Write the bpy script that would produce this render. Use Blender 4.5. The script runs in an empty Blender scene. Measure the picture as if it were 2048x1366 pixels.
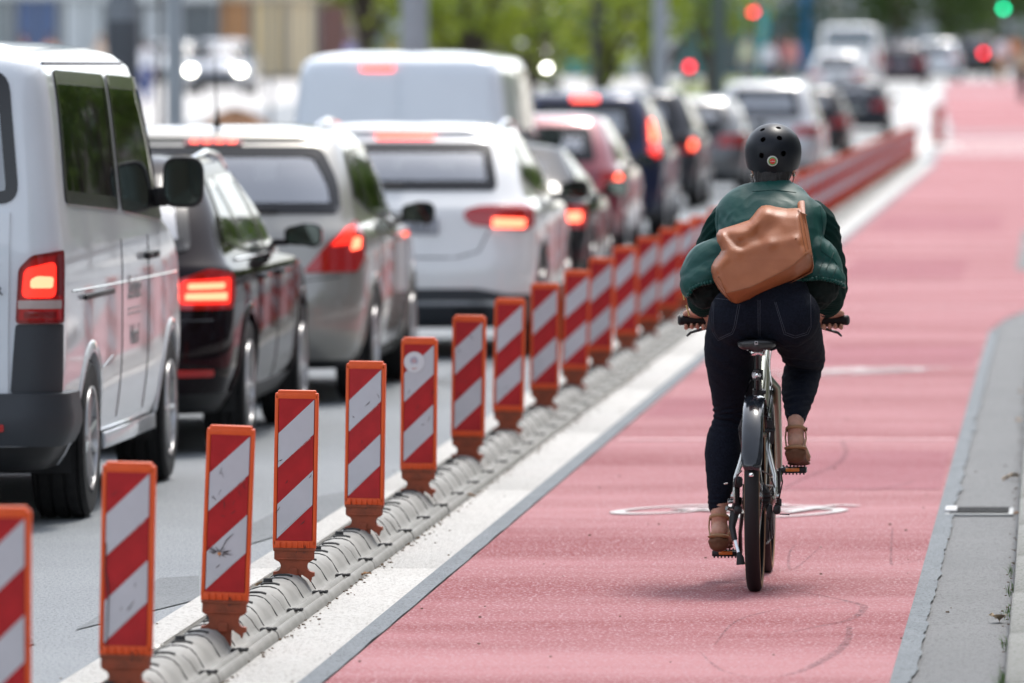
import bpy, bmesh, math, random
import numpy as np
from mathutils import Vector, Matrix, noise
from mathutils.bvhtree import BVHTree

random.seed(7)
C = bpy.context.scene
COL = C.collection
R = math.radians
PI = math.pi

# ------------------------------------------------------------------ camera
F = 15929.0            # focal length in pixels of the 2048 px wide photograph (280 mm)
VX, VY, CH = 2103.0, 133.0, 1.9
cam = bpy.data.cameras.new('camera')
camo = bpy.data.objects.new('camera', cam)
COL.objects.link(camo)
camo.location = (0, 0, CH)
camo.rotation_euler = (R(90), 0, 0)
cam.sensor_width = 36.0
cam.lens = 36.0 * F / 2048
cam.shift_x = -(VX - 1024) / 2048
cam.shift_y = -(683 - VY) / 2048
cam.clip_start = 1.0
cam.clip_end = 4000
cam.dof.use_dof = True
cam.dof.focus_distance = 28.3
cam.dof.aperture_fstop = 3.9
C.camera = camo

# ------------------------------------------------------------------ sky, sun, exposure
SUN_EL, SUN_AZ = 60.0, 14.0       # degrees; azimuth from +Y towards +X (negative = left)
w = bpy.data.worlds.new('World')
C.world = w
w.use_nodes = True
nt = w.node_tree
for n in list(nt.nodes): nt.nodes.remove(n)
sky = nt.nodes.new('ShaderNodeTexSky'); sky.sky_type = 'NISHITA'; sky.sun_disc = False
sky.sun_elevation = R(SUN_EL); sky.sun_rotation = R(SUN_AZ)
sky.air_density = 1.0; sky.dust_density = 1.6; sky.ozone_density = 1.0
hsv = nt.nodes.new('ShaderNodeHueSaturation'); hsv.inputs['Saturation'].default_value = 0.42
bg = nt.nodes.new('ShaderNodeBackground'); bg.inputs['Strength'].default_value = 0.15
wo = nt.nodes.new('ShaderNodeOutputWorld')
nt.links.new(sky.outputs[0], hsv.inputs['Color'])
nt.links.new(hsv.outputs[0], bg.inputs['Color'])
nt.links.new(bg.outputs[0], wo.inputs[0])
sl = bpy.data.lights.new('sun', 'SUN'); sl.energy = 1.35; sl.angle = R(12); sl.color = (1.0, 0.95, 0.88)
so = bpy.data.objects.new('sun', sl); COL.objects.link(so)
sd = Vector((math.sin(R(SUN_AZ)) * math.cos(R(SUN_EL)), math.cos(R(SUN_AZ)) * math.cos(R(SUN_EL)), math.sin(R(SUN_EL))))
so.rotation_euler = sd.to_track_quat('Z', 'Y').to_euler()
so.location = (0, 0, 60)
C.view_settings.view_transform = 'Standard'
C.view_settings.look = 'None'
C.view_settings.gamma = 1.0
C.view_settings.exposure = 1.22
C.view_settings.use_curve_mapping = False

# ------------------------------------------------------------------ helpers
def at(x, y, Y):
    """photo pixel at distance Y -> world point"""
    return Vector(((x - VX) * Y / F, Y, CH - (y - VY) * Y / F))

def lerp(a, b, t): return a + (b - a) * t

def zg(X, Y):
    """height of the terrain: level street that climbs behind the junction"""
    r = float(np.interp(Y, [0, 195, 213, 228, 240, 290, 360, 520, 900, 3000], [0, 0, .12, .7, 1.1, 1.38, 1.52, 1.6, 1.65, 1.7]))
    l = float(np.interp(Y, [0, 120, 150, 190, 220, 290, 360, 520, 900, 3000], [0, 0, .2, .7, 1.08, 1.38, 1.52, 1.6, 1.65, 1.7]))
    k = min(1, max(0, (-X - 10) / 5))
    return lerp(r, l, k)

MATS = {}
def nodes_of(m):
    return m.node_tree.nodes, m.node_tree.links

def mat(name, col, rough=.6, metal=0., coat=0., spec=.5, bump=0., bscale=60., var=0., vscale=8., emis=None, estr=0., trans=0., ior=1.45, alpha=1., sheen=0., stretch=None, col2=None, det=3.0, coatr=.06):
    if name in MATS: return MATS[name]
    m = bpy.data.materials.new(name); m.use_nodes = True
    N, Lk = nodes_of(m)
    p = N['Principled BSDF']
    p.inputs['Base Color'].default_value = (*col, 1)
    p.inputs['Roughness'].default_value = rough
    p.inputs['Metallic'].default_value = metal
    p.inputs['Coat Weight'].default_value = coat
    p.inputs['Coat Roughness'].default_value = coatr
    p.inputs['Specular IOR Level'].default_value = spec
    p.inputs['IOR'].default_value = ior
    p.inputs['Transmission Weight'].default_value = trans
    p.inputs['Alpha'].default_value = alpha
    p.inputs['Sheen Weight'].default_value = sheen
    if emis:
        p.inputs['Emission Color'].default_value = (*emis, 1)
        p.inputs['Emission Strength'].default_value = estr
    if var or bump or col2:
        tc = N.new('ShaderNodeTexCoord'); mp = N.new('ShaderNodeMapping')
        if stretch: mp.inputs['Scale'].default_value = stretch
        Lk.new(tc.outputs['Object'], mp.inputs['Vector'])
    if var or col2:
        n = N.new('ShaderNodeTexNoise'); n.inputs['Scale'].default_value = vscale; n.inputs['Detail'].default_value = det + 2
        Lk.new(mp.outputs[0], n.inputs['Vector'])
        mx = N.new('ShaderNodeMix'); mx.data_type = 'RGBA'
        a = col; b = col2 if col2 else tuple(min(1, c * (1 + var)) for c in col)
        if not col2: a = tuple(c * (1 - var) for c in col)
        mx.inputs[6].default_value = (*a, 1); mx.inputs[7].default_value = (*b, 1)
        mr = N.new('ShaderNodeMapRange'); mr.inputs[1].default_value = .32; mr.inputs[2].default_value = .68
        Lk.new(n.outputs[0], mr.inputs[0]); Lk.new(mr.outputs[0], mx.inputs[0]); Lk.new(mx.outputs[2], p.inputs['Base Color'])
    if bump:
        n2 = N.new('ShaderNodeTexNoise'); n2.inputs['Scale'].default_value = bscale; n2.inputs['Detail'].default_value = det
        Lk.new(mp.outputs[0], n2.inputs['Vector'])
        bp = N.new('ShaderNodeBump'); bp.inputs['Strength'].default_value = bump; bp.inputs['Distance'].default_value = .004
        Lk.new(n2.outputs[0], bp.inputs['Height']); Lk.new(bp.outputs[0], p.inputs['Normal'])
    MATS[name] = m
    return m

class MB:
    def __init__(s): s.v = []; s.f = []; s.mi = []
    def add(s, vs, fs, mi=0):
        o = len(s.v); s.v += [tuple(v) for v in vs]; s.f += [tuple(i + o for i in f) for f in fs]; s.mi += [mi] * len(fs)
    def box(s, c, d, rot=None, bev=0., mi=0):
        x, y, z = d[0] / 2, d[1] / 2, d[2] / 2
        if bev > 0:
            b = min(bev, x * .9, y * .9, z * .9)
            bm = bmesh.new(); bmesh.ops.create_cube(bm, size=1)
            for v in bm.verts: v.co = Vector((v.co.x * d[0], v.co.y * d[1], v.co.z * d[2]))
            bmesh.ops.bevel(bm, geom=bm.edges[:], offset=b, segments=2, affect='EDGES', profile=.5)
            bm.verts.index_update()
            vs = [v.co.copy() for v in bm.verts]; fs = [[v.index for v in f.verts] for f in bm.faces]; bm.free()
        else:
            vs = [Vector((a * x, b * y, e * z)) for a in (-1, 1) for b in (-1, 1) for e in (-1, 1)]
            fs = [(0, 1, 3, 2), (4, 6, 7, 5), (0, 4, 5, 1), (2, 3, 7, 6), (0, 2, 6, 4), (1, 5, 7, 3)]
        c = Vector(c)
        if rot is not None: vs = [rot @ v for v in vs]
        s.add([v + c for v in vs], fs, mi); return s
    def tube(s, pts, r, n=12, cap=True, ref=(1, 0, 0), closed=False, mi=0):
        """pts polyline; r number, list or list of (a,b): a along ref, b across"""
        pts = [Vector(p) for p in pts]; k = len(pts); vs = []
        ref = Vector(ref)
        for i, p in enumerate(pts):
            if closed: d = pts[(i + 1) % k] - pts[i - 1]
            else: d = pts[min(i + 1, k - 1)] - pts[max(i - 1, 0)]
            d.normalize()
            a = ref - d * ref.dot(d)
            if a.length < .08:
                a = Vector((0, 1, .3)); a = a - d * a.dot(d)
            a.normalize(); b = d.cross(a)
            rr = r[i] if isinstance(r, list) else r
            ra, rb = rr if isinstance(rr, (list, tuple)) else (rr, rr)
            for j in range(n):
                t = 2 * PI * j / n
                vs.append(p + a * (ra * math.cos(t)) + b * (rb * math.sin(t)))
        fs = []
        for i in range(k if closed else k - 1):
            for j in range(n):
                i2 = (i + 1) % k
                fs.append((i * n + j, i * n + (j + 1) % n, i2 * n + (j + 1) % n, i2 * n + j))
        if cap and not closed:
            fs.append(tuple(range(n - 1, -1, -1))); fs.append(tuple((k - 1) * n + j for j in range(n)))
        s.add(vs, fs, mi); return s
    def limb(s, rings, n=20, ref=(1, 0, 0)):
        """rings (x,y,z,ra[,rb]) smoothed with round ends"""
        P = np.array([list(q) + ([q[3]] if len(q) == 4 else []) for q in rings], float)
        m = len(P); out = []
        for i in range(m - 1):
            p0 = P[max(i - 1, 0)]; p1 = P[i]; p2 = P[i + 1]; p3 = P[min(i + 2, m - 1)]
            for t in (0, .25, .5, .75):
                out.append(.5 * ((2 * p1) + (-p0 + p2) * t + (2 * p0 - 5 * p1 + 4 * p2 - p3) * t * t + (-p0 + 3 * p1 - 3 * p2 + p3) * t ** 3))
        out.append(P[-1])
        def capend(q, d, sgn):
            r = []
            for a in (.45, .75, .93, .995) :
                k = math.sqrt(max(0, 1 - a * a)); rm = min(q[3], q[4])
                e = q.copy(); e[:3] += d * sgn * rm * a; e[3] *= k; e[4] *= k; r.append(e)
            return r
        d0 = out[1][:3] - out[0][:3]; d0 /= np.linalg.norm(d0); d1 = out[-1][:3] - out[-2][:3]; d1 /= np.linalg.norm(d1)
        full = capend(out[0], d0, -1)[::-1] + out + capend(out[-1], d1, 1)
        s.tube([q[:3] for q in full], [(max(q[3], 1e-4), max(q[4], 1e-4)) for q in full], n=n, ref=ref); return s
    def lathe(s, prof, c=(0, 0, 0), axis='Z', n=24, mi=0, a0=0, a1=2 * PI):
        c = Vector(c); vs = []; k = len(prof); full = abs(a1 - a0 - 2 * PI) < 1e-6; m = n if full else n + 1
        for r, h in prof:
            for j in range(m):
                t = a0 + (a1 - a0) * j / n
                q = (r * math.cos(t), r * math.sin(t), h)
                if axis == 'X': q = (q[2], q[0], q[1])
                if axis == 'Y': q = (q[0], q[2], q[1])
                vs.append(c + Vector(q))
        fs = []
        for i in range(k - 1):
            for j in range(n):
                j2 = (j + 1) % m if full else j + 1
                fs.append((i * m + j, i * m + j2, (i + 1) * m + j2, (i + 1) * m + j))
        s.add(vs, fs, mi); return s
    def sphere(s, c, r, n=16):
        r = r if isinstance(r, (tuple, list)) else (r, r, r)
        pr = [(max(1e-4, math.sin(PI * i / n)), -math.cos(PI * i / n)) for i in range(n + 1)]
        t = MB(); t.lathe(pr, n=n + 4)
        s.add([Vector((v[0] * r[0] + c[0], v[1] * r[1] + c[1], v[2] * r[2] + c[2])) for v in t.v], t.f); return s
    def prism(s, poly, y0, y1, axis='Y', mi=0):
        """poly in (x,z) extruded along y (or other axis)"""
        n = len(poly)
        def mk(a, b, h):
            return {'Y': (a, h, b), 'X': (h, a, b), 'Z': (a, b, h)}[axis]
        vs = [mk(a, b, y0) for a, b in poly] + [mk(a, b, y1) for a, b in poly]
        fs = [tuple(range(n)), tuple(range(2 * n - 1, n - 1, -1))] + [(i, i + n, (i + 1) % n + n, (i + 1) % n) for i in range(n)]
        s.add(vs, fs, mi); return s
    def build(s, name, m, parent=None, smooth=True, angle=40, fix=True):
        me = bpy.data.meshes.new(name); me.from_pydata(s.v, [], s.f); me.update()
        for x in (m if isinstance(m, (list, tuple)) else [m]): me.materials.append(x)
        if any(s.mi): me.polygons.foreach_set('material_index', s.mi)
        if fix:
            bm = bmesh.new(); bm.from_mesh(me); bmesh.ops.recalc_face_normals(bm, faces=bm.faces[:]); bm.to_mesh(me); bm.free()
        return link(name, me, parent, smooth, angle)

def link(name, me, parent=None, smooth=True, angle=40):
    if smooth:
        me.polygons.foreach_set('use_smooth', [True] * len(me.polygons))
        if angle < 180:
            try: me.set_sharp_from_angle(angle=R(angle))
            except Exception: pass
    o = bpy.data.objects.new(name, me); COL.objects.link(o)
    if parent: o.parent = parent
    return o

def tag(o, label=None, cat=None, group=None, kind=None):
    if label: o['label'] = label
    if cat: o['category'] = cat
    if group: o['group'] = group
    if kind: o['kind'] = kind
    return o

def thing(name, label, cat, loc=(0, 0, 0), rz=0, group=None):
    o = bpy.data.objects.new(name, None); COL.objects.link(o); o.location = loc; o.rotation_euler = (0, 0, rz)
    o.empty_display_size = .1
    return tag(o, label, cat, group)

def dup(root, loc=None, rz=None, label=None, swap=None):
    def cp(o, par):
        c = o.copy(); COL.objects.link(c)
        if par: c.parent = par
        if swap and c.data is not None:
            for sl_ in c.material_slots:
                if sl_.material and sl_.material.name in swap:
                    sl_.link = 'OBJECT'; sl_.material = swap[o.material_slots[sl_.slot_index].material.name]
        for ch in o.children: cp(ch, c)
        return c
    r = cp(root, None)
    if loc is not None: r.location = loc
    if rz is not None: r.rotation_euler = (0, 0, rz)
    if label: r['label'] = label
    return r

def remesh(mb, voxel, smooth=4, disp=None):
    """union of overlapping closed shapes as one continuous skin"""
    me = bpy.data.meshes.new('tmp'); me.from_pydata(mb.v, [], mb.f)
    bm = bmesh.new(); bm.from_mesh(me); bmesh.ops.recalc_face_normals(bm, faces=bm.faces[:]); bm.to_mesh(me); bm.free()
    o = bpy.data.objects.new('tmp', me); COL.objects.link(o)
    r = o.modifiers.new('r', 'REMESH'); r.mode = 'VOXEL'; r.voxel_size = voxel; r.adaptivity = 0
    if smooth:
        q = o.modifiers.new('s', 'SMOOTH'); q.iterations = smooth; q.factor = .5
    dg = bpy.context.evaluated_depsgraph_get(); dg.update()
    out = bpy.data.meshes.new_from_object(o.evaluated_get(dg))
    bpy.data.objects.remove(o); bpy.data.meshes.remove(me)
    if disp:
        co = [v.co.copy() for v in out.vertices]; no = [v.normal.copy() for v in out.vertices]
        for v, c, n_ in zip(out.vertices, co, no): v.co = disp(c, n_)
        out.update()
    return out

def text_mb(txt, size, depth=.001):
    cu = bpy.data.curves.new('t', 'FONT'); cu.body = txt; cu.size = size; cu.extrude = depth; cu.align_x = 'CENTER'; cu.align_y = 'CENTER'; cu.resolution_u = 2
    o = bpy.data.objects.new('t', cu); COL.objects.link(o)
    dg = bpy.context.evaluated_depsgraph_get(); dg.update()
    me = bpy.data.meshes.new_from_object(o.evaluated_get(dg)); bpy.data.objects.remove(o)
    vs = [Vector((v.co.x, -v.co.z, v.co.y)) for v in me.vertices]; fs = [tuple(p.vertices) for p in me.polygons]
    return vs, fs      # upright text in the XZ plane, read from -Y

def rpoly(pts, r, n=5):
    """round the corners of a polygon; r number or list"""
    out = []; k = len(pts)
    for i in range(k):
        p = np.array(pts[i], float); a = np.array(pts[i - 1], float); b = np.array(pts[(i + 1) % k], float)
        ri = r[i] if isinstance(r, (list, tuple)) else r
        da = a - p; la = np.linalg.norm(da); db = b - p; lb = np.linalg.norm(db)
        q = min(ri, la * .45, lb * .45)
        A = p + da / la * q; B = p + db / lb * q
        for j in range(n + 1):
            t = j / n; out.append(tuple((1 - t) ** 2 * A + 2 * t * (1 - t) * p + t * t * B))
    return out

def resample(pts, step):
    out = []; k = len(pts)
    for i in range(k):
        a = np.array(pts[i]); b = np.array(pts[(i + 1) % k]); m = max(1, int(np.linalg.norm(b - a) / step))
        for j in range(m): out.append(tuple(a + (b - a) * j / m))
    return out

def inpoly(x, y, poly):
    c = False; j = len(poly) - 1
    for i in range(len(poly)):
        xi, yi = poly[i]; xj, yj = poly[j]
        if (yi > y) != (yj > y) and x < (xj - xi) * (y - yi) / (yj - yi) + xi: c = not c
        j = i
    return c

# ================================================================== ground
def ground_mat(name, base, blotch, speck, scale_blotch=1.2, contrast=.5, rough=.6, streak=None, bump=.6, spec=.5):
    m = bpy.data.materials.new(name); m.use_nodes = True; N, Lk = nodes_of(m); p = N['Principled BSDF']
    p.inputs['Roughness'].default_value = rough; p.inputs['Specular IOR Level'].default_value = spec
    tc = N.new('ShaderNodeTexCoord')
    n1 = N.new('ShaderNodeTexNoise'); n1.inputs['Scale'].default_value = scale_blotch; n1.inputs['Detail'].default_value = 9; n1.inputs['Roughness'].default_value = .62
    mp = N.new('ShaderNodeMapping'); mp.inputs['Scale'].default_value = streak or (1, .6, 1)
    Lk.new(tc.outputs['Object'], mp.inputs[0]); Lk.new(mp.outputs[0], n1.inputs['Vector'])
    mr = N.new('ShaderNodeMapRange'); mr.inputs[1].default_value = .5 - .3 * contrast; mr.inputs[2].default_value = .5 + .3 * contrast
    Lk.new(n1.outputs[0], mr.inputs[0])
    mx = N.new('ShaderNodeMix'); mx.data_type = 'RGBA'; mx.inputs[6].default_value = (*base, 1); mx.inputs[7].default_value = (*blotch, 1)
    Lk.new(mr.outputs[0], mx.inputs[0])
    n2 = N.new('ShaderNodeTexNoise'); n2.inputs['Scale'].default_value = 95; n2.inputs['Detail'].default_value = 4; n2.inputs['Roughness'].default_value = .75
    mp2 = N.new('ShaderNodeMapping'); mp2.inputs['Scale'].default_value = (1, .35, 1); Lk.new(tc.outputs['Object'], mp2.inputs[0]); Lk.new(mp2.outputs[0], n2.inputs['Vector'])
    mr2 = N.new('ShaderNodeMapRange'); mr2.inputs[1].default_value = .52; mr2.inputs[2].default_value = .62
    Lk.new(n2.outputs[0], mr2.inputs[0])
    mx2 = N.new('ShaderNodeMix'); mx2.data_type = 'RGBA'; mx2.inputs[7].default_value = (*speck, 1)
    Lk.new(mr2.outputs[0], mx2.inputs[0]); Lk.new(mx.outputs[2], mx2.inputs[6]); Lk.new(mx2.outputs[2], p.inputs['Base Color'])
    bp = N.new('ShaderNodeBump'); bp.inputs['Strength'].default_value = min(1, bump * 1.5); bp.inputs['Distance'].default_value = .02
    Lk.new(n2.outputs[0], bp.inputs['Height']); Lk.new(bp.outputs[0], p.inputs['Normal'])
    return m

M_asph = ground_mat('asphalt', (.19, .212, .23), (.28, .303, .318), (.08, .09, .10), 1.0, .9)
M_asph2 = ground_mat('asphalt_dark_patch', (.12, .135, .145), (.17, .185, .195), (.06, .07, .08), 2.0, .9)
M_conc = ground_mat('concrete_slab', (.50, .485, .45), (.62, .605, .57), (.33, .31, .28), 1.6, .8, streak=(1.5, .5, 1))
M_conc2 = ground_mat('concrete_gutter', (.105, .107, .107), (.15, .151, .149), (.05, .05, .05), 1.3, .8)
M_red = ground_mat('red_paint', (.27, .046, .054), (.48, .195, .21), (.52, .31, .33), 1.0, .48, streak=(.22, .62, 1), rough=.75, spec=.32)
M_seal = ground_mat('sealant', (.10, .122, .137), (.175, .20, .22), (.04, .05, .06), 5, .9)
M_seal2 = ground_mat('sealant_pale', (.34, .365, .375), (.45, .47, .475), (.18, .19, .2), 5, .9)
M_white = ground_mat('white_marking', (.66, .62, .61), (.80, .77, .76), (.55, .40, .40), 3, .9)
M_pave = ground_mat('pavement', (.52, .50, .48), (.62, .60, .58), (.40, .38, .36), .6, .8)
M_kerb = ground_mat('kerb_stone', (.16, .16, .142), (.23, .228, .205), (.07, .08, .05), 2.5, .9)
M_black = mat('flat_black', (.012, .012, .013), .7)

# base terrain, to the horizon
ys = [-600, -80, -20, 5] + [20 + i * 6 for i in range(20)] + [140 + i * 5 for i in range(34)] + [320, 360, 420, 520, 700, 900, 1400, 3000]
xs = [-1200, -300, -120, -60, -40, -30, -22, -18, -16, -15, -14, -13, -12, -11, -10, -8, -6, -4, -2, 0, 4, 10, 30, 80, 300, 1200]
g = MB()
for y in ys:
    for x in xs: g.v.append((x, y, zg(x, y)))
nx = len(xs)
for i in range(len(ys) - 1):
    for j in range(nx - 1): g.f.append((i * nx + j, i * nx + j + 1, (i + 1) * nx + j + 1, (i + 1) * nx + j))
tag(g.build('road', M_asph, smooth=False), kind='structure')

def sheet(name, lf, rf, ylist, z, m, nsub=1, parent=None):
    b = MB(); k = nsub + 1
    for y in ylist:
        l = lf(y) if callable(lf) else lf; r = rf(y) if callable(rf) else rf
        for j in range(k):
            x = lerp(l, r, j / nsub); b.v.append((x, y, zg(x, y) + z))
    for i in range(len(ylist) - 1):
        for j in range(nsub): b.f.append((i * k + j, i * k + j + 1, (i + 1) * k + j + 1, (i + 1) * k + j))
    return b.build(name, m, parent, smooth=False)

def yl(a, b, s): return [a + (b - a) * i / max(1, int((b - a) / s)) for i in range(max(1, int((b - a) / s)) + 1)]

# red cycle lane
def red_r(y): return float(np.interp(y, [0, 20, 24, 28, 50, 57, 59.5, 63, 70, 210, 260, 400, 520], [-.50, -.497, -.493, -.484, -.458, -.44, -.36, -.12, .3, .6, .3, -1.2, -2.2]))
def red_l(y): return float(np.interp(y, [0, 30, 139, 150, 215, 225, 240, 300, 420, 520], [-2.232, -2.232, -2.232, -2.3, -2.7, -3.0, -3.3, -3.8, -4.6, -5.4]))
tag(sheet('cycle_lane', red_l, red_r, yl(12, 200, 2.5) + yl(203, 283, 4), .008, M_red, 3), kind='structure')
# concrete slabs between the lane and the kerb line (each slab its own piece)
slabs = tag(sheet('lane_edge', lambda y: -3.05, lambda y: -2.307, yl(12, 157, 8), .003, mat('joint_dirt', (.12, .115, .10), .9)), kind='structure')
y = 13.4; k = 0
me_cache = None
while y < 155:
    b = MB(); L_ = 5.54
    b.box((0, L_ / 2 - .006, 0), (.235, L_ - .014, .012), bev=.003)
    if me_cache is None:
        o = b.build('slab', M_conc, slabs); me_cache = o.data
        b2 = MB(); b2.box((0, L_ / 2 - .006, 0), (.128, L_ - .014, .012), bev=.003); me2 = b2.build('slab', M_conc, slabs); mc2 = me2.data; me2.location = (-2.981, y, .004)
        o.location = (-2.4285, y, .004)
    else:
        o = bpy.data.objects.new('slab', me_cache); COL.objects.link(o); o.parent = slabs; o.location = (-2.4285, y, .004)
        o = bpy.data.objects.new('slab', mc2); COL.objects.link(o); o.parent = slabs; o.location = (-2.981, y, .004)
    y += L_
# sealant strips
rnd = random.Random(3)
def wob(amp, seed, fr=1.7): return lambda y: amp * (noise.noise(Vector((y * fr, seed, 0))) + .6 * noise.noise(Vector((y * fr * 4, seed + 5, 0))))
w1, w2 = wob(.006, 1), wob(.022, 9)
tag(sheet('joint_strip', lambda y: -2.309, lambda y: -2.234 + w1(y), yl(12, 157, .25), .0125, M_seal), kind='structure')
tag(sheet('sealant_strip', lambda y: red_r(y) - .004, lambda y: red_r(y) + .066 + w2(y), yl(12, 57, .12), .014, M_seal), kind='structure')
# gutter on the right
def gut_l(y): return red_r(y) + .02
tag(sheet('gutter', gut_l, lambda y: -.1, yl(12, 57.5, 1.5), .0055, M_conc2), kind='structure')
tag(sheet('gutter', lambda y: -.43 + (y - 57.5) * .05, lambda y: -.1, yl(57.5, 63, 1), .0056, M_conc2), kind='structure')
tag(sheet('gutter', lambda y: -.33, lambda y: .3, yl(74, 92, 2), .0105, M_conc2), kind='structure')
# dark asphalt mends left of the divider
def patch_px(pts, name='asphalt_mend', m=M_asph2, z=.004):
    b = MB(); vs = []
    for px, py in pts:
        Y = CH * F / (py - VY); vs.append(((px - VX) * Y / F, Y, z))
    b.add(vs, [tuple(range(len(vs)))]); return tag(b.build(name, m, smooth=False), kind='structure')
patch_px([(150, 1262), (398, 1200), (398, 1153), (320, 1158)])
patch_px([(480, 1062), (600, 1000), (690, 985), (690, 1020), (600, 1060), (500, 1090)], z=.0045)
patch_px([(870, 762), (1000, 700), (1040, 700), (905, 775)], z=.005)
patch_px([(0, 1290), (60, 1275), (70, 1290), (0, 1310)], z=.005)

# sidewalk and kerb stones on the right (kerb is about 0.10 m high)
sw = MB()
yy = [2, 20, 40, 57, 62]
tag(sheet('sidewalk', -.02, 6.0, [2, 20, 40, 57], .096, M_pave), kind='structure')
kerb = tag(sheet('kerb', -.135, -.012, [12, 30, 57], .003, M_black), kind='structure')
kc = None
for i in range(19):
    y0 = 17.26 + i * 2.0
    if kc is None:
        b = MB(); b.box((-.0, 1.0, .045), (.122, 1.988, .115), bev=.012); o = b.build('kerb_stone', M_kerb, kerb); kc = o.data
    else:
        o = bpy.data.objects.new('kerb_stone', kc); COL.objects.link(o); o.parent = kerb
    o.location = (-.0735 + rnd.uniform(-.003, .003), y0, rnd.uniform(-.002, .002))
# drain grate
dg_ = thing('drain_grate', 'narrow grey metal drain slot set across the gutter beside the kerb', 'drain', (-.305, 33.75, .011))
b = MB(); b.box((0, 0, 0), (.29, .46, .012), bev=.003); b.build('frame', mat('galv', (.32, .33, .33), .55, metal=.4, bump=.3), dg_)
for i in range(5):
    b = MB(); b.box((0, -.17 + i * .085, .009), (.25, .03, .008)); b.build('slot', M_black, dg_)
b = MB(); b.box((-.12, .02, .012), (.05, .3, .012), bev=.003); b.build('end_plate', mat('galv_pale', (.5, .5, .5), .5), dg_)

# bicycle symbols painted on the lane
def pictogram(cx, cy, wd, ln, rot, label):
    b = MB()
    def ring(x, y, rx, ry, t=.042):
        n = 40; vs = []
        for j in range(n):
            a = 2 * PI * j / n
            vs.append((x + (rx + .0) * math.cos(a), y + ry * math.sin(a), 0)); vs.append((x + (rx - t) * math.cos(a), y + (ry - t * 2.4) * math.sin(a), 0))
        b.add(vs, [(2 * j, 2 * j + 1, (2 * j + 3) % (2 * n), (2 * j + 2) % (2 * n)) for j in range(n)])
    def bar(p, q, t=.03, tz=0.0006):
        dx, dy = q[0] - p[0], q[1] - p[1]; l = math.hypot(dx, dy); nx_, ny_ = -dy / l * t / 2, dx / l * t / 2
        z = .0004 * (len(b.v) % 7 + 1)
        b.add([(p[0] + nx_, p[1] + ny_, z), (p[0] - nx_, p[1] - ny_, z), (q[0] - nx_, q[1] - ny_, z), (q[0] + nx_, q[1] + ny_, z)], [(0, 1, 2, 3)])
    rx = wd * .19; ry = ln * .36
    A = (-wd / 2 + rx, -ln * .12); B = (wd / 2 - rx, -ln * .12); Cc = (-.02 * wd, -ln * .16); S = (-wd * .12, ln * .27); H = (wd * .2, ln * .3)
    ring(*A, rx, ry); ring(*B, rx, ry)
    for p, q in ((A, Cc), (Cc, S), (S, A), (S, H), (Cc, H), (H, B)): bar(p, q, .055)
    bar((S[0] - .06, S[1] + .08), (S[0] + .07, S[1] + .08), .06); bar((H[0], H[1]), (H[0] - .01, H[1] + .14), .04); bar((H[0] - .01, H[1] + .14), (H[0] + .09, H[1] + .12), .05)
    o = b.build('bicycle_symbol', M_white, smooth=False, fix=False); o.location = (cx, cy, .013); o.rotation_euler = (0, 0, rot)
    for p in o.data.polygons:
        if p.normal.z < 0: p.flip()
    tag(o, label, 'road marking')
pictogram(-1.30, 33.95, .92, 1.15, R(-30), 'white bicycle symbol painted on the red lane under the rider, nearest one')
pictogram(-1.27, 49.4, .75, 2.1, R(-35), 'white bicycle symbol on the red lane ahead of the rider, right of the knee')
# pale worn seams across the lane
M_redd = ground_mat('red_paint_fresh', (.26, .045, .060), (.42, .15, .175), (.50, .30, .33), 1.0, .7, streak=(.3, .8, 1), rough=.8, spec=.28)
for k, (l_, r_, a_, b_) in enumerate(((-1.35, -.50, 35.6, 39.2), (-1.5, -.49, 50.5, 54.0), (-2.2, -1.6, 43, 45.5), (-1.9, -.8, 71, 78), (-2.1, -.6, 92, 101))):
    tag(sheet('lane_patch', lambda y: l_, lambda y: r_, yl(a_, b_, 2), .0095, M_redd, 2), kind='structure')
for k, Y in enumerate((40.3, 62.5, 69, 84)):
    sheet_o = sheet('lane_seam', -2.2, lambda y: red_r(y) - .02, [Y, Y + .16 + .05 * k], .0115, mat('worn_seam', (.62, .36, .37), .85, var=.25, vscale=14)); tag(sheet_o, kind='structure')

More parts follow.
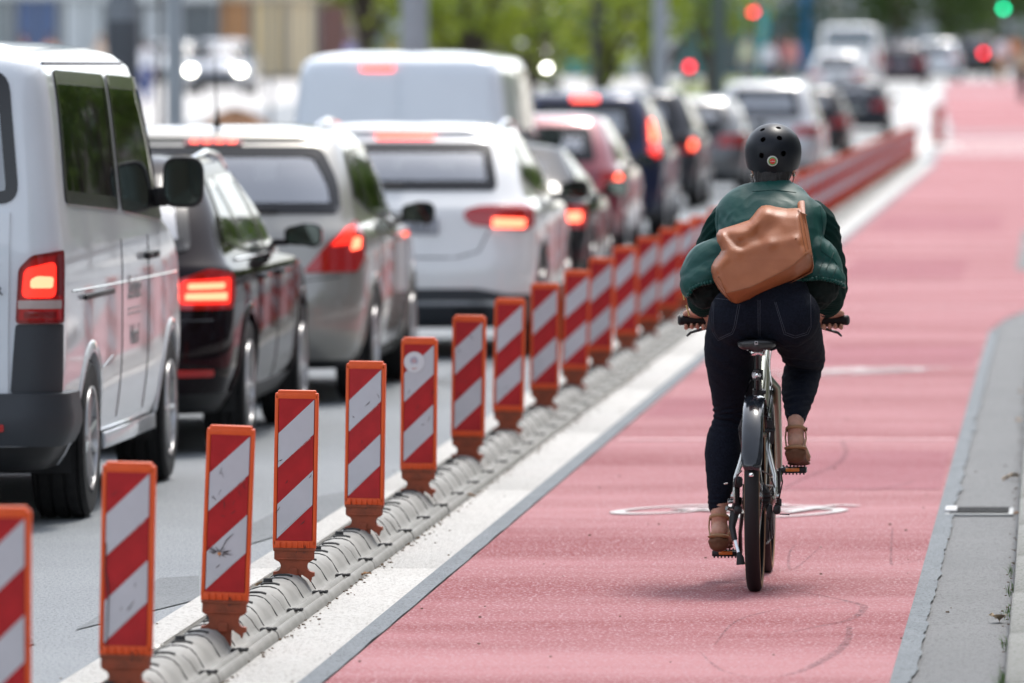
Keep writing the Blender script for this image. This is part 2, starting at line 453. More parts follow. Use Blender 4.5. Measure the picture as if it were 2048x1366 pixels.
# tyre scuffs
M_scuff = bpy.data.materials.new('scuff'); M_scuff.use_nodes = True; N, Lk = nodes_of(M_scuff)
pr_ = N['Principled BSDF']; pr_.inputs['Base Color'].default_value = (.09, .06, .07, 1); pr_.inputs['Roughness'].default_value = .9
tc = N.new('ShaderNodeTexCoord'); nn = N.new('ShaderNodeTexNoise'); nn.inputs['Scale'].default_value = 60; nn.inputs['Detail'].default_value = 6
mr = N.new('ShaderNodeMapRange'); mr.inputs[1].default_value = .42; mr.inputs[2].default_value = .62; mr.inputs[3].default_value = .0; mr.inputs[4].default_value = .48
Lk.new(tc.outputs['Object'], nn.inputs[0]); Lk.new(nn.outputs[0], mr.inputs[0]); Lk.new(mr.outputs[0], pr_.inputs['Alpha'])
def scuff(pxs, wd):
    pts = []
    for px, py in pxs:
        Y = CH * F / (py - VY); pts.append(np.array([(px - VX) * Y / F, Y]))
    fine = []
    for i in range(len(pts) - 1):
        p0, p1, p2, p3 = pts[max(0, i - 1)], pts[i], pts[i + 1], pts[min(i + 2, len(pts) - 1)]
        for t in np.linspace(0, 1, 7)[:-1]:
            fine.append(.5 * (2 * p1 + (-p0 + p2) * t + (2 * p0 - 5 * p1 + 4 * p2 - p3) * t ** 2 + (-p0 + 3 * p1 - 3 * p2 + p3) * t ** 3))
    fine.append(pts[-1]); b = MB(); n = len(fine)
    for i, p in enumerate(fine):
        d = fine[min(i + 1, n - 1)] - fine[max(i - 1, 0)]; d /= np.linalg.norm(d); q = np.array([-d[1], d[0]]) * wd / 2 * (1 - .5 * abs(2 * i / n - 1))
        b.v += [(p[0] + q[0], p[1] + q[1], .0105), (p[0] - q[0], p[1] - q[1], .0105)]
    b.f = [(2 * i, 2 * i + 1, 2 * i + 3, 2 * i + 2) for i in range(n - 1)]
    return tag(b.build('tyre_mark', M_scuff, smooth=False), kind='structure')
scuff([(1590, 1187), (1660, 1200), (1712, 1212), (1728, 1222), (1700, 1245), (1640, 1258), (1560, 1275)], .03)
scuff([(1698, 1258), (1696, 1285), (1670, 1312), (1610, 1345), (1560, 1360)], .035)
scuff([(1430, 1295), (1470, 1250), (1540, 1228), (1640, 1215), (1700, 1208)], .014)
scuff([(1684, 885), (1692, 910), (1670, 935), (1610, 960), (1560, 985)], .03)
scuff([(1830, 965), (1800, 975), (1740, 985), (1660, 990)], .022)
scuff([(1590, 1095), (1578, 1115), (1585, 1145), (1640, 1100)], .012)
scuff([(1785, 1060), (1782, 1120), (1790, 1135), (1850, 1122)], .012)
scuff([(1400, 1310), (1440, 1345), (1500, 1362)], .012)

# ================================================================== rubber kerb line with guide beacons
M_rub = mat('kerb_rubber', (.22, .217, .20), .72, bump=.5, bscale=90, col2=(.33, .325, .305), vscale=5)
M_rubd = mat('kerb_rubber_dark', (.03, .03, .03), .8)
KX = -2.705
div = thing('lane_divider', 'long grey moulded kerb line between car lane and red cycle lane', 'kerb', (KX, 0, 0))
SEG = .93
prof = [(-.165, .006), (-.160, .022), (-.140, .030), (-.118, .034), (-.098, .05), (-.075, .078), (-.050, .098), (-.02, .106), (.012, .106), (.040, .099), (.064, .078), (.080, .052), (.092, .037), (.100, .034), (.104, .042), (.114, .046), (.122, .040), (.126, .033), (.132, .036), (.140, .040), (.149, .034), (.155, .02), (.158, .006)]
def seg_mesh():
    b = MB(); n = 33; k = len(prof)
    for i in range(n + 1):
        t = i / n; y = t * (SEG - .012)
        # gentle hump per half module, tiny steps at the ribs
        hf = 1 + .018 * math.sin(PI * ((t * 2) % 1)) - (.04 if i in (0, n) else 0)
        for x, z in prof:
            zz = z * hf if z > .05 else z
            b.v.append((x, y, zz))
    for i in range(n):
        for j in range(k - 1): b.f.append((i * k + j, i * k + j + 1, (i + 1) * k + j + 1, (i + 1) * k + j))
    b.f.append(tuple(range(k))); b.f.append(tuple(n * k + j for j in range(k - 1, -1, -1)))
    return b
def hz(x):
    return float(np.interp(x, [p[0] for p in prof], [p[1] for p in prof]))
kseg = None
S0 = 25.6 - .25
first = S0 - SEG * 9
nseg = int((157.5 - first) / SEG)
protos = []
for i in range(nseg):
    y0 = first + i * SEG
    if not protos:
        o = seg_mesh().build('segment', M_rub, div, angle=50); protos.append(o)
        r_ = MB()   # raised S-shaped ribs and grooves over the crown
        for yb in (.16, .62):
            xsr = np.linspace(-.10, .088, 14)
            r_.tube([(x, yb + .05 * math.sin((x + .1) / .188 * PI) , hz(x) * 1.035) for x in xsr], (.0028), n=5, ref=(0, 0, 1))
        for yb in (.29, .75):
            xsr = np.linspace(-.035, .03, 6)
            r_.tube([(x, yb + .03 + .05 * math.sin((x + .1) / .188 * PI), hz(x) * 1.04) for x in xsr], (.0045), n=5, ref=(0, 0, 1))
        ro = tag(r_.build('grooves', M_rubd, o), kind='stuff'); protos.append(ro)
        c_ = MB(); c_.lathe([(.001, .016), (.014, .016), (.016, .013), (.016, 0)], c=(-.02, .47, .106), n=10); bo = c_.build('bolt', M_rubd, o); protos.append(bo)
        l_ = MB()   # toothed link at the joint
        for a in range(4):
            for c2 in range(4):
                if (a + c2) % 2 == 0: l_.box((.100 + a * .013, -.03 + c2 * .02, .044), (.011, .016, .008))
        lo = tag(l_.build('link_teeth', M_rubd, o), kind='stuff'); protos.append(lo)
    else:
        o = bpy.data.objects.new('segment', protos[0].data); COL.objects.link(o); o.parent = div
        if i < 46:
            for q in protos[1:]:
                c2 = q.copy(); COL.objects.link(c2); c2.parent = o
    o.location = (rnd.uniform(-.0025, .0025), y0, 0)
    o.rotation_euler = (0, 0, rnd.uniform(-.003, .003))

M_or = mat('beacon_orange', (.80, .105, .014), .5, bump=.15, bscale=40, col2=(.70, .085, .013), vscale=14)
M_foot = mat('beacon_foot', (.34, .07, .028), .65, bump=.4, bscale=50, col2=(.20, .05, .022), vscale=30, var=.1)
M_sred = mat('sheeting_red', (.42, .012, .016), .35, var=.12, vscale=18, spec=.4)
M_swhite = mat('sheeting_white', (.53, .53, .56), .42, var=.06, vscale=9)
M_dirt = mat('scratch', (.07, .05, .05), .9)
M_print = mat('print_white', (.7, .68, .68), .6)
ZF = .098
BW = .152
PH0, PH1 = ZF + .125, ZF + .627   # sheeting
def beacon(label):
    t = thing('guide_beacon', label, 'guide beacon', group='guide beacons along the kerb line')
    hw = BW / 2
    # frame: extruded border with rounded top cap
    b = MB()
    def pl(cx, cz, dx, dz, dy=.036, y=0): b.box((cx, y, cz), (dx, dy, dz), bev=.004)
    pl(-hw + .006, (ZF + .108 + ZF + .64) / 2, .013, .535); pl(hw - .006, (ZF + .108 + ZF + .64) / 2, .013, .535)
    pl(0, ZF + .636, BW, .022); b.box((0, 0, ZF + .648), (BW - .016, .030, .018), bev=.006)
    pl(0, ZF + .110, BW, .030)
    pl(0, (PH0 + PH1) / 2, BW - .014, PH1 - PH0 + .02, dy=.016)
    b.build('frame', M_or, t)
    r = MB()
    for i in range(6): r.box((-.052 + i * .0208, -.020, ZF + .110), (.004, .012, .022), bev=.0015)
    r.build('rib', M_or, t)
    # foot: socket, waist with round notches, flared tie bar
    f = MB()
    def arc(cx, cz, rr, a0, a1, n=7): return [(cx + rr * math.cos(R(a0 + (a1 - a0) * i / n)), cz + rr * math.sin(R(a0 + (a1 - a0) * i / n))) for i in range(n + 1)]
    right = [(.070, ZF + .096), (.070, ZF + .060), (.060, ZF + .052)] + arc(.066, ZF + .034, .020, 110, 250) + [(.072, ZF + .013), (.073, ZF + .000), (.064, ZF - .004), (.060, ZF - .022), (.052, ZF - .010)]
    left = [(-x, z) for x, z in right[::-1]]
    mid = [(.03, ZF + .004), (0, ZF + .008), (-.03, ZF + .004)]
    f.prism(right + mid + left, -.019, .019); f.box((0, 0, ZF + .093), (BW - .004, .044, .012), bev=.003)
    f.box((0, -.004, ZF + .060), (BW - .03, .042, .006), bev=.002); f.box((0, 0, ZF + .012), (.03, .05, .03), bev=.004)
    f.box((0, 0, ZF - .03), (.05, .03, .08))
    f.build('foot', M_foot, t, smooth=False)
    yf_ = -.0165
    p = MB(); p.box((0, yf_ + .004, (PH0 + PH1) / 2), (.124, .010, PH1 - PH0)); p.build('red_panel', M_sred, t)
    H_ = PH1 - PH0
    for (rt, lt) in ((.0, .245), (.4975, .745)):
        # white bar: right edge from rt..rt+.25, left edge from lt..lt+.25 measured from the top
        a = [(.0618, PH1 - (rt + .006) * H_), (-.0618, PH1 - lt * H_), (-.0618, PH1 - (lt + .243) * H_), (.0618, PH1 - (rt + .249) * H_)]
        s = MB(); s.prism(a, yf_ - .003, yf_ + .002); s.build('white_stripe', M_swhite, t, smooth=False)
    return t
bt = beacon('x')
tops = {0: 1012, 1: 923, 2: 850, 3: 780, 4: 722, 5: 674, 6: 630, 7: 596, 8: 566, 9: 540, 10: 515, 11: 493, 12: 474, 13: 457, 14: 443, 15: 432}
cxs = {0: 3, 1: 254, 2: 453, 3: 597, 4: 737, 5: 843, 6: 940, 7: 1021, 8: 1093, 9: 1154}
leans = {0: .03, 1: 1.2, 2: 2.2, 3: 1.0, 4: .7, 5: .6, 6: .9, 7: 1.0, 8: .5}
labels = {
 0: 'red and white striped guide beacon cut by the left edge of the photo',
 1: 'nearest whole striped beacon, long black crack down its left side',
 2: 'striped beacon leaning right with a scratched hole in its lower white bar',
 3: 'striped beacon right of the scratched one, below the dark estate car',
 4: 'striped beacon between the stickered one and the one below the dark estate car',
 5: 'striped beacon with a round white sticker on its upper half',
 6: 'striped beacon directly right of the stickered beacon',
 7: 'second striped beacon right of the stickered one, below the white crossover bumper',
 8: 'striped beacon in front of the rear wheel of the white crossover',
 9: 'striped beacon just right of the white crossover wheel arch, fifth left of the rider',
 10: 'striped beacon in mid row below the dark coupe, fourth of the row after the crossover',
 11: 'slightly blurred striped beacon below the red hatchback side, left of the rider',
 12: 'blurred striped beacon four before the rider\'s jacket hides the row',
 13: 'blurred striped beacon three before the rider\'s jacket hides the row',
 14: 'blurred striped beacon partly behind the next one, close left of the rider elbow',
 15: 'last blurred striped beacon visible left of the rider jacket'}
H0 = CH - (ZF + .657)
for i in range(50):
    if i in tops: Y = H0 * F / (tops[i] - VY)
    else: Y = 61.4 + (i - 15) * 2.78
    X = (cxs[i] - VX) * Y / F if i in cxs else KX + .01
    if i not in cxs: X = KX + rnd.uniform(-.006, .006)
    if i not in (0, 1, 2): X = lerp(X, KX, .3)
    o = bt if i == 0 else dup(bt)
    lab = labels.get(i, 'small blurred striped beacon in the packed far run right of the rider')
    o['label'] = lab
    Lr = R(leans.get(i, rnd.uniform(-1.2, 2.0)))
    # keep the measured top centre while leaning
    X -= math.sin(Lr) * .33
    o.location = (X, Y, 0); o.rotation_euler = (R(rnd.uniform(-1, 1)), Lr, R(rnd.uniform(-5, 5)))
    if i == 0: o.rotation_euler[2] = 0
    if 1 <= i <= 14:  # knocks and rub marks, different on each
        q = random.Random(100 + i); cb = MB()
        for k in range(5):
            x, z = q.uniform(-.055, .05), q.uniform(PH0 + .02, PH1 - .04); dx, dz = q.uniform(-.02, .02), q.uniform(-.03, .03)
            cb.tube([(x, -.0200, z), (x + dx * .5 + .002, -.0202, z + dz * .5), (x + dx, -.0200, z + dz)], [.0005, q.uniform(.0008, .0018), .0004], n=4)
        for k in range(3):
            x = q.uniform(-.06, .06); cb.tube([(x, -.0185, PH0 - .015), (x + .003, -.0195, PH0 - .03), (x - .002, -.019, PH0 - .045)], [.0006, .0016, .0006], n=4)
        tag(cb.build('scuffs', M_dirt, o), kind='stuff')
    if 1 <= i <= 4:   # tiny print along the red bars
        for (fx, fz) in ((.0, .36), (-.01, .86)):
            vs, fs = text_mb('ORALITE   DIN 67520 RA2 C 2014', .0085, .0004)
            a = R(42); tb = MB()
            vs = [Vector((v.x * math.cos(a) - v.z * math.sin(a) + fx + .004, v.y - .0222, v.x * math.sin(a) + v.z * math.cos(a) + PH1 - fz * (PH1 - PH0) - .0)) for v in vs]
            tb.add(vs, fs); tb.build('print', M_print, o, smooth=False)
    if i == 1:
        cb = MB(); cb.tube([(-.060, -.021, .52), (-.062, -.0215, .44), (-.055, -.0215, .41), (-.0505, -.0215, .37), (-.052, -.0215, .31), (-.0535, -.0215, .215)], [.0012, .002, .0025, .002, .0016, .0015], n=6); cb.build('crack', M_dirt, o)
    if i == 2:
        cb = MB(); q = random.Random(4)
        hc = Vector((-.022, -.0212, .345))
        for k in range(26):
            a = q.uniform(0, 2 * PI); l = q.uniform(.008, .034); d = Vector((math.cos(a) * 1.2, 0, math.sin(a) * .5 + .2)); s0 = hc + d * .010
            cb.tube([s0, s0 + d * l * .5 + Vector((q.uniform(-.004, .004), 0, q.uniform(-.004, .004))), s0 + d * l], [.0007, .0009, .0003], n=4)
        cb.tube([hc + Vector((.002, 0, .005)), hc + Vector((.022, 0, .045)), hc + Vector((.042, 0, .065))], [.0008, .0014, .0006], n=4)
        for k in range(10):
            x, z = q.uniform(-.05, .055), q.uniform(.50, .62); cb.tube([(x, -.0212, z), (x + q.uniform(-.008, .008), -.0212, z - q.uniform(.005, .03))], .0005, n=4)
        cb.build('scratches', M_dirt, o)
        cb = MB(); cb.lathe([(.0005, -.0225), (.005, -.0225), (.006, -.02)], c=(hc.x, 0, hc.z), axis='Y', n=10); cb.build('hole', mat('hole_rust', (.62, .26, .10), .7), o)
    if i == 5:
        sb = MB(); sb.lathe([(.0005, -.0225), (.043, -.0225), (.044, -.0205)], c=(-.020, 0, PH1 - .075), axis='Y', n=32); so_ = sb.build('sticker', mat('sticker_white', (.68, .68, .70), .4), o)
        for (r1, r2, cc, nm) in ((.016, .0135, (.10, .12, .30), 'sticker_blue'), (.010, .007, (.35, .12, .2), 'sticker_plum'), (.004, .0005, (.55, .2, .15), 'sticker_rust')):
            q = MB(); q.lathe([(r1, -.0232), (r2, -.0232)], c=(-.021, 0, PH1 - .070), axis='Y', n=24, a0=R(-60) if r1 > .015 else 0, a1=R(250) if r1 > .015 else 2 * PI); q.build('ring_print', mat(nm, cc, .5), so_, fix=True)
        q = MB(); q.tube([(-.030, -.0232, PH1 - .101), (-.019, -.0232, PH1 - .103), (-.008, -.0232, PH1 - .100)], .0018, n=4); q.build('ring_print', mat('sticker_rust', (.5, .2, .15), .5), so_)

# dry leaves and grit
M_leaf = mat('dry_leaf', (.30, .16, .07), .8, var=.3, vscale=30)
M_leafp = mat('dry_leaf_pale', (.48, .36, .24), .8, var=.25, vscale=30)
def leaf(px, py, size, label, m=M_leaf, z=.012, grp=None):
    Y = (CH - z) * F / (py - VY); X = (px - VX) * Y / F
    b = MB(); n = 9; q = random.Random(int(px * 7 + py)); vs = []
    for i in range(n):
        t = i / (n - 1); wd = math.sin(PI * t ** .8) * .33 * (1 + .25 * math.sin(i * 2.4)); x = (t - .5)
        h = .10 * math.sin(PI * t) + q.uniform(-.02, .03)
        for s in (-1, 0, 1): vs.append((x * size, s * wd * size, (h + abs(s) * q.uniform(.08, .22)) * size))
    fs = []
    for i in range(n - 1):
        for j in range(2): fs.append((i * 3 + j, i * 3 + j + 1, i * 3 + j + 4, i * 3 + j + 3))
    b.add(vs, fs); b.tube([(-.5 * size, 0, .02 * size), (-.75 * size, .05 * size, .12 * size)], .012 * size, n=4)
    o = b.build('dry_leaf', m, smooth=False); o.location = (X, Y, z); o.rotation_euler = (q.uniform(-.2, .2), q.uniform(-.2, .2), q.uniform(0, 6.28)); tag(o, label, 'leaf', grp)
leaf(1995, 1242, .085, 'curled brown leaf in the gutter near the lower right corner', M_leafp, .012)
leaf(2022, 958, .085, 'large pale dry leaf in the gutter above the drain slot', M_leafp)
leaf(2036, 843, .06, 'small blurred dry leaf high up in the gutter by the right edge', M_leafp)
leaf(2034, 1029, .04, 'dry leaf lying at the right end of the drain slot', M_leaf)
leaf(2040, 785, .05, 'pale blurred leaf speck at the right edge above the dry leaves', M_leafp)
leaf(733, 1150, .04, 'brown leaf lying on the pale slab beside the moulded kerb, left of the slab joint', M_leaf, .02)
leaf(940, 993, .05, 'brown leaf on the pale slab edge below the stickered beacon', M_leaf, .02)
leaf(524, 1172, .05, 'pale brown leaf tip left of the beacon foot with scratches', M_leafp, .012)
leaf(318, 1296, .05, 'flat white scrap of leaf on the slab right of the nearest whole beacon', mat('paper', (.7, .68, .62), .7), .012)
grit = MB(); q = random.Random(11)
for k in range(700):
    if k < 420: Y = q.uniform(21, 50); X = -2.545 + abs(q.gauss(0, .02))
    elif k < 560: Y = q.uniform(21, 48); X = -.150 + q.gauss(0, .012)
    else: Y = q.uniform(21, 46); X = q.choice([q.uniform(-3.2, -2.3), q.uniform(-2.2, -.2)])
    s = q.uniform(.0015, .005); grit.box((X, Y, .012 + s * .4), (s * q.uniform(1, 2), s * 2, s), rot=Matrix.Rotation(q.uniform(0, 3), 3, 'Z'))
tag(grit.build('grit', mat('grit', (.16, .11, .07), .9), smooth=False), 'brown grit and crumbs lying along the kerb edges', 'grit', kind='stuff')
gr = MB()
for (yc, n) in ((24.0, 46), (24.6, 22), (25.9, 16), (27.4, 20), (28.6, 18), (29.6, 14)):
    for k in range(n):
        X = -.148 + q.gauss(0, .007); Y = yc + q.uniform(-.25, .25); h = q.uniform(.02, .055) * (1.2 if yc < 24.3 else .8); a = q.uniform(0, 6.28); ln = q.uniform(.1, .7)
        p0 = Vector((X, Y, .01)); p1 = p0 + Vector((math.cos(a) * h * ln * .4, math.sin(a) * h * .3, h * .7)); p2 = p1 + Vector((math.cos(a) * h * ln * .6, math.sin(a) * h * .4, h * .3))
        gr.tube([p0, p1, p2], [.0012, .001, .0002], n=3, cap=False)
tag(gr.build('grass', mat('grass', (.09, .19, .03), .7), fix=False), 'small tufts of green grass growing in the crack beside the kerb', 'grass', kind='stuff')

# ================================================================== vehicles
def paint(name, col, metal=0., rough=.32, coat=1.0):
    m = bpy.data.materials.new(name); m.use_nodes = True; N, Lk = nodes_of(m); p = N['Principled BSDF']
    p.inputs['Base Color'].default_value = (*col, 1); p.inputs['Metallic'].default_value = metal
    p.inputs['Roughness'].default_value = rough; dk = max(col) < .1; p.inputs['Coat Weight'].default_value = coat * (.6 if dk else 1); p.inputs['Coat Roughness'].default_value = .04; p.inputs['Specular IOR Level'].default_value = .0 if dk else .5; p.inputs['Coat IOR'].default_value = 1.38 if dk else 1.5
    # inside faces are dark trim; light road dust
    ge = N.new('ShaderNodeNewGeometry'); mx = N.new('ShaderNodeMix'); mx.data_type = 'RGBA'
    tc = N.new('ShaderNodeTexCoord'); n = N.new('ShaderNodeTexNoise'); n.inputs['Scale'].default_value = 3; n.inputs['Detail'].default_value = 6
    Lk.new(tc.outputs['Object'], n.inputs[0]); mr = N.new('ShaderNodeMapRange'); mr.inputs[1].default_value = .45; mr.inputs[2].default_value = .8; mr.inputs[4].default_value = .22
    Lk.new(n.outputs[0], mr.inputs[0]); m2 = N.new('ShaderNodeMix'); m2.data_type = 'RGBA'; m2.inputs[6].default_value = (*col, 1); m2.inputs[7].default_value = tuple(.7 * c + .05 * min(1, .2 + max(col)) for c in col) + (1,)
    Lk.new(mr.outputs[0], m2.inputs[0])
    mx.inputs[7].default_value = (.03, .03, .032, 1); Lk.new(ge.outputs['Backfacing'], mx.inputs[0]); Lk.new(m2.outputs[2], mx.inputs[6]); Lk.new(mx.outputs[2], p.inputs['Base Color'])
    return m

def glass_mat(name, tint, mixf, rough=.02):
    """window pane: partly clear, partly glossy"""
    m = bpy.data.materials.new(name); m.use_nodes = True; N, Lk = nodes_of(m)
    for n in list(N): N.remove(n)
    o = N.new('ShaderNodeOutputMaterial'); tr = N.new('ShaderNodeBsdfTransparent'); tr.inputs[0].default_value = (*tint, 1)
    gl = N.new('ShaderNodeBsdfGlossy'); gl.inputs[0].default_value = (.95, .97, 1, 1); gl.inputs['Roughness'].default_value = rough
    fr = N.new('ShaderNodeFresnel'); fr.inputs['IOR'].default_value = 1.6
    ma = N.new('ShaderNodeMath'); ma.operation = 'ADD'; ma.inputs[1].default_value = mixf; ma.use_clamp = True
    if mixf < 0: fr.inputs['IOR'].default_value = 1.33
    mx = N.new('ShaderNodeMixShader'); Lk.new(fr.outputs[0], ma.inputs[0]); Lk.new(ma.outputs[0], mx.inputs[0])
    Lk.new(tr.outputs[0], mx.inputs[1]); Lk.new(gl.outputs[0], mx.inputs[2]); Lk.new(mx.outputs[0], o.inputs[0])
    return m
G_clear = glass_mat('glass_clear', (.88, .95, .95), .28, .04)
G_teal = glass_mat('glass_teal', (.42, .72, .68), .14)
G_dark = glass_mat('glass_tinted', (.10, .11, .11), -.04)
M_frit = mat('glass_border', (.008, .008, .009), .12, spec=.6)
M_plast = mat('grey_plastic', (.035, .040, .047), .48, bump=.25, bscale=260)
M_bplast = mat('black_plastic', (.012, .012, .013), .5)
M_gloss = mat('gloss_black', (.006, .006, .007), .12, coat=.5)
M_tyre = mat('tyre_rubber', (.014, .014, .015), .75, bump=.3, bscale=120, var=.3, vscale=20)
M_alloy = mat('alloy', (.55, .55, .56), .3, metal=.9)
M_chrome = mat('chrome', (.75, .75, .76), .12, metal=1.)
M_int = mat('interior', (.02, .02, .022), .85)
M_seat = mat('seat_fabric', (.03, .03, .034), .9)
M_lens = mat('tail_lens', (.32, .005, .007), .12, coat=1., emis=(.5, .004, .004), estr=.05)
M_lensd = mat('tail_lens_dark', (.20, .004, .006), .15, coat=1.)
M_lit = mat('brake_lit', (.8, .1, .05), .3, emis=(1.0, .105, .055), estr=3.2)
M_litr = mat('brake_glow', (.8, .04, .02), .3, emis=(1.0, .02, .012), estr=.9)
M_litc = mat('brake_strip_lit', (.8, .1, .05), .3, emis=(1.0, .07, .05), estr=1.8)
M_revl = mat('reverse_lens', (.45, .36, .34), .2, coat=1.)
M_refl = mat('bumper_reflector', (.42, .01, .01), .25, coat=.5)
M_plate = mat('number_plate', (.34, .36, .40), .4)
M_pltxt = mat('plate_text', (.02, .02, .02), .5)
M_head = mat('headlight_lit', (.9, .9, .85), .2, emis=(1., .98, .85), estr=12.)
M_mirror = mat('mirror_glass', (.10, .12, .11), .03, metal=1.)

def pchip(xs, ysv, x):
    return float(np.interp(x, xs, ysv))

class Body:
    def __init__(s, tab, crown=.05, bow=.05, plan=.05, wheels=(.9, 3.5), wr=.33, res=.045, ztop=None):
        t = np.array(tab, float); s.z = t[:, 0]
        # densify with monotone smoothing
        zz = []
        for a, b in zip(s.z[:-1], s.z[1:]):
            n = max(1, int(round((b - a) / res))); zz += [a + (b - a) * i / n for i in range(n)]
        zz.append(s.z[-1]); s.zz = zz
        s.col = [t[:, k] for k in range(1, 6)]
        s.crown, s.bow, s.plan, s.wheels, s.wr, s.res = crown, bow, plan, wheels, wr, res
        s.L = max(t[:, 2]); s.zt = s.z[-1]; s.H = s.zt + crown
        s.W = max(t[:, 3])
    def sec(s, z):
        # Catmull-Rom style smoothing of each column
        z = min(max(z, s.z[0]), s.z[-1]); i = int(np.searchsorted(s.z, z) - 1); i = min(max(i, 0), len(s.z) - 2)
        h = s.z[i + 1] - s.z[i]; t = (z - s.z[i]) / h; out = []
        for c in s.col:
            d = (c[i + 1] - c[i]) / h
            dl = (c[i] - c[i - 1]) / (s.z[i] - s.z[i - 1]) if i > 0 else d
            dr = (c[i + 2] - c[i + 1]) / (s.z[i + 2] - s.z[i + 1]) if i < len(s.z) - 2 else d
            m0 = 2 * dl * d / (dl + d) if dl * d > 0 else 0.; m1 = 2 * dr * d / (dr + d) if dr * d > 0 else 0.
            if i == 0: m0 = d
            if i == len(s.z) - 2: m1 = d
            out.append((2 * t ** 3 - 3 * t ** 2 + 1) * c[i] + (t ** 3 - 2 * t ** 2 + t) * h * m0 + (-2 * t ** 3 + 3 * t ** 2) * c[i + 1] + (t ** 3 - t ** 2) * h * m1)
        return out
    def warp(s, x, y, q):
        yr, yf, w, rr, rf = q
        y2 = y + s.bow * (x / w) ** 2 * math.exp(-max(0, y - yr) / .45) - s.bow * 1.6 * (x / w) ** 2 * math.exp(-max(0, yf - y) / .5)
        k = (y - s.L * .5) / (s.L * .5); x2 = x * (1 - s.plan * abs(k) ** 3)
        return x2, y2
    def arc(s, u, z):
        q = s.sec(z); yr, yf, w, rr, rf = q; a0 = w - rr; sg = 1 if u >= 0 else -1; u = abs(u)
        if u < a0: x, y = u, yr
        elif u < a0 + PI / 2 * rr:
            a = (u - a0) / rr; x, y = a0 + rr * math.sin(a), yr + rr * (1 - math.cos(a))
        else: x, y = w, yr + rr + (u - a0 - PI / 2 * rr)
        x, y = s.warp(x, y, q); return Vector((x * sg, y, z))
    def side(s, y, z, sg=1):
        q = s.sec(z); yr, yf, w, rr, rf = q
        if y < yr + rr:
            d = min(rr, yr + rr - y); x = w - rr + math.sqrt(max(0, rr * rr - d * d))
        elif y > yf - rf:
            d = min(rf, y - (yf - rf)); x = w - rf + math.sqrt(max(0, rf * rf - d * d))
        else: x = w
        x2, y2 = s.warp(x, y, q); return Vector((x2 * sg, y, z))
    def front(s, x, z):
        q = s.sec(z); yr, yf, w, rr, rf = q; y = yf; ax = abs(x)
        if ax > w - rf: d = min(rf, ax - (w - rf)); y = yf - rf + math.sqrt(max(0, rf * rf - d * d))
        x2, y2 = s.warp(x, y, q); return Vector((x, y2, z))
    def pt(s, mode, a, z, sg=1):
        if mode == 'arc': return s.arc(a, z)
        if mode == 'side': return s.side(a, z, sg)
        return s.front(a, z)
    def nrm(s, mode, a, z, sg=1):
        e = .012
        du = s.pt(mode, a + e, z, sg) - s.pt(mode, a - e, z, sg); z1 = min(z + e, s.zt); z0 = max(z - e, s.z[0]); dz = s.pt(mode, a, z1, sg) - s.pt(mode, a, z0, sg)
        n = du.cross(dz)
        if n.length < 1e-9: n = Vector((0, -1, 0))
        n.normalize(); ref = {'arc': Vector((0 if abs(a) < .5 else a, -.6, 0)), 'side': Vector((sg, 0, 0)), 'front': Vector((0, 1, 0))}[mode]
        return n if n.dot(ref) >= 0 else -n
    def skin(s, name, m, parent, holes=(), dark_below=None, mdark=None):
        """holes: list of (mode, polygon)"""
        r = s.res; b = MB(); rows = []
        nA = max(4, int(.7 / r)); nB = 5; nC = max(12, int((s.L - 1) / r)); nD = 5; nE = max(3, int(.5 / r))
        levels = [(z, 1., 0.) for z in s.zz]
        nc = 7
        for i in range(1, nc + 1):
            t = i / nc; sc = math.cos(t * PI / 2 * .97); levels.append((s.zt, sc, s.crown * (1 - sc ** 5)))
        half = []
        for (z, sc, dz) in levels:
            q = s.sec(z); yr, yf, w, rr, rf = q; row = []
            def put(x, y, seg):
                x2, y2 = s.warp(x, y, q)
                cy = (yr + yf) / 2
                if sc < 1: row.append((x2 * sc, cy + (y2 - cy) * (1 - (1 - sc) * .9), z + dz, seg, x, y))
                else: row.append((x2, y2, z + dz, seg, x, y))
            for i in range(nA): put((w - rr) * i / nA, yr, 0)
            for i in range(nB): a = PI / 2 * i / nB; put(w - rr + rr * math.sin(a), yr + rr * (1 - math.cos(a)), 1)
            ya, yb = yr + rr, yf - rf
            for i in range(nC): put(w, ya + (yb - ya) * i / nC, 2)
            for i in range(nD): a = PI / 2 * i / nD; put(w - rf + rf * math.cos(a), yf - rf + rf * math.sin(a), 3)
            for i in range(nE + 1): put((w - rf) * (1 - i / nE), yf, 4)
            half.append(row)
        k = len(half[0]); nr = len(half)
        for row in half:
            for p in row: b.v.append(p[:3])
        for row in half:
            for p in row: b.v.append((-p[0], p[1], p[2]))
        off = k * nr
        def shrink(P, d):
            n = len(P); ar = sum(P[i][0] * P[(i + 1) % n][1] - P[(i + 1) % n][0] * P[i][1] for i in range(n)); out = []
            for i in range(n):
                p = np.array(P[i], float); a = p - np.array(P[i - 1]); c = np.array(P[(i + 1) % n]) - p; a = a / np.linalg.norm(a); c = c / np.linalg.norm(c)
                na = np.array([-a[1], a[0]]); nc_ = np.array([-c[1], c[0]]); b_ = na + nc_; b_ = b_ / max(.3, np.dot(b_, na)) * (1 if ar > 0 else -1); out.append(tuple(p + b_ * d))
            return out
        holes = [(m_, shrink(P_, r * .62)) for m_, P_ in holes]
